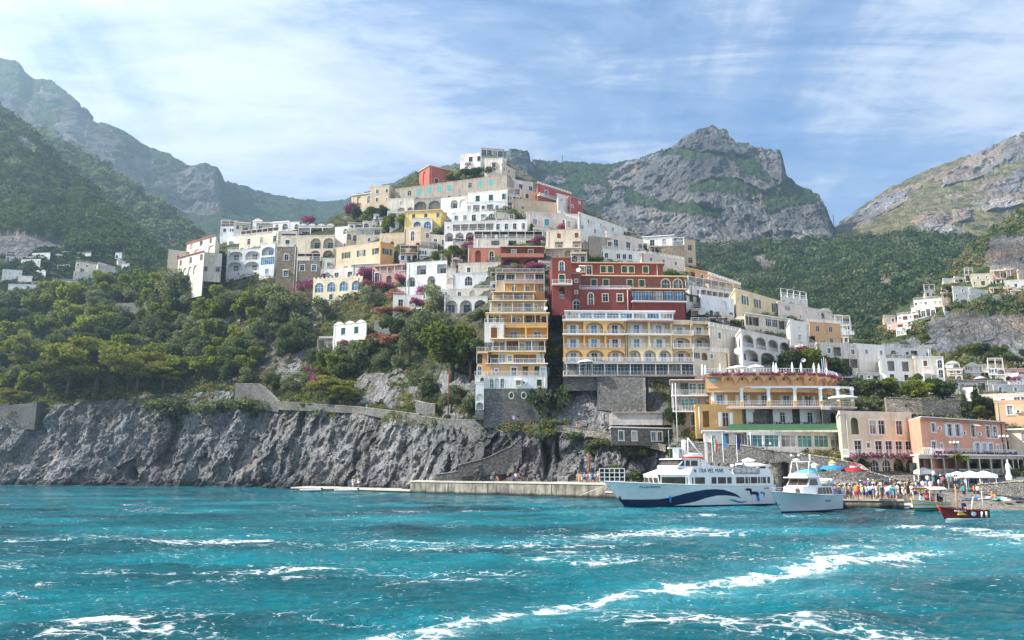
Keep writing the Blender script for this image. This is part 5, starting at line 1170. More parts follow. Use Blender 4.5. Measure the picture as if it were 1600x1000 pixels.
# ------------------------------------------------------------------ trees and plants
def blob_pts(r, lobes, n, shell=.55):
    """points through the volume of a handful of ellipsoids, denser near their skins"""
    w_ = np.array([l[3]*l[4]*l[5] for l in lobes])**.67; w_ /= w_.sum(); k = r.choice(len(lobes), n, p=w_)
    L = np.array(lobes)[k]; u = r.normal(size=(n, 3)); u /= np.linalg.norm(u, axis=1)[:, None]
    rad = shell+(1-shell)*r.rand(n)**.6; return L[:, :3]+u*L[:, 3:6]*rad[:, None]*(1+.12*r.normal(size=n))[:, None]
def tree_proto(kind, seed):
    """one tree about 6 m tall standing at its origin: trunk with limbs and a crown"""
    r = np.random.RandomState(seed); t = MB()
    if kind == 'pine':
        H0 = 5.2; lob = []
        for k in range(9): a = r.rand()*6.28; q = 1.2+r.rand()*2.2; lob.append((cos(a)*q, sin(a)*q, 1.6+r.rand()*2.2, r.uniform(.8, 1.3), r.uniform(.8, 1.3), r.uniform(.3, .5)))
        for k in range(13):
            a = r.rand()*6.28; q = r.rand()**.6*3.4; z = 4.9-q*.32+r.uniform(-.5, .6); lob.append((cos(a)*q, sin(a)*q, z, r.uniform(.9, 1.5), r.uniform(.9, 1.5), r.uniform(.32, .5)))
        t.tube((0, 0, -.6), (.15, .1, 2.6), .26, BARK, 7, .18)
        for l in lob: t.tube((.15, .1, 2.2+r.rand()*.6), (l[0]*.8, l[1]*.8, l[2]-.2), .10, BARK, 5, .03)
        c = blob_pts(r, lob, 4200, .4); me = leafsoup('crown', c, .20, [PINE], r)
    elif kind == 'cypress':
        lob = [(0, 0, 1.2+k*.9, .75-k*.10, .75-k*.10, 1.0) for k in range(6)]; t.tube((0, 0, -.5), (0, 0, 5), .16, BARK, 6, .05)
        c = blob_pts(r, lob, 1500, .7); me = leafsoup('crown', c, .20, [DARKG], r)
    elif kind in ('bush', 'bougainvillea', 'flowering'):
        lob = [(r.normal(0, 1.1), r.normal(0, .9), .75+r.rand()*.9, r.uniform(.7, 1.2), r.uniform(.7, 1.1), r.uniform(.5, .9)) for _ in range(7)]
        for l in lob[:4]: t.tube((0, 0, -.5), l[:3], .06, BARK, 5, .02)
        c = blob_pts(r, lob, 1300, .5); me = leafsoup('crown', c, .19, {'bush': [OLIVE, DARKG], 'bougainvillea': [DARKG, MAGENTA], 'flowering': [DARKG, PINKF]}[kind], r, {'bush': .4}.get(kind, .72))
    elif kind == 'palm':
        t.tube((0, 0, -.3), (.2, 0, 3.4), .17, BARK, 7, .13); V = []; Q = []
        for k in range(17):
            a = k*2.399; el = r.uniform(.1, 1.1); p = np.array([.2, 0, 3.4]); dirv = np.array([cos(a)*cos(el), sin(a)*cos(el), sin(el)])
            for s in range(9):
                q = p+dirv*.26; sd = np.cross(dirv, [0, 0, 1]); sd /= np.linalg.norm(sd)+1e-6; wv = .34*sin((s+1)/9.5*pi)+.05
                for sg in (-1, 1):
                    i = len(V); V += [p, q, q+sd*sg*wv+[0, 0, -.12], p+sd*sg*wv+[0, 0, -.12]]; Q.append([i, i+1, i+2, i+3])
                p = q; dirv = dirv+np.array([0, 0, -.17]); dirv /= np.linalg.norm(dirv)
        me = tri_soup('crown', np.array(V), np.array(Q), [BRIGHTG])
    else:
        nl = {'olive': 10, 'dark': 8, 'bright': 9}[kind]; hh = {'olive': 3.1, 'dark': 3.3, 'bright': 3.4}[kind]
        lob = []
        for k in range(nl):
            a = r.rand()*6.28; q = r.rand()**.5*1.7; lob.append((cos(a)*q, sin(a)*q, hh+r.uniform(-1.3, 1.5)-q*.25, r.uniform(.8, 1.35), r.uniform(.8, 1.35), r.uniform(.7, 1.15)))
        t.tube((0, 0, -.8), (r.normal(0, .15), r.normal(0, .15), 2.0), .24, BARK, 7, .16)
        for l in lob: t.tube((0, 0, 1.5+r.rand()*.5), l[:3], .09, BARK, 5, .02)
        c = blob_pts(r, lob, 2300 if kind != 'olive' else 1900, .45); me = leafsoup('crown', c, {'olive': .21, 'dark': .24, 'bright': .25}[kind], {'olive': [OLIVE, DARKG], 'dark': [DARKG, OLIVE], 'bright': [BRIGHTG, DARKG]}[kind], r, .22 if kind != 'dark' else .12)
    return t.mesh('trunk'), me
PRO = {k: [tree_proto(k, 100+i*7+j) for j in range(n)] for i, (k, n) in enumerate((('olive', 4), ('dark', 3), ('bright', 3), ('pine', 3), ('cypress', 1), ('bush', 3), ('bougainvillea', 2), ('flowering', 1), ('palm', 1)))}
NAMEK = {'olive': 'olive_tree', 'dark': 'evergreen_tree', 'bright': 'leafy_tree', 'pine': 'pine_tree', 'cypress': 'cypress_tree', 'bush': 'shrub', 'bougainvillea': 'bougainvillea', 'flowering': 'flowering_shrub', 'palm': 'palm_tree'}
CATK = {'bush': 'shrub', 'bougainvillea': 'bougainvillea', 'flowering': 'shrub'}
TALL = {'pine': 5.6, 'cypress': 6.2, 'bush': 2.2, 'bougainvillea': 2.2, 'flowering': 2.2, 'palm': 4.4}
def tree(kind, px, py, hpx, label, group=None, d=None, wide=1.0, dd=0, base=None):
    """stands with its foot at a surveyed spot; hpx is how tall it shows"""
    p = base if base is not None else P(px, py, (d or Dn(px, py))+dd)
    hm = hpx*p[1]/F/cos(PITCH); s = hm/TALL.get(kind, 5.4)
    tr_, cr = rnd.choice(PRO[kind])
    o = empty(NAMEK[kind], p, rnd.uniform(0, 6.28), label=label, cat=CATK.get(kind, 'tree'), group=group); o.scale = (s*wide, s*wide, s)
    a = bpy.data.objects.new('trunk' if kind not in CATK else 'stem', tr_); b = bpy.data.objects.new('crown' if kind not in CATK else 'foliage', cr)
    for q in (a, b): COL.objects.link(q); q.parent = o
    return o
ORD = 'first second third fourth fifth sixth seventh eighth ninth tenth eleventh twelfth thirteenth fourteenth fifteenth sixteenth seventeenth eighteenth nineteenth twentieth'.split()
def ordw(n): return ORD[n] if n < 20 else 'twenty-'+ORD[n-20] if n < 29 else 'thirtieth'
def scatter(poly, n, mind, seed, avoid=()):
    r = random.Random(seed); xs = [p[0] for p in poly]; ys = [p[1] for p in poly]; out = []; t = 0
    while len(out) < n and t < n*60:
        t += 1; x = r.uniform(min(xs), max(xs)); y = r.uniform(min(ys), max(ys))
        if not in_poly(np.array([x]), np.array([y]), poly)[0]: continue
        if n > 100 and 345 < x < 500 and 500 < y < 600 and r.random() < .6: continue
        if any(a[0] < x < a[2] and a[1] < y < a[3] for a in avoid): continue
        if all(hypot(x-a, (y-b)*1.5) > mind for a, b in out): out.append((x, y))
    return out
slope = [(-30, 480), (60, 478), (200, 470), (262, 462), (330, 468), (480, 486), (492, 520), (495, 560), (600, 560), (600, 575), (540, 600), (470, 612), (420, 604), (330, 600), (260, 596), (190, 606), (100, 612), (-30, 618)]
pts = scatter(slope, 150, 21, 5, avoid=[(515, 500, 580, 560), (405, 560, 475, 600)])
r_ = random.Random(21); rows = {}
for x, y in sorted(pts): rows.setdefault(int((y-462)//20), []).append((x, y))
RW = ['top row under the ridge', 'second row below the ridge', 'third row below the ridge', 'middle row of the slope', 'row just below mid slope', 'third row above the cliff path', 'second row above the cliff', 'lowest row along the cliff edge']
for k, row in rows.items():
    cnt = {'olive': 0, 'dark': 0, 'bright': 0}
    for x, y in row:
        kd = r_.choices(('olive', 'dark', 'bright'), (.48, .26, .26))[0]; cnt[kd] += 1
        tree(kd, x, y+6, r_.uniform(28, 46), f"{ {'olive': 'silvery olive tree', 'dark': 'dark evergreen tree', 'bright': 'light green tree'}[kd]}, {ordw(cnt[kd]-1)} from left in the {RW[min(k, 7)]}",
             {'olive': 'olive trees on the headland slope', 'dark': 'evergreens on the headland slope', 'bright': 'light green trees on the headland slope'}[kd], wide=r_.uniform(1.0, 1.3))
for i, (x, y, h) in enumerate([(75, 478, 44), (105, 470, 30), (128, 468, 26), (150, 470, 27), (172, 470, 30), (190, 468, 24), (205, 462, 36), (222, 462, 42), (238, 464, 30), (160, 452, 30), (20, 482, 34), (45, 480, 36), (250, 460, 34)]):
    tree('bright' if i not in (10, 11) else 'olive', x, y, h, f'sunlit yellow-green tree on the ridge line, {ordw(i)} counted along the crest' if i not in (10, 11) else f'pale olive tree at the left end of the ridge, {ordw(i-10)} from the edge', 'trees along the headland ridge', wide=1.25)
for x, y, h, k, w_, lab in [
 (265, 520, 38, 'bright', 1.2, 'bright lime green tree in the middle of the dark slope'), (330, 440, 62, 'dark', 1.0, 'dark tree rising between the stepped white house and the arched hotel wing'),
 (268, 478, 62, 'olive', 1.2, 'tall grey olive under the left end of the town'), (290, 476, 58, 'olive', 1.1, 'tall grey olive right beside another at the left end of the town'),
 (415, 492, 58, 'olive', 1.5, 'broad olive below the stone tower of the cliff hotel'), (445, 498, 50, 'olive', 1.4, 'grey-green olive leaning right under the stone hotel tower'), (505, 500, 42, 'olive', 1.0, 'silver olive in front of the crenellated cream house'),
 (358, 488, 38, 'olive', 1.3, 'round olive below the green fence of the arched hotel'), (452, 545, 42, 'dark', 1.6, 'big dark glossy carob tree left of the white cottage'), (576, 478, 34, 'olive', .9, 'small silvery tree under the terracotta terraces'),
 (150, 612, 84, 'pine', 1.35, 'great umbrella pine spreading over the cliff on the left'), (105, 618, 64, 'pine', 1.3, 'pine leaning out left of the great umbrella pine'), (215, 612, 66, 'pine', 1.25, 'pine just right of the great umbrella pine'), (255, 606, 40, 'pine', 1.3, 'low flat pine with bright tips at the cliff edge'),
 (40, 585, 62, 'pine', .9, 'upright pine at the left edge of the picture'), (15, 632, 26, 'pine', 1.3, 'low yellowish pine by the ruined tower on the cliff'), (515, 632, 46, 'pine', 1.15, 'golden green pine on the cliff path'), (538, 634, 34, 'pine', 1.1, 'smaller pine leaning right on the cliff path'),
 (680, 498, 58, 'olive', .9, 'tall dark olive beside the white arcade of three arches'), (705, 592, 86, 'bright', 1.25, 'large round bright green tree below the white arcade'), (735, 590, 62, 'dark', .9, 'feathery dark tree left of the tiered house'), (655, 540, 62, 'olive', 1.0, 'olive tree on the terrace left of the big bright green tree'),
 (640, 560, 60, 'olive', .9, 'grey olive standing lower left of the big bright green tree'), (690, 520, 36, 'olive', 1.4, 'pale olive above the big bright green tree'), (622, 580, 28, 'olive', .9, 'small fig tree on the wall beside the path'), (660, 620, 46, 'olive', 1.0, 'loose green tree above the cliff path'),
 (525, 592, 40, 'bright', 1.1, 'green tree hung with flowers below the white cottage'), (610, 530, 36, 'dark', 1.3, 'dark tree right of the white cottage'), (590, 552, 30, 'olive', 1.3, 'grey shrubby olive right below the white cottage'), (705, 640, 34, 'olive', 1.1, 'scrubby olive on the rock left of the stone base'),
 (558, 345, 22, 'dark', 1.2, 'dark tree in the garden under the tan villa'), (580, 348, 26, 'dark', 1.3, 'dense tree in the middle of the garden under the tan villa'), (600, 345, 24, 'dark', 1.1, 'dark tree at the right of the garden under the tan villa'), (612, 358, 24, 'bright', 1.3, 'yellow-green tree in the hillside garden'), (630, 360, 26, 'bright', 1.2, 'lime tree beside the yellow house'), (598, 362, 18, 'bright', 1.4, 'low yellow shrub tree in the hillside garden'),
 (624, 322, 17, 'cypress', 1.2, 'single dark cypress left of the yellow house'), (709, 285, 16, 'bright', 1.8, 'lime green tree at the foot of the summit villas'), (728, 278, 17, 'dark', 1.8, 'dark hedge tree left under the summit villas'), (745, 276, 18, 'dark', 1.9, 'dark hedge tree in the middle under the summit villas'), (768, 276, 18, 'dark', 1.9, 'dark hedge tree right under the summit villas'), (782, 274, 16, 'dark', 1.6, 'round dark tree beside the weathered beige house'),
 (795, 340, 17, 'olive', 2.2, 'spreading palm-like garden tree on the roof of the arcaded hotel'), (700, 408, 22, 'bright', 1.5, 'bright creeper tree over the terrace left of the red arched house'), (715, 404, 20, 'bright', 1.6, 'bright creeper tree touching the red arched house'), (680, 410, 18, 'bright', 1.4, 'green creeper tree at the left of the terrace garden'), (845, 352, 14, 'dark', 1.3, 'narrow dark tree by the pale beige house'),
 (1240, 590, 44, 'dark', 1.1, 'dark tree behind the closed umbrellas on the left'), (1262, 592, 46, 'bright', 1.2, 'bright green tree behind the closed umbrellas'), (1285, 590, 40, 'dark', 1.3, 'dark tree between the flags and the bright tree'), (1305, 592, 36, 'dark', 1.3, 'dark tree right of the flags'), (1318, 596, 24, 'dark', 1.2, 'low dark tree at the end of the umbrella terrace'),
 (1365, 622, 30, 'dark', 1.3, 'dark tree left under the vine pergola'), (1385, 618, 28, 'bright', 1.5, 'bright vine tree over the pergola'), (1410, 622, 24, 'bright', 1.4, 'bright tree in the middle of the pergola garden'), (1440, 628, 34, 'bright', 1.3, 'lime green tree at the right of the pergola garden'), (1462, 626, 40, 'dark', 1.3, 'big dark tree at the right of the pergola garden'), (1485, 626, 36, 'dark', 1.3, 'dark tree at the garden wall end'), (1430, 606, 22, 'dark', 1.2, 'small dark tree before the stone fronted house'),
 (1508, 645, 30, 'cypress', 1.4, 'dark conical tree beside the white arched house'), (1527, 645, 40, 'cypress', 1.5, 'tall dark conical tree in front of the white arched house'), (1541, 646, 30, 'dark', 1.2, 'round dark tree left of the salmon house'), (1530, 650, 16, 'bright', 1.6, 'lime shrub tree above the pink hotel'),
 (868, 572, 32, 'bright', 1.0, 'small green tree in the gully between the tiered house and yellow hotel'), (856, 590, 34, 'dark', 1.1, 'dark tree clinging right of the tiered house'), (880, 592, 22, 'dark', 1.8, 'dark hedge tree at the left end of the restaurant terrace'), (932, 592, 30, 'dark', 1.3, 'dark tree beside the open white umbrella'), (905, 484, 26, 'dark', 1.6, 'dark tree in front of the lower windows of the red hotel'), (925, 484, 20, 'dark', 1.6, 'low dark tree right of another before the red hotel'),
 (1058, 452, 32, 'dark', 1.2, 'dark tree overhanging the glass veranda of the red hotel'), (1052, 672, 40, 'dark', 1.1, 'dark tree under the white balcony house'), (985, 484, 10, 'dark', 2.4, 'low green planting under the glass verandas'), (1040, 484, 10, 'dark', 2.4, 'low green planting at the right of the glass verandas'),
 (1152, 512, 14, 'dark', 1.5, 'small dark tree behind the white villa'), (1010, 700, 14, 'bright', 1.4, 'bright green tree above the cliff right of the boat sheds'), (1497, 742, 34, 'palm', 1.2, 'palm tree in front of the open fronted restaurant')]:
    tree(k, x, y, h, lab, wide=w_, dd=-2.5 if k not in ('palm',) else 0, d=118 if k == 'palm' else None)
# garden shrubs and flowering creepers
for x, y, h, k, w_, lab in [
 (553, 336, 20, 'bougainvillea', .8, 'magenta bougainvillea beside the tan villa'), (482, 350, 12, 'bougainvillea', 1.2, 'magenta bougainvillea on the roof left of the vaulted hotel'), (732, 395, 20, 'bougainvillea', .6, 'magenta creeper climbing the left of the red arched house'), (840, 382, 14, 'bougainvillea', .9, 'magenta creeper at the right of the white pergola terrace'), (745, 377, 10, 'bougainvillea', 1.8, 'magenta creeper along the white pergola terrace'),
 (735, 264, 10, 'bougainvillea', 1.3, 'purple flowers on the terrace of the summit houses'), (575, 440, 22, 'bougainvillea', .9, 'purple bougainvillea right of the white block'), (477, 462, 24, 'bougainvillea', 1.0, 'dark purple bougainvillea beside the crenellated cream house'), (598, 452, 12, 'bougainvillea', 1.6, 'purple creeper along the terrace of the pink house'), (625, 442, 12, 'bougainvillea', 1.3, 'pink flowers right of the low pink house'),
 (617, 470, 16, 'flowering', 1.2, 'pink flowers at the left of the small flower hung house'), (660, 464, 18, 'bougainvillea', .8, 'magenta bougainvillea at the right of the small flower hung house'), (650, 478, 12, 'bougainvillea', 1.1, 'magenta creeper below the small flower hung house'), (608, 490, 9, 'flowering', 3.0, 'band of pink flowers on the terrace wall'), (630, 488, 9, 'flowering', 2.0, 'pink flowers at the right end of the terrace wall'), (620, 540, 14, 'flowering', 2.6, 'reddish creeper over the dry terrace'), (590, 536, 12, 'flowering', 2.2, 'reddish creeper right of the cottage'),
 (535, 545, 12, 'bougainvillea', 1.2, 'purple creeper at the door of the white cottage'), (492, 612, 24, 'bougainvillea', .8, 'magenta bougainvillea left of the golden pine'), (500, 590, 16, 'bougainvillea', .8, 'magenta flowers on the slope above the golden pine'), (780, 435, 14, 'bush', 1.3, 'green creeper at the left of the ochre terrace house'), (812, 428, 9, 'bougainvillea', 2.2, 'magenta creeper along the ochre terrace house'), (845, 442, 16, 'bush', .9, 'green creeper at the right of the ochre terrace house'),
 (857, 470, 14, 'bougainvillea', .7, 'pink flowers in the gap beside the dark red tower'), (858, 510, 40, 'bush', .6, 'ivy hanging down the right side of the tiered house'), (930, 433, 8, 'bush', 2.0, 'green creeper on the balcony of the dark red hotel'), (980, 432, 7, 'bougainvillea', 3.0, 'magenta creeper on the balcony of the dark red hotel'), (1040, 437, 12, 'bush', 2.6, 'green vine over the arched windows of the dark red hotel'),
 (1035, 398, 10, 'bougainvillea', 1.2, 'purple bougainvillea on the pink white house'), (1195, 500, 12, 'bush', 2.0, 'plants on the long white veranda'), (1185, 575, 18, 'bush', 1.2, 'dark plants under the great arches of the white villa'), (1210, 578, 16, 'bush', 1.2, 'dark plants at the right great arch of the white villa'), (1335, 610, 16, 'bush', 1.6, 'bushes at the end of the slanting stair wall'), (1593, 592, 12, 'bougainvillea', 1.3, 'bright magenta bougainvillea below the pink house'), (1585, 598, 8, 'bougainvillea', 2.2, 'magenta flowers along the far right terrace'),
 (258, 645, 24, 'bush', 1.6, 'dark bush on the cliff face left of the stone wall'), (285, 650, 26, 'bush', 1.5, 'dark bush in the middle of the cliff'), (320, 648, 22, 'bush', 1.4, 'dark bush right of two others on the cliff'), (372, 645, 26, 'bush', 1.5, 'dark green bush under the stone retaining wall'), (395, 648, 20, 'bush', 1.4, 'bush at the right of the retaining wall'), (350, 640, 18, 'bush', 1.2, 'light tipped bush left of the retaining wall'), (480, 636, 10, 'bush', 1.5, 'dry scrub on the path parapet'),
 (720, 625, 22, 'bush', 1.0, 'yellow green shrub left of the stone base'), (733, 645, 30, 'bush', .7, 'golden shrub hanging by the arched doorway'), (850, 650, 46, 'bush', .7, 'ivy column on the corner of the stone base'), (840, 690, 16, 'bush', 1.4, 'bushes on the cliff under the stone base'), (868, 668, 14, 'bush', 1.3, 'bush on the path right of the stone base'), (905, 690, 14, 'bush', 1.3, 'bush over the cliff below the path'), (940, 700, 16, 'bush', 1.6, 'bush on the green part of the cliff'), (975, 705, 16, 'bush', 1.7, 'wide bush on the cliff above the white gate'), (1000, 712, 14, 'bush', 1.4, 'bush on the cliff left of the ferry mast'), (960, 740, 14, 'bush', .9, 'bush low on the cliff beside the red post'),
 (1180, 708, 9, 'bush', 1.2, 'small bush on the sea wall'), (1342, 718, 20, 'bush', 1.3, 'bush at the left of the tall arches'), (1352, 732, 12, 'bush', 1.3, 'bush below the left arch of the cream hotel'), (1225, 742, 9, 'bush', 1.2, 'small bush at the foot of the sea wall')]:
    tree(k, x, y, h, lab, wide=w_, dd=-2.2)
# shrubs and creepers in the gaps of the town
def gap_plants(poly, n, seed, where):
    r = random.Random(seed); k = 0; pts = []
    for x, y in scatter(poly, n*3, 9, seed):
        if sum(a[0] < x < a[1] and a[2] < y-2 < a[3] for a in RECTS): continue
        if Dn(x, y) < 232 or x < 900: pts.append((x, y))
    pts = sorted(pts[:n], key=lambda q: (int(q[1]//25), q[0])); last = None; rs = sorted({int(q[1]//25) for q in pts})
    for x, y in pts:
        row = int(y//25); k = k+1 if row == last else 0; last = row; kd = r.choices(('bush', 'bougainvillea', 'bright', 'cypress', 'olive'), (.52, .03, .23, .04, .18))[0]
        tree(kd, x, y, r.uniform(9, 16), f"{dict(bush='green shrub', bougainvillea='magenta creeper', bright='small light green tree', cypress='small dark cypress', olive='small olive tree')[kd]}, {ordw(min(k, 28))} in {ORD[rs.index(row)]} row down {where}", 'garden plants between the houses', wide=r.uniform(1, 1.6), dd=-1.2)
gap_plants([(560, 340), (640, 300), (700, 275), (800, 270), (900, 330), (1060, 400), (1060, 430), (900, 410), (850, 440), (765, 500), (690, 500), (600, 480), (520, 440)], 60, 31, 'the upper town')
gap_plants([(1060, 430), (1300, 525), (1480, 572), (1600, 590), (1600, 650), (1330, 640), (1330, 600), (1240, 570), (1110, 520)], 50, 32, 'the right slope')
# umbrella pine on the coast road, trees on the right hand hill
p = surf('right_hill', 1484, 482); tree('pine', 1484, 482, 34, 'umbrella pine beside the villas on the coast road', base=tuple(p), wide=.9)
for i, (x, y, h) in enumerate([(1500, 560, 22), (1515, 575, 26), (1530, 572, 30), (1545, 580, 24), (1560, 575, 26), (1580, 585, 24), (1490, 575, 20), (1505, 590, 20), (1358, 545, 22), (1415, 545, 14), (1440, 540, 16), (1595, 562, 22), (1570, 560, 18)]):
    s_ = surf('right_hill', x, y); tree(('olive', 'bright', 'dark')[i % 3], x, y, h, f"{('grey olive', 'light green tree', 'dark green tree')[i % 3]} on the slope under the coast road, {ordw(i)} from the road pine", 'trees under the coast road', base=tuple(s_), wide=1.3)

# ---- ground cover and woods that read as one mass
def cover(name, label, cand, n, size, nq, mats, seed, leaf, p2=.3, flat=.75, kind='undergrowth'):
    r = np.random.RandomState(seed); i = r.choice(len(cand), n, replace=len(cand) < n); c = cand[i]
    sz = size*r.uniform(.5, 1.3, n); u = r.normal(size=(n, nq, 3)); u /= np.linalg.norm(u, axis=2)[..., None]; u[..., 2] = np.abs(u[..., 2])*flat*1.3-.15
    pts = c[:, None]+u*sz[:, None, None]*(.55+.45*r.rand(n, nq, 1)); pts = pts.reshape(-1, 3)
    me = leafsoup(name, pts, leaf, mats, r, p2)
    if len(mats) > 1:                                           # one kind per bush
        k = np.repeat((r.rand(n)*len(mats)).astype(np.int32), nq); me.polygons.foreach_set('material_index', k)
    tag(mesh_ob(name, me), label, kind, kind='stuff')
PX, PY, V, veg, cl = HS['near']; T = np.linspace(0, 1, PX.shape[0])[:, None]*np.ones(PX.shape)
sel = (T > .43) & (veg > .35) & (PX > -40) & (PX < 1620)
left = sel & (PX < 640) & (PY > 395); dryz = left & in_poly(PX+fbm(V/20)*60, PY+fbm(V/20+9)*40, [(330, 485), (500, 478), (505, 600), (420, 606), (330, 596), (250, 570), (300, 530)])
cover('undergrowth', 'mixed low scrub covering the headland slope between its trees', V[left & ~dryz], 6200, 1.6, 34, [OLIVE, DARKG, OLIVE, DRYG, DARKG], 3, .30)
cover('undergrowth', 'dry brown scrub on the bare middle of the headland slope', V[dryz], 900, 1.0, 26, [DRYG, OLIVE, DRYG, DARKG], 13, .24)
up = sel & ~left; cover('undergrowth', 'low garden scrub filling the gaps between the houses', V[up], 8000, 1.05, 30, [DARKG, OLIVE, DRYG, DARKG], 4, .22)
tuft = (T > .16) & (T < .45) & (veg > .5) & (PX > -40) & (PX < 1080); cover('tufts', 'tufts of scrub growing on the sea cliff', V[tuft], 1500, .8, 26, [DARKG, OLIVE, DARKG], 8, .22)
lip = (T > .37) & (T < .47) & (PX > -40) & (PX < 870) & (fbm(V/9+21, 3) > -.05); cover('tufts', 'bushes spilling over the top edge of the cliff', V[lip], 1000, 1.5, 34, [DARKG, OLIVE, BRIGHTG, DRYG], 18, .27)
def wood(hn, label, n, size, nq, leaf, seed, mats, box, vmin=.55):
    PX, PY, V, veg, rk = HS[hn]; s = (veg > vmin) & ~in_poly(PX, PY, [(-10, 400), (60, 392), (70, 385), (115, 388), (115, 400), (160, 400), (205, 395), (208, 430), (190, 450), (60, 472), (-10, 475)]) & ~in_poly(PX, PY, [(1380, 500), (1465, 452), (1515, 426), (1640, 430), (1640, 452), (1560, 456), (1548, 482), (1490, 486), (1430, 506), (1420, 530), (1384, 530)]) & (PX > box[0]) & (PX < box[2]) & (PY > box[1]) & (PY < box[3])
    cover('forest', label, V[s], n, size, nq, mats, seed, leaf, kind='wood', flat=1.0)
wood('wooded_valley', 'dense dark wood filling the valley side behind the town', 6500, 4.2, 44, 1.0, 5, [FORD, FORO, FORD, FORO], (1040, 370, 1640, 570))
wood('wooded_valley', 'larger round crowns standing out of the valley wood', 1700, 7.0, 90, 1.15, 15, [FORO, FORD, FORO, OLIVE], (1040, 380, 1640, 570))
wood('right_hill', 'scrub and small trees scattered on the right hand hill', 1500, 2.0, 30, .45, 6, [FORD, FORO, DRYG, OLIVE], (1360, 325, 1640, 600), .7)
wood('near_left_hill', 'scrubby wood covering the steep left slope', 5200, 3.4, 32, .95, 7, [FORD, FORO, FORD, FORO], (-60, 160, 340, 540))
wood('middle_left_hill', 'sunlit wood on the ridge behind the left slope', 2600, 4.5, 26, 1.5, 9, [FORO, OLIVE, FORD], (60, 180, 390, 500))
PX_, PY_, V_, vg_, _r = HS['near_left_hill']; s_ = (PX_ > -10) & (PX_ < 206) & (PY_ > 388) & (PY_ < 476) & (vg_ > .4)
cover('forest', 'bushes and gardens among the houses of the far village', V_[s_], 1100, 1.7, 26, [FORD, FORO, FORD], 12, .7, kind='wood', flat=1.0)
# ------------------------------------------------------------------ quay, stone walls, terraces
def at_z(px, z, d):
    """point at height z and distance d that shows at column px"""
    v = (500-py_of(z, d))/F; return ((px-800)/F/(CP-v*SP)*d, d, z)
def seaY(py): return EYE/-elev(py)
def conc_mat():
    m = Mat('quay_concrete'); g = m.geo(); m.rough(.9)
    n = m.noise(g, .5, 6, .65); st = m.noise(m.mapv(g, (1.2, 1.2, .2)), 1, 5, .7)
    c = m.ramp(n, [(.3, (.13, .11, .085)), (.5, (.27, .24, .195)), (.7, (.42, .385, .32))])
    sp = N(m.nt, 'ShaderNodeSeparateXYZ'); m.L(g, sp.inputs[0])
    low = m.ramp(m.math('ADD', m.math('MULTIPLY', sp.outputs[2], .5), m.math('MULTIPLY', n, .25)), [(.22, g3(.15)), (.42, g3(1))])
    c = m.mix(1.0, m.mix(m.ramp(st, [(.46, g3(0)), (.62, g3(.85))]), c, (.07, .06, .05)), low, 'MULTIPLY')
    m.col(c); m.bump(n, .6, .2); return m.m
QC = conc_mat()
def ribbon(name, pts, zt, zb, depth, mat, topmat=None, **t):
    """pts [(px, d)]: a platform with a vertical front"""
    m = MB(); Fp = [at_z(px, zt, d) for px, d in pts]
    for a, b in zip(Fp[:-1], Fp[1:]):
        m.poly([(a[0], a[1], zb), (b[0], b[1], zb), (b[0], b[1], zt), (a[0], a[1], zt)], mat)
        m.poly([(a[0], a[1], zt), (b[0], b[1], zt), (b[0], b[1]+depth, zt), (a[0], a[1]+depth, zt)], topmat or mat)
        m.box(((a[0]+b[0])/2, (a[1]+b[1])/2-.02, zt-.10), (hypot(a[0]-b[0], a[1]-b[1]), .28, .26), topmat or mat, rz=atan2(b[1]-a[1], b[0]-a[0]))
    for e in (Fp[0], Fp[-1]):
        q = [(e[0], e[1], zb), (e[0], e[1]+depth, zb), (e[0], e[1]+depth, zt), (e[0], e[1], zt)]; m.poly(q, mat)
    o = m.build(name); tag(o, t.get('label'), t.get('cat'), kind=t.get('kind')); return o, Fp
QT = plain('quay_top', (.52, .48, .42), .9, var=.2)
ribbon('landing', [(455, seaY(764.5)), (530, seaY(766)), (645, seaY(769.5))], .45, -1.5, 22, QC, QT, kind='structure', label='low concrete landing at the foot of the cliff')
_, qf = ribbon('pier', [(641, seaY(770)), (700, seaY(771.5)), (760, seaY(773)), (860, seaY(775.5)), (955, seaY(778.5))], 2.35, -1.5, 17, QC, QT, kind='structure', label='long stained concrete pier under the cliff')
ribbon('quay', [(945, seaY(778.5)), (1100, 124), (1225, 118.5), (1284, 99), (1312, seaY(793)), (1412, seaY(794.5))], 1.1, -1.5, 26, QC, QT, kind='structure', label='low stone quay crowded with visitors beside the boats')
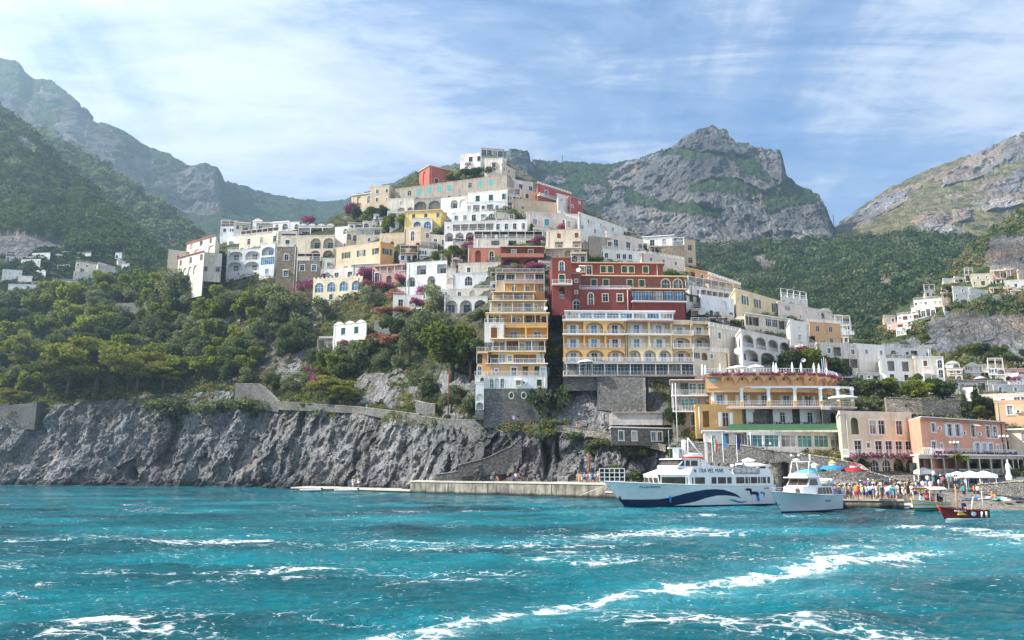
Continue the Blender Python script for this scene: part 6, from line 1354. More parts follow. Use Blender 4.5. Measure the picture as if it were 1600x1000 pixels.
# joints and a ladder recess on the pier face
jm = MB()
for i, px in enumerate((700, 762, 790, 812, 862, 880, 905, 930)):
    d = float(np.interp(px, [641, 700, 760, 860, 955], [seaY(770), seaY(771.5), seaY(773), seaY(775.5), seaY(778.5)])); a = at_z(px, 0, d)
    jm.box((a[0], a[1]-.01, 1.0), (.14, .10, 2.3), plain('joint', (.06, .05, .045), .9), rz=-.6)
tag(jm.build('pier_fender_strip'), 'dark vertical joint strips down the face of the long pier', 'strip')
def wallstrip(label, pts, thick=.7, mat='stone', name='stone_wall', cat='wall', cap=True, n=1):
    """pts [(px, py_top, py_bot, d)]"""
    m = MB(); W = W_[mat] if isinstance(mat, str) else mat
    q = []
    for px, pt, pb, d in pts:
        t = P(px, pt, d); b = P(px, pb, d); q.append((t, b[2]))
    for (a, az), (b, bz) in zip(q[:-1], q[1:]):
        ux, uy = b[0]-a[0], b[1]-a[1]; L = hypot(ux, uy); nx, ny = -uy/L*thick, ux/L*thick
        A, B, A2, B2 = (a[0], a[1]), (b[0], b[1]), (a[0]+nx, a[1]+ny), (b[0]+nx, b[1]+ny)
        m.poly([(*A, az), (*B, bz), (*B, b[2]), (*A, a[2])], W); m.poly([(*B2, bz), (*A2, az), (*A2, a[2]), (*B2, b[2])], W)
        m.poly([(*A, a[2]), (*B, b[2]), (*B2, b[2]), (*A2, a[2])], W)
        if cap:
            e = .1; c = W_['palestone'] if cap is True else cap
            m.poly([(A[0]-nx*.15, A[1]-ny*.15, a[2]+.15), (B[0]-nx*.15, B[1]-ny*.15, b[2]+.15), (B2[0], B2[1], b[2]+.15), (A2[0], A2[1], a[2]+.15)], c)
            m.poly([(A[0]-nx*.15, A[1]-ny*.15, a[2]-.02), (B[0]-nx*.15, B[1]-ny*.15, b[2]-.02), (B[0]-nx*.15, B[1]-ny*.15, b[2]+.15), (A[0]-nx*.15, A[1]-ny*.15, a[2]+.15)], c)
    for (a, az) in (q[0], q[-1]): 
        m.poly([(a[0], a[1], az), (a[0], a[1]+thick, az), (a[0], a[1]+thick, a[2]), (a[0], a[1], a[2])], W)
    o = m.build(name); tag(o, label, cat); return o
def dn(px, py, dd=-1.5): return Dn(px, py)+dd
wallstrip('grey rubble retaining wall above the left cliff path', [(368, 600, 632, dn(370, 630, -3)), (405, 600, 636, dn(405, 630, -4)), (420, 612, 642, dn(420, 630, -4)), (436, 628, 644, dn(436, 630, -4))], mat='stone')
wallstrip('long parapet of the cliff path', [(430, 627, 640, dn(430, 640, -3)), (500, 632, 643, dn(500, 640, -3)), (560, 636, 646, dn(560, 645, -3)), (620, 643, 658, dn(620, 650, -3.5)), (655, 648, 668, dn(655, 655, -4))], mat='stone', name='path_wall')
wallstrip('tall grey stone wall under the tiered house', [(655, 650, 672, dn(655, 665, -4)), (690, 655, 700, dn(690, 665, -4)), (752, 657, 700, dn(750, 668, -4)), (800, 684, 706, dn(800, 680, -3.5))], mat='stone')
wallstrip('slanting stone stair wall running down the cliff to the pier', [(716, 727, 745, 158), (760, 716, 742, 157.5), (800, 697, 740, 157), (815, 683, 740, 156.5)], mat='darkstone', name='stair_wall')
wallstrip('lower stepped stone wall at the foot of the cliff stairs', [(680, 742, 751, 160), (720, 736, 751, 159), (722, 728, 751, 158.6), (768, 727, 751, 157.6)], mat='darkstone')
wallstrip('stone parapet sloping along the path right of the stone base', [(866, 664, 674, dn(866, 670, -3)), (930, 672, 684, dn(930, 675, -3)), (1000, 688, 697, dn(1000, 690, -3)), (1040, 697, 706, dn(1040, 697, -3))], mat='palestone', name='path_wall')
wallstrip('stone gateway with an arched opening on the cliff path', [(650, 626, 650, dn(652, 650, -3.2)), (664, 630, 652, dn(664, 650, -3.2)), (680, 632, 654, dn(680, 652, -3.2))], mat='stone', name='stone_gateway')
wallstrip('ruined stone tower with a double window on the left cliff', [(-10, 634, 668, dn(0, 640, -5)), (28, 632, 668, dn(28, 640, -5)), (58, 628, 672, dn(58, 640, -5))], thick=5, mat='stone', name='stone_tower', cap=False)
wallstrip('dark retaining wall below the ridge trees', [(95, 477, 498, dn(95, 490, -3)), (180, 474, 494, dn(180, 488, -3)), (240, 472, 492, dn(240, 488, -3))], mat='stone', name='terrace_wall', cap=False)
wallstrip('grey terrace wall under the white cottage', [(585, 500, 525, dn(590, 515, -3)), (640, 503, 530, dn(640, 515, -3)), (652, 510, 530, dn(652, 515, -3))], mat='stone', name='terrace_wall', cap=False)
wallstrip('high stone sea wall rising left behind the ferry', [(1058, 690, 770, 137), (1105, 692, 772, 135), (1165, 697, 772, 132), (1190, 700, 772, 130.5)], mat='stone', name='sea_wall')
wallstrip('round stone bastion between the ferry and the white motorboat', [(1190, 724, 775, 124), (1200, 723, 778, 119), (1214, 723, 778, 119), (1228, 724, 776, 121)], thick=3, mat='palestone', name='bastion')
wallstrip('grey stone sea wall behind the coloured umbrellas', [(1186, 702, 775, 128.5), (1240, 708, 772, 125.5), (1300, 716, 772, 122.5), (1345, 727, 772, 120)], mat='stone', name='sea_wall')
wallstrip('stone ramp wall descending behind the crowd', [(1340, 727, 772, 119.5), (1352, 736, 772, 118), (1400, 749, 770, 116), (1440, 755, 770, 115)], mat='darkstone', name='ramp_wall')
wallstrip('beach retaining wall below the white pavilions', [(1528, 757, 772, 110), (1565, 755, 774, 107), (1592, 752, 778, 102), (1600, 753, 778, 101)], mat='stone', name='beach_wall')
wallstrip('pale terrace wall above the pink hotel', [(1384, 621, 645, dn(1385, 640, -4)), (1440, 624, 648, dn(1440, 640, -4)), (1500, 628, 650, dn(1500, 640, -4))], mat='palestone', name='terrace_wall')
wallstrip('coast road wall curving across the right hand hill', [(1425, 502, 506, 268), (1455, 493, 498, 272), (1490, 486, 491, 276), (1530, 483, 487, 277), (1700, 481, 485, 275)], thick=7, mat=plain('road_concrete', (.42, .40, .37), .9, var=.2), name='road_wall', cap=False)
wallstrip('mossy stone wall right of the rock under the yellow hotel', [(933, 588, 640, 163), (1004, 590, 650, 160), (1008, 590, 676, 159)], mat='stone', name='terrace_wall', cap=False)
wallstrip('corrugated grey boat shed wall on the path', [(956, 645, 664, 156), (1035, 645, 664, 153)], thick=5, mat=plain('corrugated', (.30, .28, .27), .8, var=.3), name='boat_shed', cat='shed', cap=STRAW)
wallstrip('open wooden boat shed right of the corrugated one', [(1036, 643, 664, 153), (1085, 644, 664, 151)], thick=5, mat=plain('shed_wood', (.10, .075, .055), .9, var=.3), name='boat_shed', cat='shed', cap=STRAW)
H('row of grey stone store rooms with blue doors below the boat sheds', 955, 1112, (668, 672), 690, 'stone', ['.d.d..dd..gd..c.'], d=151.5, yaw=2, roof='slab', dep=6, tr=TRIM, gl=GLASSB, name='store_rooms', cat='building', sink=.8)
# the stone base of the tiered house gets its two oval windows
for px in (799, 818.5):
    a = P(px, 618, 161.2); m = MB()
    m.lathe((0, 0, 0), [(.42, -.02), (.56, -.02), (.56, .12), (.42, .12), (.42, -.02)], W_['oldwhite'], 20, 1, 1.35); m.lathe((0, 0, 0), [(0.001, .1), (.42, .1)], GLASS, 20, 1, 1.35)
    o = m.build('oval_window', loc=a); o.rotation_euler = (pi/2, 0, 0); tag(o, f"white framed oval window in the dark stone base, {'left' if px < 810 else 'right'} one of the pair", 'window', 'oval windows')
# ---- orange restaurant: corbel arches, flower edge, portico
def corbels():
    root = empty('corbel_cornice', P(1200, 600, 146), 0, label='scalloped cornice of orange arches round the restaurant roof terrace', cat='cornice')
    inv = Vector(root.location); m = MB(); o_ = W_['orange']
    path = [(1102, 586, 145.6), (1160, 586.5, 145.0), (1200, 587, 144.9), (1240, 588.5, 145), (1268, 590.5, 145.8), (1285, 592, 147.5), (1297, 594, 150.5), (1300, 595, 154)]
    q = [Vector(P(*a)) for a in path]; top = q[0][2]; q = [Vector((a[0], a[1], top)) for a in q]
    seg = [(q[i]-q[i-1]).length for i in range(1, len(q))]; tot = sum(seg)
    def along(s):
        for i, L in enumerate(seg):
            if s <= L or i == len(seg)-1: t = s/L; return q[i].lerp(q[i+1], t), (q[i+1]-q[i]).normalized()
            s -= L
    ov = 1.25; nb = 11; ht = 1.9
    for i in range(24*2):                                            # slab, parapet and drum wall below
        a, ta = along(tot*i/48); b, tb = along(tot*(i+1)/48)
        na = Vector((ta.y, -ta.x, 0)); nb_ = Vector((tb.y, -tb.x, 0))
        def Q(p, n, o, z): return tuple(p+n*o+Vector((0, 0, z))-inv)
        for z0, z1, off in ((-.05, .12, ov+.1), (-.40, -.05, ov)):
            m.poly([Q(a, na, off, z0), Q(b, nb_, off, z0), Q(b, nb_, off, z1), Q(a, na, off, z1)], o_)
            m.poly([Q(a, na, off, z1), Q(b, nb_, off, z1), Q(b, nb_, -6, z1), Q(a, na, -6, z1)], ROOFT)
            m.poly([Q(a, na, off, z0), Q(b, nb_, off, z0), Q(b, nb_, 0, z0), Q(a, na, 0, z0)], o_)
        m.poly([Q(a, na, 0, -3.2), Q(b, nb_, 0, -3.2), Q(b, nb_, 0, 0), Q(a, na, 0, 0)], o_)
        m.poly([Q(a, na, .15, -2.5), Q(b, nb_, .15, -2.5), Q(b, nb_, .15, -2.3), Q(a, na, .15, -2.3)], o_)
        m.poly([Q(a, na, .15, -2.3), Q(b, nb_, .15, -2.3), Q(b, nb_, 0, -2.3), Q(a, na, 0, -2.3)], o_)
    nb = 11
    for k in range(nb):
        s0 = tot*(.09+.91*k/nb); s1 = tot*(.09+.91*(k+1)/nb)
        for j in range(10):
            t0, t1 = j/10, (j+1)/10
            for (ta_, tb_) in ((t0, t1),):
                za = -.4-(1-sin(pi*ta_)**.55)*1.5; zb_ = -.4-(1-sin(pi*tb_)**.55)*1.5
                a, ua = along(s0+(s1-s0)*ta_); b, ub = along(s0+(s1-s0)*tb_)
                na = Vector((ua.y, -ua.x, 0)); nb2 = Vector((ub.y, -ub.x, 0))
                oa = ov*max(.08, min(1, (za+2.0)/1.55)); ob = ov*max(.08, min(1, (zb_+2.0)/1.55))
                m.poly([Q(a, na, oa, za), Q(b, nb2, ob, zb_), Q(b, nb2, ov, -.38), Q(a, na, ov, -.38)], o_)
                m.poly([Q(a, na, 0, za), Q(b, nb2, 0, zb_), Q(b, nb2, ob, zb_), Q(a, na, oa, za)], o_)
        c, u = along((s0+s1)/2); n = Vector((u.y, -u.x, 0)); pz = c+n*.04+Vector((0, 0, -.85))-inv
        m.box(tuple(pz), (.22, .1, .42), DARKW, rz=atan2(u.y, u.x))
    m.build('corbels', root)
    r = np.random.RandomState(4); pts = []
    for k in range(2600):
        s = tot*r.rand()
        if (s*7 % tot)/tot < .12: continue
        c, u = along(s); n = Vector((u.y, -u.x, 0)); p = c+n*(ov+.12+r.normal(0, .12))+Vector((0, 0, -.02+r.normal(0, .16)))-inv; pts.append(p[:])
    mesh_ob('flowers', leafsoup('flowers', np.array(pts), .16, [MAGENTA, DARKG], r, .3), root)
    rl = MB()
    for i in range(60):
        a, ta = along(tot*i/60); b, tb = along(tot*(i+1)/60); na = Vector((ta.y, -ta.x, 0)); nb_ = Vector((tb.y, -tb.x, 0))
        rl.tube(Q(a, na, ov-.1, 1.0), Q(b, nb_, ov-.1, 1.0), .035, WRAIL, 4); rl.tube(Q(a, na, ov-.1, .55), Q(b, nb_, ov-.1, .55), .02, WRAIL, 4)
        rl.tube(Q(a, na, ov-.1, 0.1), Q(a, na, ov-.1, 1.0), .03, WRAIL, 4)
    rl.build('railing', root)
    sg = MB(); s0, _ = along(tot*.045); pz = s0+Vector((0, -.2, -.9))-inv; sg.lathe((0, 0, 0), [(.001, .02), (1, .02), (1, 0)], plain('sign_blue', (.30, .52, .60), .5), 20, .95, .42)
    so_ = sg.build('sign_plate', root, loc=tuple(pz)); so_.rotation_euler = (pi/2, 0, 0)
    return top+.1
TERR_Z = corbels()
def portico():
    root = empty('portico', P(1210, 636, 144), 0, label='white columned portico shading the balcony of the orange restaurant', cat='portico')
    L = Vector(root.location); m = MB()
    cols = [(1113, 146), (1158, 145.2), (1200, 144.6), (1241, 144.4), (1281, 144.6), (1308, 145.2), (1330, 146)]
    P0 = [at_z(px, P(px, 636, d)[2], d) for px, d in cols]; zf = P0[0][2]; 
    ztop = P(1113, 607.5, 146)[2]; zd = zf
    for i, (px, d) in enumerate(cols):
        a = at_z(px, ztop, d); x, y = a[0]-L[0], a[1]-L[1]
        m.bx(x-.24, x+.24, y-.24, y+.24, zd+1.0-L[2], ztop-L[2], TRIM); m.bx(x-.30, x+.30, y-.30, y+.30, zd-.2-L[2], zd+1.0-L[2], W_['gold']); m.bx(x-.36, x+.36, y-.36, y+.36, ztop-.25-L[2], ztop-L[2], TRIM)
    m.build('columns', root); b = MB(); rl = MB(); fl = MB(); cv = MB()
    for (pa, da), (pb, db) in zip(cols[:-1], cols[1:]):
        a = Vector(at_z(pa, ztop, da))-L; c = Vector(at_z(pb, ztop, db))-L; u = c-a; ln = u.length; an = atan2(u.y, u.x); md = (a+c)/2
        b.box((md.x, md.y, md.z+.14), (ln+.6, .34, .3), TRIM, rz=an)
        cv.box((md.x, md.y+1.7, md.z+.33), (ln, 3.6, .07), CANVW, rz=an)
        for k in range(4): t = a.lerp(c, k/4); b.box((t.x, t.y+1.7, t.z+.22), (.12, 3.7, .14), TRIM, rz=an)
        z = zd-L[2]
        fl.box((md.x, md.y+1.5, z-.12), (ln+.4, 3.8, .24), TRIM, rz=an)
        fl.box((md.x, md.y-.38, z-.28), (ln+.4, .25, .36), plain('tile_edge', (.45, .30, .25), .8), rz=an)
        for h in (1.0, .55): rl.box((md.x, md.y-.3, z+h), (ln-.5, .05, .05), WRAIL, rz=an)
        n = int(ln/.3)
        for k in range(n): t = a.lerp(c, (k+.5)/n); rl.box((t.x, t.y-.3, z+.5), (.035, .035, 1.0), WRAIL, rz=an)
    b.build('beams', root); cv.build('awning', root); fl.build('balcony_floor', root); rl.build('railing', root)
portico()
# green roof of the glazed restaurant
def green_roof():
    m = MB(); GR = plain('green_roof', (.035, .10, .045), .95, var=.4)
    a = P(1130, 672.5, 134.5); b = P(1347, 674, 133.5); c = P(1335, 668, 141); d = P(1140, 660.5, 143)
    z = a[2]
    m.poly([(a[0], a[1]-.8, z), (b[0]+.5, b[1]-.8, z), (c[0], c[1], z+1.5), (d[0], d[1], z+1.5)], GR)
    m.poly([(a[0], a[1]-.8, z), (b[0]+.5, b[1]-.8, z), (b[0]+.5, b[1]-.8, z-.35), (a[0], a[1]-.8, z-.35)], W_['oldwhite'])
    m.poly([(a[0], a[1]-.8, z-.35), (b[0]+.5, b[1]-.8, z-.35), (b[0]+.5, b[1]+1, z-.3), (a[0], a[1]+1, z-.3)], W_['oldwhite'])
    m.poly([(b[0]+.5, b[1]-.8, z), (b[0]+.5, b[1]-.8, z-.35), (c[0], c[1], z-.35), (c[0], c[1], z+1.5)], W_['oldwhite'])
    tag(m.build('roof_lawn'), 'sloping green roof laid over the glazed seafront restaurant', 'roof')
green_roof()
# ---- umbrellas, pavilions, flags, lamps, posts
def parasol(label, px, z, d, h, r, mat, name='parasol', cat='parasol', group=None, top=None, nseg=8, valance=.18):
    root = empty(name, at_z(px, z, d), rnd.random(), label=label, cat=cat, group=group)
    m = MB(); m.tube((0, 0, -.2), (0, 0, h), .04, WRAIL, 6); m.build('pole', root)
    c = MB(); c.lathe((0, 0, 0), [(r, h-.45-valance), (r, h-.45), (r*.5, h-.18), (.02, h+.02)], mat, nseg)
    c.build('canopy', root)
    if top:
        t = MB(); t.lathe((0, 0, 0), [(r*.28, h-.3), (r*.28, h+.25)], TRIM, nseg); t.lathe((0, 0, 0), [(r*.36, h+.22), (.02, h+.62)], top, nseg); t.build('vent_top', root)
    return root
def shut_parasol(label, px, z, d, h, group):
    root = empty('closed_parasol', at_z(px, z, d), 0, label=label, cat='parasol', group=group)
    m = MB(); m.tube((0, 0, -.1), (0, 0, h), .035, WRAIL, 6); m.build('pole', root)
    c = MB(); c.lathe((0, 0, 0), [(.10, h*.30), (.27, h*.34), (.20, h*.6), (.24, h*.72), (.07, h*.97), (.01, h)], CANVW, 8); c.build('canopy', root)
G = 'parasols on the umbrella terrace'
for px, d in ((1098, 156), (1103, 157), (1126, 155), (1210, 153), (1214, 154), (1239, 153), (1253, 153.5), (1273, 154), (1281, 155), (1293, 156)):
    shut_parasol(f"closed white parasol on the restaurant roof terrace at the {('far left end', 'left end beside another', 'left, standing alone', 'middle, left of a close pair', 'middle, right of a close pair', 'first before the dark trees', 'second before the dark trees', 'third before the dark trees', 'left of the flags', 'far right end')[[1098,1103,1126,1210,1214,1239,1253,1273,1281,1293].index(px)]}", px, TERR_Z, d, 3.3, G)
parasol('open white parasol on the restaurant roof terrace near its left end', 1154, TERR_Z, 155, 2.9, 2.1, CANVW, group=G); parasol('open white parasol on the restaurant roof terrace beside a closed one', 1182, TERR_Z, 154, 2.9, 1.7, CANVW, group=G)
parasol('open white parasol on the terrace of the yellow hotel', 916, P(916, 583, 163)[2], 162, 2.7, 1.7, CANVW)
parasol('wide white parasol right of the portico', 1318, P(1318, 640, 141)[2], 141, 2.6, 2.6, CANVW)
parasol('lilac parasol on the low white house at the far right', 1533, P(1533, 606, 176)[2], 175, 2.5, 1.2, plain('lilac', (.55, .45, .62), .7))
BLUEC = plain('blue_canvas', (.02, .22, .60), .7); REDC = plain('red_canvas', (.30, .015, .02), .7); YELC = plain('yellow_canvas', (.72, .42, .05), .7)
parasol('big blue pavilion umbrella with a yellow vented top', 1304, 1.1, 108, 4.2, 1.9, BLUEC, top=YELC, nseg=4); parasol('dark red pavilion umbrella with a round white emblem', 1337, 1.1, 107.5, 3.9, 1.8, REDC, top=REDC, nseg=4)
parasol('teal umbrella half hidden behind the white motorboat', 1276, 1.1, 109, 3.9, 1.7, plain('teal_canvas', (.02, .14, .15), .7), nseg=4, top=CANVW)
parasol('low light blue umbrella beside the motorboat cabin', 1262, 1.1, 107, 3.6, 1.6, plain('lightblue_canvas', (.10, .35, .70), .7), nseg=8)
parasol('small bright blue and white beach umbrella behind the motorboat', 1292, 1.1, 100, 2.4, .7, plain('blueb', (.04, .18, .70), .7), nseg=8)
parasol('wide white pavilion roof with a square top behind the ferry stern', 1172, 1.1, 116, 4.6, 3.2, CANVW, top=CANVW, nseg=4)
def tent(label, px, d, z, w, h, dp=3.5):
    root = empty('beach_pavilion', at_z(px, z, d), -.1, label=label, cat='pavilion', group='white beach pavilions')
    m = MB()
    for x in (-w/2, w/2):
        for y in (0, dp): m.tube((x, y, -1), (x, y, h), .06, WRAIL, 5)
    m.build('posts', root); c = MB(); A = [(-w/2-.2, -.2, h), (w/2+.2, -.2, h), (w/2+.2, dp+.2, h), (-w/2-.2, dp+.2, h)]; t = (0, dp/2, h+w*.28)
    for i in range(4):
        c.poly([A[i], A[(i+1) % 4], t], CANVW); a, b = A[i], A[(i+1) % 4]; c.poly([(a[0], a[1], h-.4), (b[0], b[1], h-.4), b, a], CANVW)
    c.build('canopy', root)
tent('left white beach pavilion below the restaurant', 1503, 113, 2.2, 1.8, 1.7, 2); tent('middle white beach pavilion below the restaurant', 1523, 112.5, 2.2, 2.1, 1.7, 2); tent('right white beach pavilion below the restaurant', 1545, 112, 2.2, 2.1, 1.7, 2)
tent('white awning shading the quay kiosk', 1448, 116, 2.4, 2.0, 2.0, 1.6)
def flag(label, px, z, d, h, cols, hang=True):
    root = empty('flagpole', at_z(px, z, d), 0, label=label, cat='flag', group='flags by the harbour')
    m = MB(); m.tube((0, 0, 0), (0, 0, h), .05, WRAIL, 6, .03); m.build('pole', root)
    f = MB(); n = len(cols)
    for k, c in enumerate(cols):
        mt = plain('flag_'+c, {'g': (.02, .25, .10), 'w': (.8, .8, .8), 'r': (.65, .04, .05), 'b': (.03, .10, .40), 's': (.10, .35, .72), 'n': (.02, .03, .22)}[c], .8)
        x0 = .06+k*.22
        for j in range(7):
            z0 = h-.15-j*.26; z1 = z0-.26; a = .06*sin(j*1.3+k); b = .06*sin((j+1)*1.3+k)
            f.poly([(x0, a, z0-k*.18), (x0+.22, a+.05, z0-(k+1)*.18), (x0+.20, b+.05, z1-(k+1)*.18), (x0, b, z1-k*.18)], mt)
    f.build('flag', root)
flag('green white and red flag hanging above the ferry', 1116, 1.1, 112, 8.2, 'gwr'); flag('light blue flag hanging above the ferry', 1133, 1.1, 112, 8.6, 'ss'); flag('dark blue flag hanging above the ferry', 1155, 1.1, 112, 8.3, 'nn')
flag('blue flag at the right end of the umbrella terrace', 1286, TERR_Z, 152, 3.8, 'bb'); flag('green white and red flag at the right end of the umbrella terrace', 1289, TERR_Z, 151.5, 4.1, 'gwr')
def lamp(label, px, d, z, h, n=3):
    root = empty('street_lamp', at_z(px, z, d), 0, label=label, cat='street lamp', group='globe lamps on the waterfront')
    m = MB(); m.tube((0, 0, 0), (0, 0, h), .07, IRON, 6, .04)
    for k in range(n): a = k*2*pi/n; m.tube((0, 0, h-.25), (cos(a)*.55, sin(a)*.55, h-.1), .03, IRON, 5)
    m.build('post', root)
    GL = plain('lamp_globe', (.85, .85, .84), .3)
    for k in range(n):
        a = k*2*pi/n; g = MB(); g.lathe((cos(a)*.55, sin(a)*.55, h+.1), [(.01, -.2), (.14, -.14), (.2, 0), (.14, .14), (.01, .2)], GL, 8); g.build('globe', root)
lamp('three globed lamp before the open fronted restaurant, left one', 1497, 117, 3, 5.4); lamp('three globed lamp before the open fronted restaurant, right one', 1576, 115, 3, 6.2)
lamp('white lamp post on the sea wall right of the flags', 1201, 127, 3.5, 5, 2); lamp('lamp post behind the white motorboat', 1246, 121, 1.1, 5.5, 2)
def post(label, px, py0, py1, d, mat, r=.12, name='post'):
    a = P(px, py1, d); b = P(px, py0, d); m = MB(); m.tube((0, 0, 0), (0, 0, b[2]-a[2]), r, mat, 6); m.lathe((0, 0, b[2]-a[2]), [(r*1.3, 0), (r*1.3, .15), (.01, .2)], mat, 6)
    tag(m.build(name, loc=a), label, 'post')
RUST = plain('rust', (.20, .06, .03), .8, var=.3)
post('tall rusty pole on the rocks left of the tiered house', 700.5, 582, 645, 170, RUST, .11); post('leaning red post at the foot of the cliff', 921, 708, 745, 148, RUST, .16)
post('thin radio mast far on the mountain ridge', 879, 243, 261, 1150, IRON, .5, 'radio_mast'); post('thin radio mast on the saddle between the mountains', 1303, 336, 354, 1000, IRON, .4, 'radio_mast')
post('tall pole rising behind the boat sheds', 1059, 600, 700, 146, WRAIL, .07, 'pole')
# white statue by the restaurant
m = MB(); m.lathe((0, 0, 0), [(.55, 0), (.55, .9), (.42, 1.0), (.34, 1.6), (.42, 2.5), (.36, 3.0), (.14, 3.3), (.20, 3.55), (.15, 3.8), (.01, 3.9)], CANVW, 10); m.tube((.3, 0, 2.9), (.62, -.2, 2.1), .11, CANVW, 6); m.tube((-.3, 0, 2.9), (-.55, -.25, 2.2), .11, CANVW, 6)
o = m.build('statue', loc=at_z(1577, 3.2, 112)); o.scale = (.72, .72, .72); tag(o, 'white statue standing on the promenade before the restaurant', 'statue')
# white rooftop arches / gate on the pier
def gate(px0, px1, py0, py1, d):
    a = P(px0, py1, d); b = P(px1, py1, d); h = P(px0, py0, d)[2]-a[2]; root = empty('pier_gate', a, 0, label='white slatted gate across the pier beside the ferry bow', cat='gate'); m = MB(); w = b[0]-a[0]
    for k in range(4): m.bx(0, w, -.05, .05, h*k/3-.06, h*k/3+.06, WRAIL)
    for k in range(6): m.bx(w*k/5-.06, w*k/5+.06, -.07, .07, 0, h, WRAIL)
    m.build('frame', root)
gate(937, 976, 732, 752, 133)
# pipe rail and barriers on the pier
for i, (px, w) in enumerate(((852, 2.2), (877, 1.8))):
    m = MB(); h = 1.05
    for k in range(9): m.bx(w*k/8-.02, w*k/8+.02, -.02, .02, 0, h, IRON if i == 0 else WRAIL)
    m.bx(0, w, -.03, .03, h-.05, h, IRON if i == 0 else WRAIL); m.bx(0, w, -.03, .03, .1, .15, IRON if i == 0 else WRAIL)
    tag(m.build('barrier', loc=at_z(px-6, 2.35, 146)), ('dark railing panel standing on the long pier', 'pale crowd barrier on the long pier beside the dark one')[i], 'barrier')
# satellite dishes
DISH = plain('dish_white', (.72, .72, .70), .5)
for px, py, d, s, lab in ((904, 422, 178.5, .55, 'grey satellite dish on the corner of the dark red hotel'), (1097, 488, 190, .9, 'tilted white satellite dish above the yellow hotel'), (1154, 549, 168, .9, 'round white satellite dish by the old white house'), (853, 482, 171, .4, 'small satellite dish on the tiered house'), (1378, 590, 170, .9, 'white satellite dish under the vine pergola'), (1255, 563, 166, .5, 'white round lamp or dish among the dark trees')):
    m = MB(); m.lathe((0, 0, 0), [(.02, 0), (s*.5, .06*s), (s, .25*s), (s*1.02, .22*s), (s*.5, .0), (.02, -.06)], DISH, 14); m.tube((0, 0, 0), (0, 0, s*.8), .03, IRON, 5)
    o = m.build('satellite_dish', loc=P(px, py, d)); o.rotation_euler = (1.15, .2, -.5); tag(o, lab, 'satellite dish')
# ---- hotel name board
def sign(text, loc, size, mat, rz=0, name='lettering', parent=None, depth=.02, rx=pi/2, narrow=1.0):
    c = bpy.data.curves.new(name, 'FONT'); c.body = text; c.size = size; c.extrude = depth; c.align_x = 'CENTER'; c.align_y = 'CENTER'; c.resolution_u = 2
    t = bpy.data.objects.new('t', c); me = bpy.data.meshes.new_from_object(t); bpy.data.objects.remove(t)
    me.materials.clear(); me.materials.append(mat); o = mesh_ob(name, me, parent, None, loc); o.rotation_euler = (rx, 0, rz); o.scale = (narrow, 1, 1); return o
NAVY = plain('navy_letters', (.015, .02, .10), .5)
a = P(451, 368, Dn(450, 386)-4.5)
root = empty('hotel_sign', a, .02, label='dark blue hotel name board on the stone tower', cat='sign'); m = MB(); m.bx(-2.9, 2.9, -.08, .08, .0, .75, NAVY); m.build('board', root)
sign('HOTEL', (0, -.06, -.45), .75, NAVY, parent=root)
a = P(771.5, 510, 166.2); sg = empty('house_sign', a, 0, label='small dark house name lettering above the brown shutters', cat='sign'); sign('CASA', (0, -.05, 0), .42, IRON, parent=sg)

def boulder(label, px, py, r, seed):
    rr = np.random.RandomState(seed); n1, n2 = 14, 9; V = []
    for j in range(n2):
        for i in range(n1):
            a = 2*pi*i/n1; b = -pi/2+pi*j/(n2-1); p = np.array([cos(a)*cos(b), sin(a)*cos(b), sin(b)*.7]); q = p*(1+.35*float(perlin((p*1.4+seed)[None])[0])+.18*float(perlin((p*4+seed)[None])[0])); V.append(q*r)
    me = bpy.data.meshes.new('boulder'); me.from_pydata([tuple(v) for v in V], [], [(j*n1+i, j*n1+(i+1) % n1, (j+1)*n1+(i+1) % n1, (j+1)*n1+i) for j in range(n2-1) for i in range(n1)])
    o = mesh_ob('boulder', me, None, [RM_near], at_z(px, -.1, seaY(py)-1)); tag(o, label, 'boulder', 'boulders at the foot of the cliff')
for i, (px, py, r) in enumerate(((30, 757.5, 1.6), (58, 757.5, 1.1), (96, 758, 1.9), (140, 758, 1.2), (176, 758, 1.5), (236, 759, 1.8), (262, 759, 1.2), (310, 760, 1.4), (352, 760, 1.9), (388, 761, 1.3), (420, 762, 1.7), (447, 763, 1.4))):
    boulder(f"wet grey boulder at the foot of the left cliff, {ORD[i]} from left", px, py, r, i)
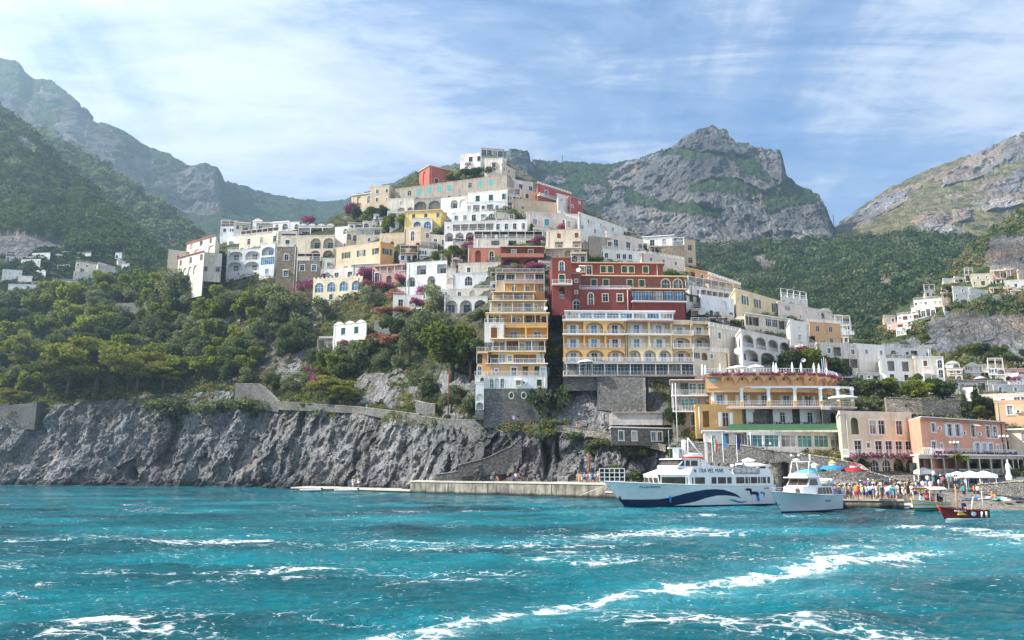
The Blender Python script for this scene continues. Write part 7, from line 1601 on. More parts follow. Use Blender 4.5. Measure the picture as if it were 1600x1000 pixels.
# ------------------------------------------------------------------ boats
HW = plain('hull_white', (.79, .79, .79), .3, spec=.5, var=.09); HB = plain('hull_blue', (.012, .016, .07), .25, spec=.5); LB = plain('wave_blue', (.05, .28, .46), .3)
BG = glass_mat('cabin_glass', (.05, .04, .035)); DECK = plain('boat_deck', (.55, .54, .50), .6); ORG = plain('life_orange', (.70, .10, .03), .6); RUB = plain('rubber_grey', (.50, .51, .53), .5)
class Hull:
    def __init__(s, L, B, z0, z1, rake=1.5, flare=.55, fine=.55, draft=.6, tran=.92, lift=1.0):
        s.L, s.B, s.z0, s.z1, s.rake, s.flare, s.fine, s.draft, s.tran, s.lift = L, B, z0, z1, rake, flare, fine, draft, tran, lift
    def zd(s, t): return s.z0+(s.z1-s.z0)*max(0, (t-.25)/.75)**1.8 if s.lift else s.z0
    def y(s, t, z):
        q = max(0, (t-s.fine)/(1-s.fine)); deck = s.B/2*(s.tran+(1-s.tran)*min(1, t/.3))*max(.012, 1-q**2.3); wl = s.B/2*s.tran*max(.008, (1-q**1.25))*.93
        k = max(0, min(1, z/s.zd(t))); k = k**(1+s.flare*q*1.6)
        if z < 0: return wl*max(.05, (1+z/s.draft*.7))
        return wl+(deck-wl)*k
    def x(s, t, z):
        return -s.L/2+t*s.L+s.rake*max(0, z)/s.z1*max(0, (t-.55)/.45)**1.6
    def pt(s, t, z, off=0): return (s.x(t, z), s.y(t, z)+off, z)
    def mesh(s, m, mat, bott, boot=.18, n=34, decal=None):
        ks = [-1, -.5, 0]+[boot] + [0]*0
        for side in (1, -1):
            rings = []
            for i in range(n+1):
                t = i/n; zd = s.zd(t); zz = [-s.draft, -s.draft*.5, 0, boot]+[boot+(zd-boot)*k/7 for k in range(1, 8)]
                rings.append([(s.x(t, z), side*s.y(t, z), z) for z in zz])
            for i in range(n):
                for j in range(10):
                    q = [rings[i][j], rings[i+1][j], rings[i+1][j+1], rings[i][j+1]]
                    m.poly(q if side < 0 else q[::-1], bott if j < 3 else mat, False)
        zz = [-s.draft, 0, s.zd(0)]
        m.poly([(s.x(0, z), y*s.y(0, z), z) for y in (1,) for z in zz]+[(s.x(0, z), -s.y(0, z), z) for z in reversed(zz)], mat)
    def deck(s, m, mat, n=34, dz=-.25, t0=0, t1=1):
        for i in range(n):
            a = t0+(t1-t0)*i/n; b = t0+(t1-t0)*(i+1)/n
            za, zb = s.zd(a)+dz, s.zd(b)+dz
            m.poly([(s.x(a, za), -s.y(a, za)+.02, za), (s.x(b, zb), -s.y(b, zb)+.02, zb), (s.x(b, zb), s.y(b, zb)-.02, za*0+zb), (s.x(a, za), s.y(a, za)-.02, za)], mat)
    def band(s, m, top, bot, mat, off=.02, n=60, side=1):
        """decoration on the side between two curves [(t, z)]"""
        t0, t1 = max(top[0][0], bot[0][0]), min(top[-1][0], bot[-1][0])
        f = lambda c, t: float(np.interp(t, [p[0] for p in c], [p[1] for p in c]))
        for i in range(n):
            a = t0+(t1-t0)*i/n; b = t0+(t1-t0)*(i+1)/n
            for j in range(4):
                def Z(t, k): return f(bot, t)+(f(top, t)-f(bot, t))*k/4
                q = [(a, Z(a, j)), (b, Z(b, j)), (b, Z(b, j+1)), (a, Z(a, j+1))]
                m.poly([(s.x(t, z), side*(s.y(t, z)+off), z) for t, z in q], mat)
def boat_root(name, px, py, ang, **k):
    d = seaY(py); a = at_z(px, 0, d); return empty(name, a, ang, **k)
def prism(m, poly, y0, y1, mat):
    """poly in x-z extruded across y"""
    n = len(poly)
    m.poly([(x, y0, z) for x, z in poly], mat); m.poly([(x, y1, z) for x, z in reversed(poly)], mat)
    for i in range(n):
        a, b = poly[i], poly[(i+1) % n]; m.poly([(a[0], y0, a[1]), (a[0], y1, a[1]), (b[0], y1, b[1]), (b[0], y0, b[1])], mat)
def sidewin(m, h, wins, z0, z1, off, mat, frame=None, slant=.0):
    for a, b in wins:
        q = [(a, z0), (b, z0), (b, z1), (a, z1)]
        if frame:
            e = .006; qf = [(a-e, z0-.07), (b+e, z0-.07), (b+e, z1+.07), (a-e, z1+.07)]
            m.poly([(h.x(0, 0)+t*h.L+(z-z0)*slant, off(t)+.012, z) for t, z in qf], frame)
        m.poly([(h.x(0, 0)+t*h.L+(z-z0)*slant, off(t)+.03, z) for t, z in q], mat)
def ferry():
    A = radians(180+24); h = Hull(22.2, 6.6, 2.75, 3.45, rake=2.9, flare=.9, fine=.56, draft=.8)
    # placed so that the bow foot and the stern show where they do in the picture
    root = boat_root('passenger_ferry', 1087, 789, A, label='large white passenger ferry with navy wave and dolphins, moored at the quay', cat='ferry')
    root.scale = (1, 1, .92); X = lambda t: -h.L/2+t*h.L
    m = MB(); h.mesh(m, HW, HB, .12); hull = m.build('hull', root)
    m = MB(); h.band(m, [(.265, 1.02), (.30, 1.5), (.34, 1.85), (.40, 2.2), (.46, 2.32), (.53, 2.28), (.60, 2.05), (.66, 1.75), (.74, 1.2), (.80, .98), (.90, .95), (1.0, 1.0)],
           [(.265, 1.0), (.32, 1.28), (.38, 1.42), (.45, 1.42), (.53, 1.08), (.60, .6), (.66, .34), (.72, .12), (1.0, .12)], HB)
    m.build('navy_wave', hull); m = MB()
    h.band(m, [(.215, .62), (.25, .52), (.29, .62), (.33, .86), (.365, .80)], [(.215, .60), (.25, .30), (.29, .34), (.33, .58), (.365, .78)], LB); m.build('blue_wave', hull)
    m = MB()
    def dol(t0, z0, s, mat, fl=1):
        body = [(-.034, .10), (-.028, .50), (-.012, .60), (.010, .66), (.024, .55), (.040, .30), (.026, .42), (.016, .40), (.014, .14), (.004, .36), (-.010, .30), (-.018, -.35), (-.028, -.75), (-.030, -.25)]
        q = [(t0+x*s, z0+z*s) for x, z in body]; c = (t0-.006*s, z0+.25*s)
        for i in range(len(q)):
            a, b = q[i], q[(i+1) % len(q)]; m.poly([(h.x(t, z), h.y(t, z)+.025, z) for t, z in (c, a, b)], mat)
    dol(.215, 1.85, .85, HB); dol(.165, 1.25, 1.05, HB); dol(.105, 1.45, .62, LB); m.build('dolphins', hull)
    m = MB(); h.deck(m, DECK, dz=-.12); m.build('deck', root)
    m = MB()                                                          # rubbing strake and bow rail
    for i in range(40):
        a, b = i/40, (i+1)/40
        for s in (1, -1):
            p, q = h.pt(a, h.zd(a)), h.pt(b, h.zd(b)); m.tube((p[0], s*p[1], p[2]), (q[0], s*q[1], q[2]), .07, HW, 5, cap=False)
    m.build('rubbing_strake', hull)
    # main cabin: straight sides then tapering to a flat front
    def cy(t): return 3.05 if t < .64 else 3.05-(t-.64)*8.6
    zr = 4.35
    m = MB(); ts = [.015, .2, .4, .64, .72, .80]
    for a, b in zip(ts[:-1], ts[1:]):
        for s in (1, -1): m.poly([(X(a), s*cy(a), 2.6), (X(b), s*cy(b), 2.6), (X(b), s*cy(b), zr), (X(a), s*cy(a), zr)], HW)
        m.poly([(X(a), -cy(a), zr), (X(b), -cy(b), zr), (X(b), cy(b), zr), (X(a), cy(a), zr)], HW)
    m.poly([(X(.80), -cy(.8), 2.6), (X(.80), cy(.8), 2.6), (X(.80)+.35, cy(.8), zr), (X(.80)+.35, -cy(.8), zr)], HW); m.poly([(X(.80), -cy(.8), zr), (X(.80), cy(.8), zr), (X(.80)+.35, cy(.8), zr), (X(.80)+.35, -cy(.8), zr)], HW)
    m.poly([(X(.015), -3.05, 2.3), (X(.015), 3.05, 2.3), (X(.015), 3.05, zr), (X(.015), -3.05, zr)], HW)
    cab = m.build('cabin', root)
    wins = [(.043, .062), (.075, .098), (.103, .112), (.12, .135), (.143, .19), (.198, .207), (.213, .232), (.24, .30), (.335, .367), (.377, .435), (.447, .482), (.53, .60), (.612, .655)]
    for s in (1,):
        for a, b in wins:
            w_ = MB(); sidewin(w_, h, [(a, b)], 3.08, 3.98, lambda t: cy(t), BG); w_.build('window', cab)
    for a, b in ((.668, .70), (.708, .725), (.735, .785)):
        w_ = MB(); sidewin(w_, h, [(a, b)], 3.05, 3.95, lambda t: cy(t), BG, plain('black_rubber', (.03, .03, .03), .6)); w_.build('window', cab)
    for y0, y1 in ((-1.55, -.7), (-.5, .3), (.55, 1.5)):
        w_ = MB(); x = X(.80)+.12; w_.poly([(x+.03, y0, 3.05), (x+.03, y1, 3.05), (x+.22, y1, 3.95), (x+.22, y0, 3.95)], BG); w_.build('window', cab)
    # sloping white front above the cabin up to the wheelhouse
    m = MB(); F0 = [(X(.82), -1.75, zr), (X(.82), 1.75, zr), (X(.64), 3.05, zr), (X(.64), -3.05, zr)]; T0 = [(X(.70), -1.5, 5.25), (X(.70), 1.5, 5.25), (X(.60), 2.7, 5.45), (X(.60), -2.7, 5.45)]
    m.loft([F0, T0], HW, smooth=False); m.build('front_coaming', root)
    # upper side bulwarks carrying the name
    m = MB(); prism(m, [(X(.32), zr), (X(.64), zr), (X(.615), 5.4), (X(.36), 5.25)], 2.93, 3.07, HW); prism(m, [(X(.32), zr), (X(.64), zr), (X(.615), 5.4), (X(.36), 5.25)], -3.07, -2.93, HW)
    bw = m.build('upper_bulwark', root)
    sign('TRA VEL MAR', (X(.482), 3.09, 4.88), .80, NAVY, rz=pi, parent=bw, name='lettering', narrow=.82)
    sm = MB(); 
    for k in range(8): a = k*pi/4; sm.box((X(.597)+cos(a)*.14, 3.09, 4.88+sin(a)*.14), (.22, .02, .06), NAVY, ry=-a)
    sm.build('emblem', bw)
    o = sign('ACQUARIUS', (0, 0, 0), .50, NAVY, parent=hull, name='lettering', narrow=1.0)
    t = .80; z = 2.72; p0 = Vector(h.pt(.90, z)); p1 = Vector(h.pt(.76, z)); u = (p1-p0); ang = atan2(u.y, u.x); c = (p0+p1)/2
    o.rotation_euler = (pi/2-.22, 0, ang); nrm = Vector((-u.y, u.x, 0)).normalized(); nrm = nrm if nrm.y > 0 else -nrm; o.location = c+nrm*.10
    sign('SA 272', (X(.075), h.y(.07, 2.3)+.04, 2.35), .30, IRON, rz=pi, parent=hull, name='lettering')
    # wheelhouse
    m = MB(); x0, x1, x2 = X(.52), X(.625), X(.70)
    prism(m, [(x0, 5.2), (x1+.3, 5.2), (x2-.1, 5.25), (x2-.15, 5.55), (x1+.45, 6.45), (x0+.9, 6.45), (x0+.4, 6.4)], -2.35, 2.35, HW); wh = m.build('wheelhouse', root)
    for y0, y1 in ((-2.2, -.85), (-.68, .68), (.85, 2.2)):
        w_ = MB(); xa, xb = x2-.15, x1+.45; f = lambda k: (xa+(xb-xa)*k+.06, 5.55+(6.45-5.55)*k+.04)
        a, b = f(.08), f(.9); w_.poly([(a[0], y0, a[1]), (a[0], y1, a[1]), (b[0], y1, b[1]), (b[0], y0, b[1])], BG); w_.build('window', wh)
    for a, b, sk in ((x1+.55, x2-.45, 1), (x1-.35, x1+.35, 0), (x1-1.6, x1-.5, 0)):
        w_ = MB(); w_.poly([(a, 2.38, 5.55), (b if not sk else b, 2.38, 5.55), (b-.45*sk-.1, 2.38, 6.3), (a, 2.38, 6.3)], BG); w_.build('window', wh)
    m = MB(); m.box(((x0+x1)/2+.75, 0, 6.53), (x1-x0+.6, 5.0, .14), HW); m.build('wheelhouse_roof', wh)
    # wing from wheelhouse down to the bulwark
    m = MB(); prism(m, [(X(.38), 5.2), (X(.53), 5.25), (X(.53), 6.4), (X(.50), 6.4), (X(.47), 5.6)], 2.4, 2.6, HW); prism(m, [(X(.38), 5.2), (X(.53), 5.25), (X(.53), 6.4), (X(.50), 6.4), (X(.47), 5.6)], -2.6, -2.4, HW); m.build('side_wing', root)
    # awnings over the upper deck
    m = MB(); m.box((X(.30), 0, 6.05), (X(.50)-X(.10), 5.6, .09), CANVAS); m.build('beige_awning', root)
    m = MB(); prism(m, [(X(.16), 5.15), (X(.52), 5.75), (X(.52), 5.2), (X(.16), 5.0)], 2.2, 2.5, CANVW); m.build('white_awning', root)
    m = MB()
    for t in (.11, .2, .3, .4, .49):
        for s in (1, -1): m.tube((X(t), s*2.7, 4.3), (X(t), s*2.7, 6.05), .045, WRAIL, 5)
    for s in (1, -1):
        for z in (4.8, 5.25): m.tube((X(.10), s*2.85, z), (X(.33), s*2.85, z), .03, WRAIL, 5)
        for k in range(8): t = .10+k*.033; m.tube((X(t), s*2.85, 4.3), (X(t), s*2.85, 5.25), .025, WRAIL, 4)
    m.build('deck_rails', root)
    m = MB(); prism(m, [(X(.02), 4.3), (X(.115), 4.3), (X(.105), 5.2), (X(.04), 5.2)], 1.6, 2.95, HW); prism(m, [(X(.02), 4.3), (X(.115), 4.3), (X(.105), 5.2), (X(.04), 5.2)], -2.95, -1.6, HW); m.build('stern_locker', root)
    for k in range(4):
        m = MB(); x = X(.145+.042*k); m.loft([[(x-.42, 2.45+cos(a)*r, 4.85+sin(a)*r) for a in np.linspace(0, 2*pi, 10, False)] for r in (.3, )]+[[(x+q, 2.45+cos(a)*r, 4.85+sin(a)*r) for a in np.linspace(0, 2*pi, 10, False)] for q, r in ((-.3, .42), (.3, .42), (.42, .3))], plain('raft_white', (.62, .60, .56), .6, var=.2)); m.build('life_raft', root)
    m = MB()                                                          # mast, radar, crane
    m.bx(x1-.2, x1+.35, -.3, .3, 6.6, 8.0, HW); m.box((x1+.3, 0, 8.1), (2.0, .4, .16), HW); m.tube((x1-1.0, 0, 6.6), (x1-1.0, 0, 9.2), .10, WRAIL, 6); m.tube((x1-1.9, .4, 6.6), (x1-1.0, 0, 8.6), .06, WRAIL, 6); m.tube((x1-1.2, .2, 9.3), (x1-1.2, .2, 7.2), .22, HW, 7, .10)
    m.tube((x1-1.9, 0, 9.6), (x1-3.6, .6, 7.1), .09, WRAIL, 6); m.tube((x1-1.9, 0, 6.6), (x1-1.9, 0, 9.6), .09, WRAIL, 6); m.tube((x1+2.2, 1.5, 6.5), (x1+2.2, 1.5, 10.6), .02, WRAIL, 4)
    for k in range(3): m.tube((x1-.6-k*.4, -.8, 6.6), (x1+.6-k*.4, .3, 7.9), .03, WRAIL, 4)
    m.build('mast', root)
    m = MB(); xx = x1-2.4
    for (q, w_, z, mt) in ((0, 3.4, 6.75, ORG), (0, 3.2, 7.0, CANVW), (-.3, 2.2, 7.25, CANVW)):
        m.loft([[(xx+q+sx*w_/2*f, .3+cos(a)*.55*f2, z+sin(a)*.2*f2) for a in np.linspace(0, 2*pi, 10, False)] for sx, f, f2 in ((-1, 1, .3), (-1, .8, 1), (1, .8, 1), (1, 1, .3))], mt)
    m.build('rescue_boat', root)
    m = MB(); m.tube(h.pt(.99, 2.9), (h.x(1, 0)+5, .3, -.2), .03, IRON, 4); m.lathe((h.x(.985, 1.2)+.1, .1, 1.1), [(.01, -.3), (.28, -.1), (.1, .3), (.01, .35)], IRON, 6); m.build('anchor', root)
    m = MB()
    m.bx(X(.49), X(.52), h.y(.5, 1)-.05, h.y(.5, 1)+.10, 1.5, 3.2, HW); m.build('fender_bar', hull)
    m = MB()
    for t, x in ((.02, -3), (.10, -1), (.93, 2)): a = h.pt(t, h.zd(t)); m.tube((a[0], -a[1], a[2]), (a[0]+x, -a[1]-6, 1.3), .04, CANVAS, 4)
    m.build('mooring_ropes', root)
    for k in range(5):
        m = MB(); t = .14+.15*k; p = Vector(h.pt(t, 1.0)); m.lathe((p[0], p[1]+.12, 1.0), [(.03, -.5), (.15, -.4), (.15, .3), (.03, .42), (.015, 1.8)], IRON if k % 2 else BLUEC, 7)
        if k in (0, 4): m.build('fender', hull)
    return root
fy = ferry()
def motorboat():
    A = radians(180+46); h = Hull(11.8, 4.9, 1.85, 2.5, rake=2.1, flare=1.1, fine=.45, draft=.5)
    root = boat_root('white_motorboat', 1257, 797.5, A, label='white motorboat with shade-painted sides and an open flybridge frame, moored at the quay', cat='motorboat')
    root.scale = (1, 1, .93); X = lambda t: -h.L/2+t*h.L; HG = plain('hull_white_shaded', (.55, .66, .70), .25, spec=.5)  # bluish hull tone puts shade into the white paint
    m = MB(); h.mesh(m, HG, HB, .12); hull = m.build('hull', root); m = MB(); h.deck(m, HW, dz=-.1); m.build('deck', root)
    m = MB()
    for i in range(30):
        a, b = i/30, (i+1)/30
        for s in (1, -1): p, q = h.pt(a, h.zd(a)), h.pt(b, h.zd(b)); m.tube((p[0], s*p[1], p[2]), (q[0], s*q[1], q[2]), .06, HW, 5, cap=False)
    for i in range(12):
        a, b = .6+i*.033, .6+(i+1)*.033
        for s in (1, -1): p, q = h.pt(a, h.zd(a)), h.pt(b, h.zd(b)); m.tube((p[0], s*p[1]*.92, p[2]+.5), (q[0], s*q[1]*.92, q[2]+.5), .025, WRAIL, 4, cap=False)
    m.build('rail', hull)
    # raised foredeck house and wheelhouse
    m = MB(); m.loft([[(X(.12), -1.7, 1.7), (X(.12), 1.7, 1.7), (X(.12), 1.55, 2.95), (X(.12), -1.55, 2.95)], [(X(.55), -1.7, 1.8), (X(.55), 1.7, 1.8), (X(.55), 1.5, 3.0), (X(.55), -1.5, 3.0)], [(X(.74), -1.25, 1.9), (X(.74), 1.25, 1.9), (X(.72), 1.1, 2.95), (X(.72), -1.1, 2.95)]], HW, smooth=False); c = m.build('cabin', root)
    m = MB(); m.loft([[(X(.34), -1.45, 2.95), (X(.34), 1.45, 2.95), (X(.36), 1.3, 4.0), (X(.36), -1.3, 4.0)], [(X(.64), -1.3, 2.95), (X(.64), 1.3, 2.95), (X(.55), 1.15, 4.0), (X(.55), -1.15, 4.0)]], HW, smooth=False); wh = m.build('wheelhouse', root)
    for y0, y1 in ((-1.15, -.05), (.05, 1.15)):
        w_ = MB(); w_.poly([(X(.64)-.07, y0, 3.12), (X(.64)-.07, y1, 3.12), (X(.565)+.08, y1*.95, 3.85), (X(.565)+.08, y0*.95, 3.85)], BG); w_.build('window', wh)
    w_ = MB(); w_.poly([(X(.42), 1.45, 3.12), (X(.60), 1.33, 3.12), (X(.55), 1.24, 3.85), (X(.43), 1.31, 3.85)], BG); w_.build('window', wh)
    w_ = MB(); w_.poly([(X(.14), 1.70, 2.0), (X(.50), 1.70, 2.05), (X(.45), 1.59, 2.8), (X(.16), 1.60, 2.8)], BG); w_.build('window', c)
    for k in range(3): w_ = MB(); w_.poly([(X(.215+.08*k), 1.73, 2.0), (X(.222+.08*k), 1.73, 2.0), (X(.222+.08*k), 1.62, 2.8), (X(.215+.08*k), 1.62, 2.8)], HW); w_.build('window_bar', c)
    w_ = MB(); w_.bx(X(.74)-.02, X(.74)+.02, .35, .85, 1.95, 2.8, DARKW); w_.build('hatch', c)
    m = MB(); m.bx(X(.30), X(.66), -1.45, 1.45, 3.98, 4.1, HW)
    m.build('wheelhouse_roof', wh); m = MB()
    m.loft([[(X(.40), -1.3, 4.1), (X(.40), 1.3, 4.1), (X(.40), 1.2, 4.55), (X(.40), -1.2, 4.55)], [(X(.62), -1.1, 4.1), (X(.62), 1.1, 4.1), (X(.60), 1.0, 4.55), (X(.60), -1.0, 4.55)]], HW, smooth=False)
    for s in (1, -1): m.tube((X(.58), s*1.1, 4.1), (X(.52), s*1.05, 6.0), .06, WRAIL, 6); m.tube((X(.34), s*1.2, 4.1), (X(.42), s*1.05, 6.0), .06, WRAIL, 6)
    m.tube((X(.52), -1.05, 6.0), (X(.52), 1.05, 6.0), .06, WRAIL, 6); m.tube((X(.42), -1.05, 6.0), (X(.42), 1.05, 6.0), .06, WRAIL, 6)
    for s in (1, -1): m.tube((X(.52), s*1.05, 6.0), (X(.42), s*1.05, 6.0), .06, WRAIL, 6)
    m.build('flybridge', root)
    m = MB(); m.lathe((X(.5), -.6, 6.1), [(.01, 0), (.38, .02), (.38, .22), (.01, .28)], HW, 12); m.tube((X(.45), .8, 6.0), (X(.45), .8, 6.9), .09, HW, 6); m.build('radar', root)
    for k in range(2):
        m = MB(); x = X(.20-.09*k); m.loft([[(x, 1.0+q, 3.45+0) for q in (0,)]*1] if False else [[(x+cos(a)*r, 1.0+q, 3.45+sin(a)*r) for a in np.linspace(0, 2*pi, 12, False)] for q, r in ((-.9, .3), (-.7, .46), (.5, .46), (.7, .3))], plain('raft_white', (.62, .60, .56), .6, var=.2)); m.build('life_raft', root)
    sign('Tua Mar I', (X(.40), h.y(.38, 1.3)+.05, 1.25), .42, plain('letter_grey', (.25, .28, .32), .5), rz=pi+.02, parent=hull, name='lettering')
    m = MB(); m.lathe((h.x(.97, 1.1)+.05, -.05, 1.0), [(.01, -.25), (.2, -.1), (.1, .2), (.01, .3)], IRON, 6); m.build('anchor', root)
motorboat()
def openboat(name, cat, label, px, py, ang, L, B, mat, trim, z0=.75, z1=1.15, stem=None, extra=None, band=None):
    h = Hull(L, B, z0, z1, rake=.6, flare=.6, fine=.35, draft=.35, tran=.75)
    root = boat_root(name, px, py, radians(ang), label=label, cat=cat); m = MB(); h.mesh(m, mat, trim, .10, 24); hull = m.build('hull', root)
    m = MB(); h.deck(m, plain('boat_wood', (.40, .22, .10), .6, var=.2), 24, -.3); m.build('deck', root); m = MB()
    for i in range(24):
        a, b = i/24, (i+1)/24
        for s in (1, -1): p, q = h.pt(a, h.zd(a)), h.pt(b, h.zd(b)); m.tube((p[0], s*p[1], p[2]), (q[0], s*q[1], q[2]), .05, band or mat, 5, cap=False)
    m.tube(h.pt(1, 0, 0), (h.x(1, z1)+.12, 0, z1+.22), .07, stem or mat, 6); m.build('gunwale', hull)
    if extra: extra(root, h)
    return root, h
REDH = plain('boat_red_shaded', (.16, .010, .012), .3, spec=.5); REDB = plain('boat_red_sunlit', (.50, .03, .02), .4); WOOD = plain('mast_wood', (.42, .22, .12), .6)  # two reds put shade on the hull and sun on the stem
def redx(root, h):
    m = MB(); m.tube((h.L*.18, 0, .5), (h.L*.18, 0, 3.1), .10, WOOD, 6, .07); m.build('mast', root)
    m = MB(); m.tube((-h.L*.12, .2, .8), (-h.L*.20, .2, 2.1), .06, WRAIL, 5); m.tube((-h.L*.42, .2, .8), (-h.L*.42, .2, 2.6), .03, WRAIL, 5); m.build('poles', root)
    m = MB(); m.bx(-.6, 1.1, -.55, .55, .4, .85, YELC); m.build('engine_box', root)
    m = MB(); m.lathe((0, 0, 0), [(.01, .02), (.26, .02), (.26, 0)], CANVW, 14); o = m.build('round_fender', root, loc=(h.x(.42, .5), h.y(.42, .5)+.05, .55)); o.rotation_euler = (-pi/2, 0, 0)
    for t in (.12, .24): m = MB(); m.tube((h.x(t, .7), h.y(t, .7)+.10, .72), (h.x(t, .2), h.y(t, .2)+.14, .18), .10, CANVW, 7); m.build('fender', root)
    sign('ALIBURNI', (h.x(.70, .78), h.y(.70, .78)+.05, .80), .26, CANVW, rz=pi-.18, parent=root, name='lettering')
openboat('red_boat', 'rowing boat', 'red wooden motor launch with painted-in shaded sides and sunlit stem crossing before the beach', 1509, 811, 180+8, 4.3, 1.6, REDH, CANVW, .85, 1.15, REDB, redx)
def gozx(root, h):
    m = MB()
    for x in (-2.2, .2, 1.9):
        for s in (1, -1): m.tube((x, s*.95, .7), (x, s*.95, 2.5), .035, WRAIL, 5)
    m.build('awning_posts', root); m = MB(); m.loft([[(x, -1.15, 2.35+0), (x, -.7, 2.62), (x, .7, 2.62), (x, 1.15, 2.35)] for x in (-2.6, 2.2)], CANVW, False, False); m.loft([[(x, -1.15, 2.3), (x, -.7, 2.57), (x, .7, 2.57), (x, 1.15, 2.3)] for x in (-2.6, 2.2)], YELC, False, False); m.build('awning', root)
    m = MB(); h.band(m, [(.02, .62), (1, .8)], [(.02, .50), (1, .66)], YELC); h.band(m, [(.02, .26), (1, .34)], [(.02, .12), (1, .12)], plain('boat_green', (.01, .14, .07), .4)); m.build('stripes', root)
gz, gh = openboat('excursion_boat', 'excursion boat', 'wooden excursion boat with a white awning full of passengers', 1453, 796.5, 180+40, 8.0, 2.8, HW, plain('boat_green', (.01, .14, .07), .4), .85, 1.25, YELC, gozx, band=YELC)
def tender(px, py, ang, L, label, d0=0):
    h = Hull(L, 1.5, .42, .5, rake=.3, flare=.2, fine=.3, draft=.2, tran=.9); root = boat_root('dinghy', px, py, radians(ang), label=label, cat='dinghy', group='small dinghies')
    m = MB()
    for s in (1, -1):
        for i in range(14):
            a, b = i/14, (i+1)/14; p, q = h.pt(a, .3), h.pt(b, .3+.0); m.tube((p[0], s*p[1], .3), (q[0], s*q[1], .3), .2, RUB if px < 700 else CANVW, 7, cap=False)
    m.build('tube', root); m = MB(); h.deck(m, plain('dinghy_floor', (.25, .26, .28), .7), 12, -.2); m.bx(-L*.5-.3, -L*.5+.1, -.15, .15, .1, .75, IRON); m.build('floor', root)
tender(486, 768, 190, 4.2, 'grey rubber dinghy at the left end of the low landing'); tender(541, 768.5, 200, 4.6, 'grey rubber dinghy with men beside it at the low landing')
tender(1421, 793, 215, 2.6, 'small white tender at the corner of the quay'); tender(1434, 795, 240, 2.4, 'small white tender touching the excursion boat'); tender(1428, 771, 170, 3.4, 'grey upturned dinghy lying on the beach behind the tenders')
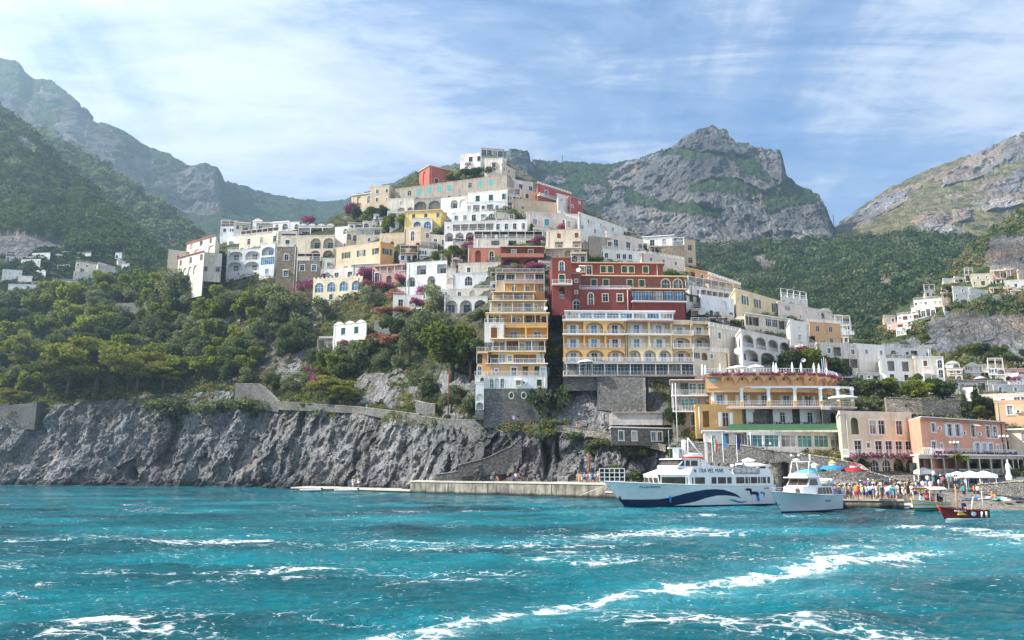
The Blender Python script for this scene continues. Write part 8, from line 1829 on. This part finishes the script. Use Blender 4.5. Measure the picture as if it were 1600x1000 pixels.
# ------------------------------------------------------------------ people
def skin_body(pose, seed):
    """one continuous figure grown along a jointed skeleton, 1.72 m tall, standing at its origin and facing -y"""
    r = random.Random(seed)
    hip = .92 if pose != 'sit' else .50
    V = [(0, 0, hip), (0, 0, hip+.22), (0, -.01, hip+.44), (0, 0, hip+.56), (0, -.02, hip+.64), (0, -.03, hip+.74)]; R = [(.15, .11), (.135, .10), (.165, .10), (.06, .06), (.085, .095), (.075, .085)]
    E = [(i, i+1) for i in range(5)]
    def add(p, rad, par): V.append(p); R.append(rad); E.append((par, len(V)-1)); return len(V)-1
    sw = {'stand': .0, 'walk': .22, 'walk2': -.2, 'sit': 0, 'arms': .03, 'lean': .08}[pose]
    for s in (-1, 1):
        a = add((s*.10, 0, hip-.05), (.095, .095), 0)
        if pose == 'sit': k = add((s*.13, -.42, hip+.02), (.065, .065), a); f = add((s*.13, -.46, hip-.40), (.042, .042), k); add((s*.13, -.60, hip-.44), (.035, .03), f)
        else:
            y = -sw*s; k = add((s*.10, y*.5-.03, .49), (.068, .068), a); f = add((s*.11, y, .09), (.04, .042), k); add((s*.12, y-.14, .04), (.038, .03), f)
        sh = add((s*.17, 0, hip+.50), (.062, .062), 2)
        el = {'stand': (s*.24, .02, hip+.24), 'walk': (s*.24, sw*s*.6, hip+.25), 'walk2': (s*.24, sw*s*.6, hip+.25), 'sit': (s*.22, -.08, hip+.24), 'arms': (s*.26, -.10, hip+.27), 'lean': (s*.27, .04, hip+.26)}[pose]
        ha = {'stand': (s*.26, -.04, hip+.02), 'walk': (s*.26, sw*s-.12, hip+.03), 'walk2': (s*.26, sw*s-.12, hip+.05), 'sit': (s*.14, -.34, hip+.14), 'arms': (s*.06, -.30, hip+.42), 'lean': (s*.18, -.16, hip+.10)}[pose]
        e = add(el, (.042, .042), sh); h_ = add(ha, (.03, .03), e); d = (Vector(ha)-Vector(el)).normalized()*.09; add(tuple(Vector(ha)+d), (.032, .018), h_)
    me = bpy.data.meshes.new('body'); me.from_pydata(V, E, []); o = bpy.data.objects.new('tmp', me); COL.objects.link(o)
    md = o.modifiers.new('s', 'SKIN'); md.use_smooth_shade = True
    sv = me.skin_vertices[0].data
    for i, rr in enumerate(R): sv[i].radius = rr
    sv[0].use_root = True; ms = o.modifiers.new('d', 'SUBSURF'); ms.levels = 1; ms.render_levels = 1
    bpy.context.view_layer.update(); dg = bpy.context.evaluated_depsgraph_get(); out = bpy.data.meshes.new_from_object(o.evaluated_get(dg)); bpy.data.objects.remove(o)
    out.name = 'body'
    # clothes follow the same body: faces of the torso and thighs pushed out a little
    import bmesh
    def cloth(test, off, name):
        b = bmesh.new(); b.from_mesh(out); b.normal_update()
        bmesh.ops.delete(b, geom=[f for f in b.faces if not test(f.calc_center_median())], context='FACES')
        left_ = set(b.faces); best = []
        while left_:
            st = [left_.pop()]; isl = list(st)
            while st:
                for e in st.pop().edges:
                    for f in e.link_faces:
                        if f in left_: left_.discard(f); st.append(f); isl.append(f)
            if len(isl) > len(best): best = isl
        bs = set(best); bmesh.ops.delete(b, geom=[f for f in b.faces if f not in bs], context='FACES')
        for v in b.verts: v.co += v.normal*off
        me = bpy.data.meshes.new(name); b.to_mesh(me); b.free(); me.polygons.foreach_set('use_smooth', [True]*len(me.polygons)); return me
    if pose == 'sit':
        shirt = cloth(lambda c: c.z > hip-.0 and c.z < hip+.57 and c.y > -.2 and abs(c.x) < .29 or (abs(c.x) > .18 and c.z > hip+.2 and c.z < hip+.55), .016, 'shirt'); sh = cloth(lambda c: c.z < hip+.08 and c.z > hip-.12 and c.y > -.36, .02, 'shorts')
    else:
        shirt = cloth(lambda c: (hip-.04 < c.z < hip+.565 and abs(c.x) < .21) or (abs(c.x) >= .17 and c.z > hip+.28 and c.z < hip+.56), .018, 'shirt')
        sh = cloth(lambda c: .52 < c.z < hip+.06 and abs(c.x) < .205, .024, 'shorts')
    dress = None if pose == 'sit' else cloth(lambda c: .45 < c.z < hip+.55 and abs(c.x) < .205, .04, 'dress')
    m = MB(); hm = MAT_H = None
    return out, shirt, sh, dress, hip
def mat_obj(me, mat):
    me.materials.clear(); me.materials.append(None)
BOD = {p: skin_body(p, i) for i, p in enumerate(('stand', 'walk', 'walk2', 'sit', 'arms', 'lean'))}
for p, t in BOD.items():
    for me in t[:4]:
        if me: mat_obj(me, None)
def head_parts(long):
    m = MB(); prof = [(.004, .125), (.06, .115), (.095, .07), (.105, .0), (.098, -.05)]
    rings = [[(cos(a)*r, (sin(a)*r*1.12+.012) if not (sin(a) < -.3 and z < .03) else sin(a)*r*.6+.03, z) for a in np.linspace(0, 2*pi, 12, False)] for r, z in prof+([(.09, -.16), (.07, -.24)] if long else [])]
    m.loft(rings, plain('hair_base', (.04, .025, .015), .8), True, True); me = m.mesh('hair'); me.materials.clear(); me.materials.append(None); return me
HAIR = [head_parts(False), head_parts(True)]
m = MB(); m.lathe((0, 0, 0), [(.19, .03), (.10, .05), (.10, .14), (.01, .16)], CANVW, 12); HATM = m.mesh('hat'); HATM.materials.clear(); HATM.materials.append(None)
FACE = None
SK = [plain(f'skin_tone_{k}', c, .6) for k, c in enumerate(((.55, .32, .22), (.42, .22, .14), (.62, .40, .30), (.30, .16, .10)))]
CL = {'white': (.78, .78, .78), 'navy': (.02, .03, .09), 'pink': (.70, .30, .38), 'orange': (.75, .25, .05), 'red': (.55, .04, .04), 'black': (.02, .02, .022), 'pale blue': (.35, .50, .70), 'yellow': (.75, .55, .10), 'grey': (.25, .25, .26), 'purple': (.25, .06, .30), 'beige': (.55, .45, .33), 'turquoise': (.05, .40, .40), 'blue': (.04, .15, .50)}
CLM = {k: plain('cloth_'+k.replace(' ', '_'), v, .85) for k, v in CL.items()}
HRM = {k: plain('hair_'+k, v, .7) for k, v in {'dark': (.02, .014, .01), 'brown': (.09, .045, .02), 'fair': (.40, .26, .12), 'grey': (.35, .34, .33)}.items()}
# a face for every head: eyes, nose, mouth, ears in one small mesh
m = MB(); EY = plain('eye_dark', (.03, .02, .02), .4); LIP = plain('lip', (.40, .12, .10), .6)
for s in (-1, 1): m.box((s*.032, -.088, .0), (.022, .012, .012), EY)
m.box((0, -.083, -.058), (.045, .01, .01), LIP); FACE_ME = m.mesh('face_features')
_pc = [0]
def person(loc, rz, pose, top, bot, label, group=None, hair='dark', hat=None, dress=False, skin=None, s=1.0, long=False):
    _pc[0] += 1; r = random.Random(_pc[0]*31)
    body, shirt, shorts, dr, hip = BOD[pose]; root = empty('person', loc, rz, label=label, cat='person', group=group); root.scale = (s, s, s)
    def put(n, me, mat, loc=(0, 0, 0)):
        o = bpy.data.objects.new(n, me); COL.objects.link(o); o.parent = root; o.location = loc
        if mat: o.material_slots[0].link = 'OBJECT'; o.material_slots[0].material = mat
        return o
    put('body', body, skin or r.choice(SK)); 
    if dress and dr: put('dress', dr, CLM[top])
    else:
        if top: put('shirt', shirt, CLM[top])
        put('shorts', shorts, CLM[bot])
    hd = (0, -.025, hip+.70); put('hair', HAIR[long], HRM[hair], (0, hd[1], hd[2]+.02)); put('face', FACE_ME, None, (0, hd[1]-.005, hd[2]))
    if hat: put('hat', HATM, CLM[hat], (0, hd[1], hd[2]+.05))
    return root
R2 = random.Random(77)
TOPS = ['white']*6+['beige']*3+['black']*3+['navy']*2+['pink', 'orange', 'red', 'pale blue', 'grey', 'grey', 'purple', 'turquoise', 'blue', 'yellow']; BOTS = ['navy', 'white', 'black', 'beige', 'grey', 'blue', 'red', 'pale blue']
def crowd(n, px0, px1, dfun, z, group, where, mind=4.0, dark=0, used=set()):
    rows = []
    for k in range(n):
        t = (k+R2.uniform(-.35, .35))/max(1, n-1); px = px0+(px1-px0)*min(1, max(0, t)); rows.append((px, dfun(px)))
    rows.sort()
    for i, (px, d) in enumerate(rows):
        for _ in range(60):
            top = R2.choice(TOPS); bot = R2.choice(BOTS); hr = R2.choice(('dark', 'brown', 'fair', 'dark')); dress = R2.random() < .18; hat = R2.choice(('white', 'beige', 'blue')) if R2.random() < .14 else None
            key = (where, top, None if dress else bot, hr if not hat else hat, dress)
            if key not in used: used.add(key); break
        what = f"{top} dress" if dress else f"{top} top and {bot} shorts"
        lab = f"person in {what}, {hat+' hat, ' if hat else ''}{ordw(min(i, 28))} {where}"
        person(at_z(px, z, d), R2.uniform(0, 6.28), R2.choice(('stand', 'walk', 'walk2', 'arms', 'lean', 'stand')), top, bot, lab, group, hr, hat, dress, s=R2.uniform(.93, 1.06), long=R2.random() < .5)
crowd(26, 1300, 1408, lambda px: 98.4+R2.uniform(0, 1.6), 1.1, 'visitors waiting on the quay', 'along the quay front row')
crowd(26, 1296, 1412, lambda px: 101+R2.uniform(0, 1.6), 1.1, 'visitors waiting on the quay', 'along the quay second row')
crowd(28, 1300, 1425, lambda px: 104.5+R2.uniform(0, 2), 1.1, 'visitors waiting on the quay', 'along the quay third row')
crowd(28, 1345, 1462, lambda px: 110+R2.uniform(0, 2), 1.5, 'visitors walking on the promenade', 'along the shaded promenade line')
crowd(16, 1450, 1530, lambda px: 112.5+R2.uniform(0, 1.5), 2.2, 'visitors by the beach pavilions', 'by the beach pavilions')
crowd(8, 1198, 1222, lambda px: 119.5+R2.uniform(0, 2), 1.1, 'visitors between the ferry and the motorboat', 'between ferry and motorboat')
crowd(9, 905, 938, lambda px: 138+R2.uniform(0, 2), 2.35, 'visitors on the long pier', 'beside the white pier gate')
crowd(6, 966, 990, lambda px: 131+R2.uniform(0, 1), 2.35 if False else 1.1, 'visitors on the long pier', 'behind the ferry bow')
def one(px, z, d, rz, pose, top, bot, label, **k): person(at_z(px, z, d), rz, pose, top, bot, label, **k)
one(905, 2.35, 140, .3, 'stand', 'pink', 'pink', 'person in a pink dress standing left on the long pier', dress=True, hair='brown', long=True); one(910, 2.35, 140, -.3, 'walk', 'pink', 'red', 'person in pink top and red shorts beside the pink dress', hair='fair', long=True)
one(836, 2.35, 145, .4, 'lean', 'black', 'navy', 'person in black leaning by the dark barrier on the pier'); one(811, 2.35, 148, 1, 'walk', 'red', 'black', 'person in a red top under the cliff on the pier'); one(806, 2.35, 148, 0, 'stand', 'white', 'blue', 'person in white beside the red top on the pier')
one(768, 2.35, 150, .5, 'sit', 'beige', 'navy', 'person crouching on the pier under the stair wall', s=.95); one(777, 2.35, 150, .5, 'sit', 'orange', 'black', 'sunbathing person on the pier under the stair wall', s=.9)
one(545, .45, 190, .2, 'stand', 'blue', 'blue', 'man in blue at the dinghy on the low landing'); one(551, .45, 189, .1, 'walk', 'white', 'white', 'man in white beside the one in blue on the low landing', hat='white'); one(560, .45, 188, -.3, 'stand', 'white', 'navy', 'man in white top and navy shorts right on the low landing', hat='white')
one(567, P(567, 641, Dn(567, 640)-1.5)[2], Dn(567, 640)-1.5, 0, 'walk', 'black', 'black', 'dark dressed person walking on the cliff path'); one(573, P(573, 641.5, Dn(573, 640)-1.5)[2], Dn(573, 640)-1.5, 0, 'walk2', 'turquoise', 'grey', 'person in turquoise walking on the cliff path')
one(803, P(803, 658, 157)[2], 157, .3, 'sit', 'pale blue', 'white', 'person in pale blue resting at the foot of the stone base'); one(810, P(810, 658, 157)[2], 157, -.3, 'sit', 'black', 'navy', 'person in black resting at the foot of the stone base'); one(902, P(902, 671, 156.5)[2], 156.5, .8, 'walk', 'red', 'beige', 'person in red on the path below the yellow hotel')
for i, (px, d, tp, lb) in enumerate(((1507, 105, 'turquoise', 'person in turquoise standing on the beach left'), (1523, 106, 'orange', 'sunburnt person in orange standing on the beach'), (1529, 105.5, 'beige', 'person in beige standing on the beach right'), (1431, 103, 'pink', 'person in pink walking beside the excursion boat'))): one(px, 1.0+.0*i, d, i, 'stand', tp, 'navy', lb)
one(1551, 1.0, 101, .5, 'sit', 'orange', 'orange', 'sunbather in orange sitting alone on the beach', s=.9)
# people aboard
def aboard(root, x, y, z, rz, pose, top, label, **k):
    M4 = Matrix.Translation(root.location) @ Matrix.Rotation(root.rotation_euler[2], 4, 'Z'); p = M4 @ Vector((x, y, z*root.scale[2])); person(tuple(p), rz, pose, top, k.pop('bot', 'navy'), label, **k)
rb = [o for o in bpy.data.objects if o.name.startswith('red_boat')][0]
aboard(rb, .1, 0, .45, .2, 'sit', 'navy', 'boatman in a navy top steering the red launch')
for i, (x, y) in enumerate(((-2.2, .5), (-1.6, -.5), (-1.0, .6), (-.4, -.4), (.2, .6), (.8, -.4), (1.3, .4), (1.7, -.2))):
    c = ('white', 'navy', 'black', 'white', 'pink', 'white', 'red', 'pale blue')[i]
    aboard(gz, x, y, .55, i*.9, 'sit' if i % 3 else 'stand', c, f"passenger in {c}, {ordw(i)} from the stern of the excursion boat", group='passengers of the excursion boat', s=.95)
# terrace guests and towels on the beach
for i, (px, d) in enumerate(((1180, 149.5), (1194, 149.2), (1216, 149.2), (1106, 151), (1141, 150.6), (1150, 150.4), (1228, 149.4))):
    tp = ('white', 'red', 'pink', 'blue', 'white', 'beige', 'navy')[i]; one(px, TERR_Z-.1, d, i, 'stand', tp, ('navy', 'grey', 'white', 'white', 'black', 'beige', 'white')[i], f"guest in {tp} on the umbrella terrace, {ordw(i)} counted there", group='guests on the umbrella terrace')
for i, (px, d, c) in enumerate(((1516, 104, 'blue'), (1537, 104, 'white'), (1560, 103, 'turquoise'), (1589, 101, 'navy'), (1571, 100, 'white'))):
    m = MB(); m.bx(-1, 1, -.35, .35, 0, .12, CLM[c]); m.box((.8, 0, .2), (.4, .6, .08), CLM[c], ry=-.5); tag(m.build('sun_lounger', loc=at_z(px, .95, d), rz=.3*i), f"low {c} sun mat on the shingle, {ordw(i)} from left", 'sun mat')

for i, (x, y, c) in enumerate(((-6.5, 2.2, 'white'), (-5.2, 1.9, 'navy'), (-3.9, 2.3, 'beige'), (-2.6, 2.0, 'black'), (-1.2, 2.2, 'pale blue'))):
    aboard(fy, x, y, 4.38, i*1.3, 'stand', c, f"ferry passenger in {c} on the upper deck, {ordw(i)} from the stern", group='passengers on the ferry', s=.9)
# ------------------------------------------------------------------ air
def haze():
    m = MB(); mt = bpy.data.materials.new('air'); mt.use_nodes = True; nt = mt.node_tree; nt.nodes.clear()
    o = N(nt, 'ShaderNodeOutputMaterial'); v = N(nt, 'ShaderNodeVolumePrincipled'); v.inputs['Density'].default_value = .00032
    v.inputs['Color'].default_value = (.52, .77, 1, 1); v.inputs['Anisotropy'].default_value = .6; nt.links.new(v.outputs[0], o.inputs['Volume'])
    m.bx(-2600, 2600, -40, 2700, -31, 900, mt); tag(m.build('haze'), 'pale blue sea haze lying over the coast', 'haze', kind='stuff')
haze()
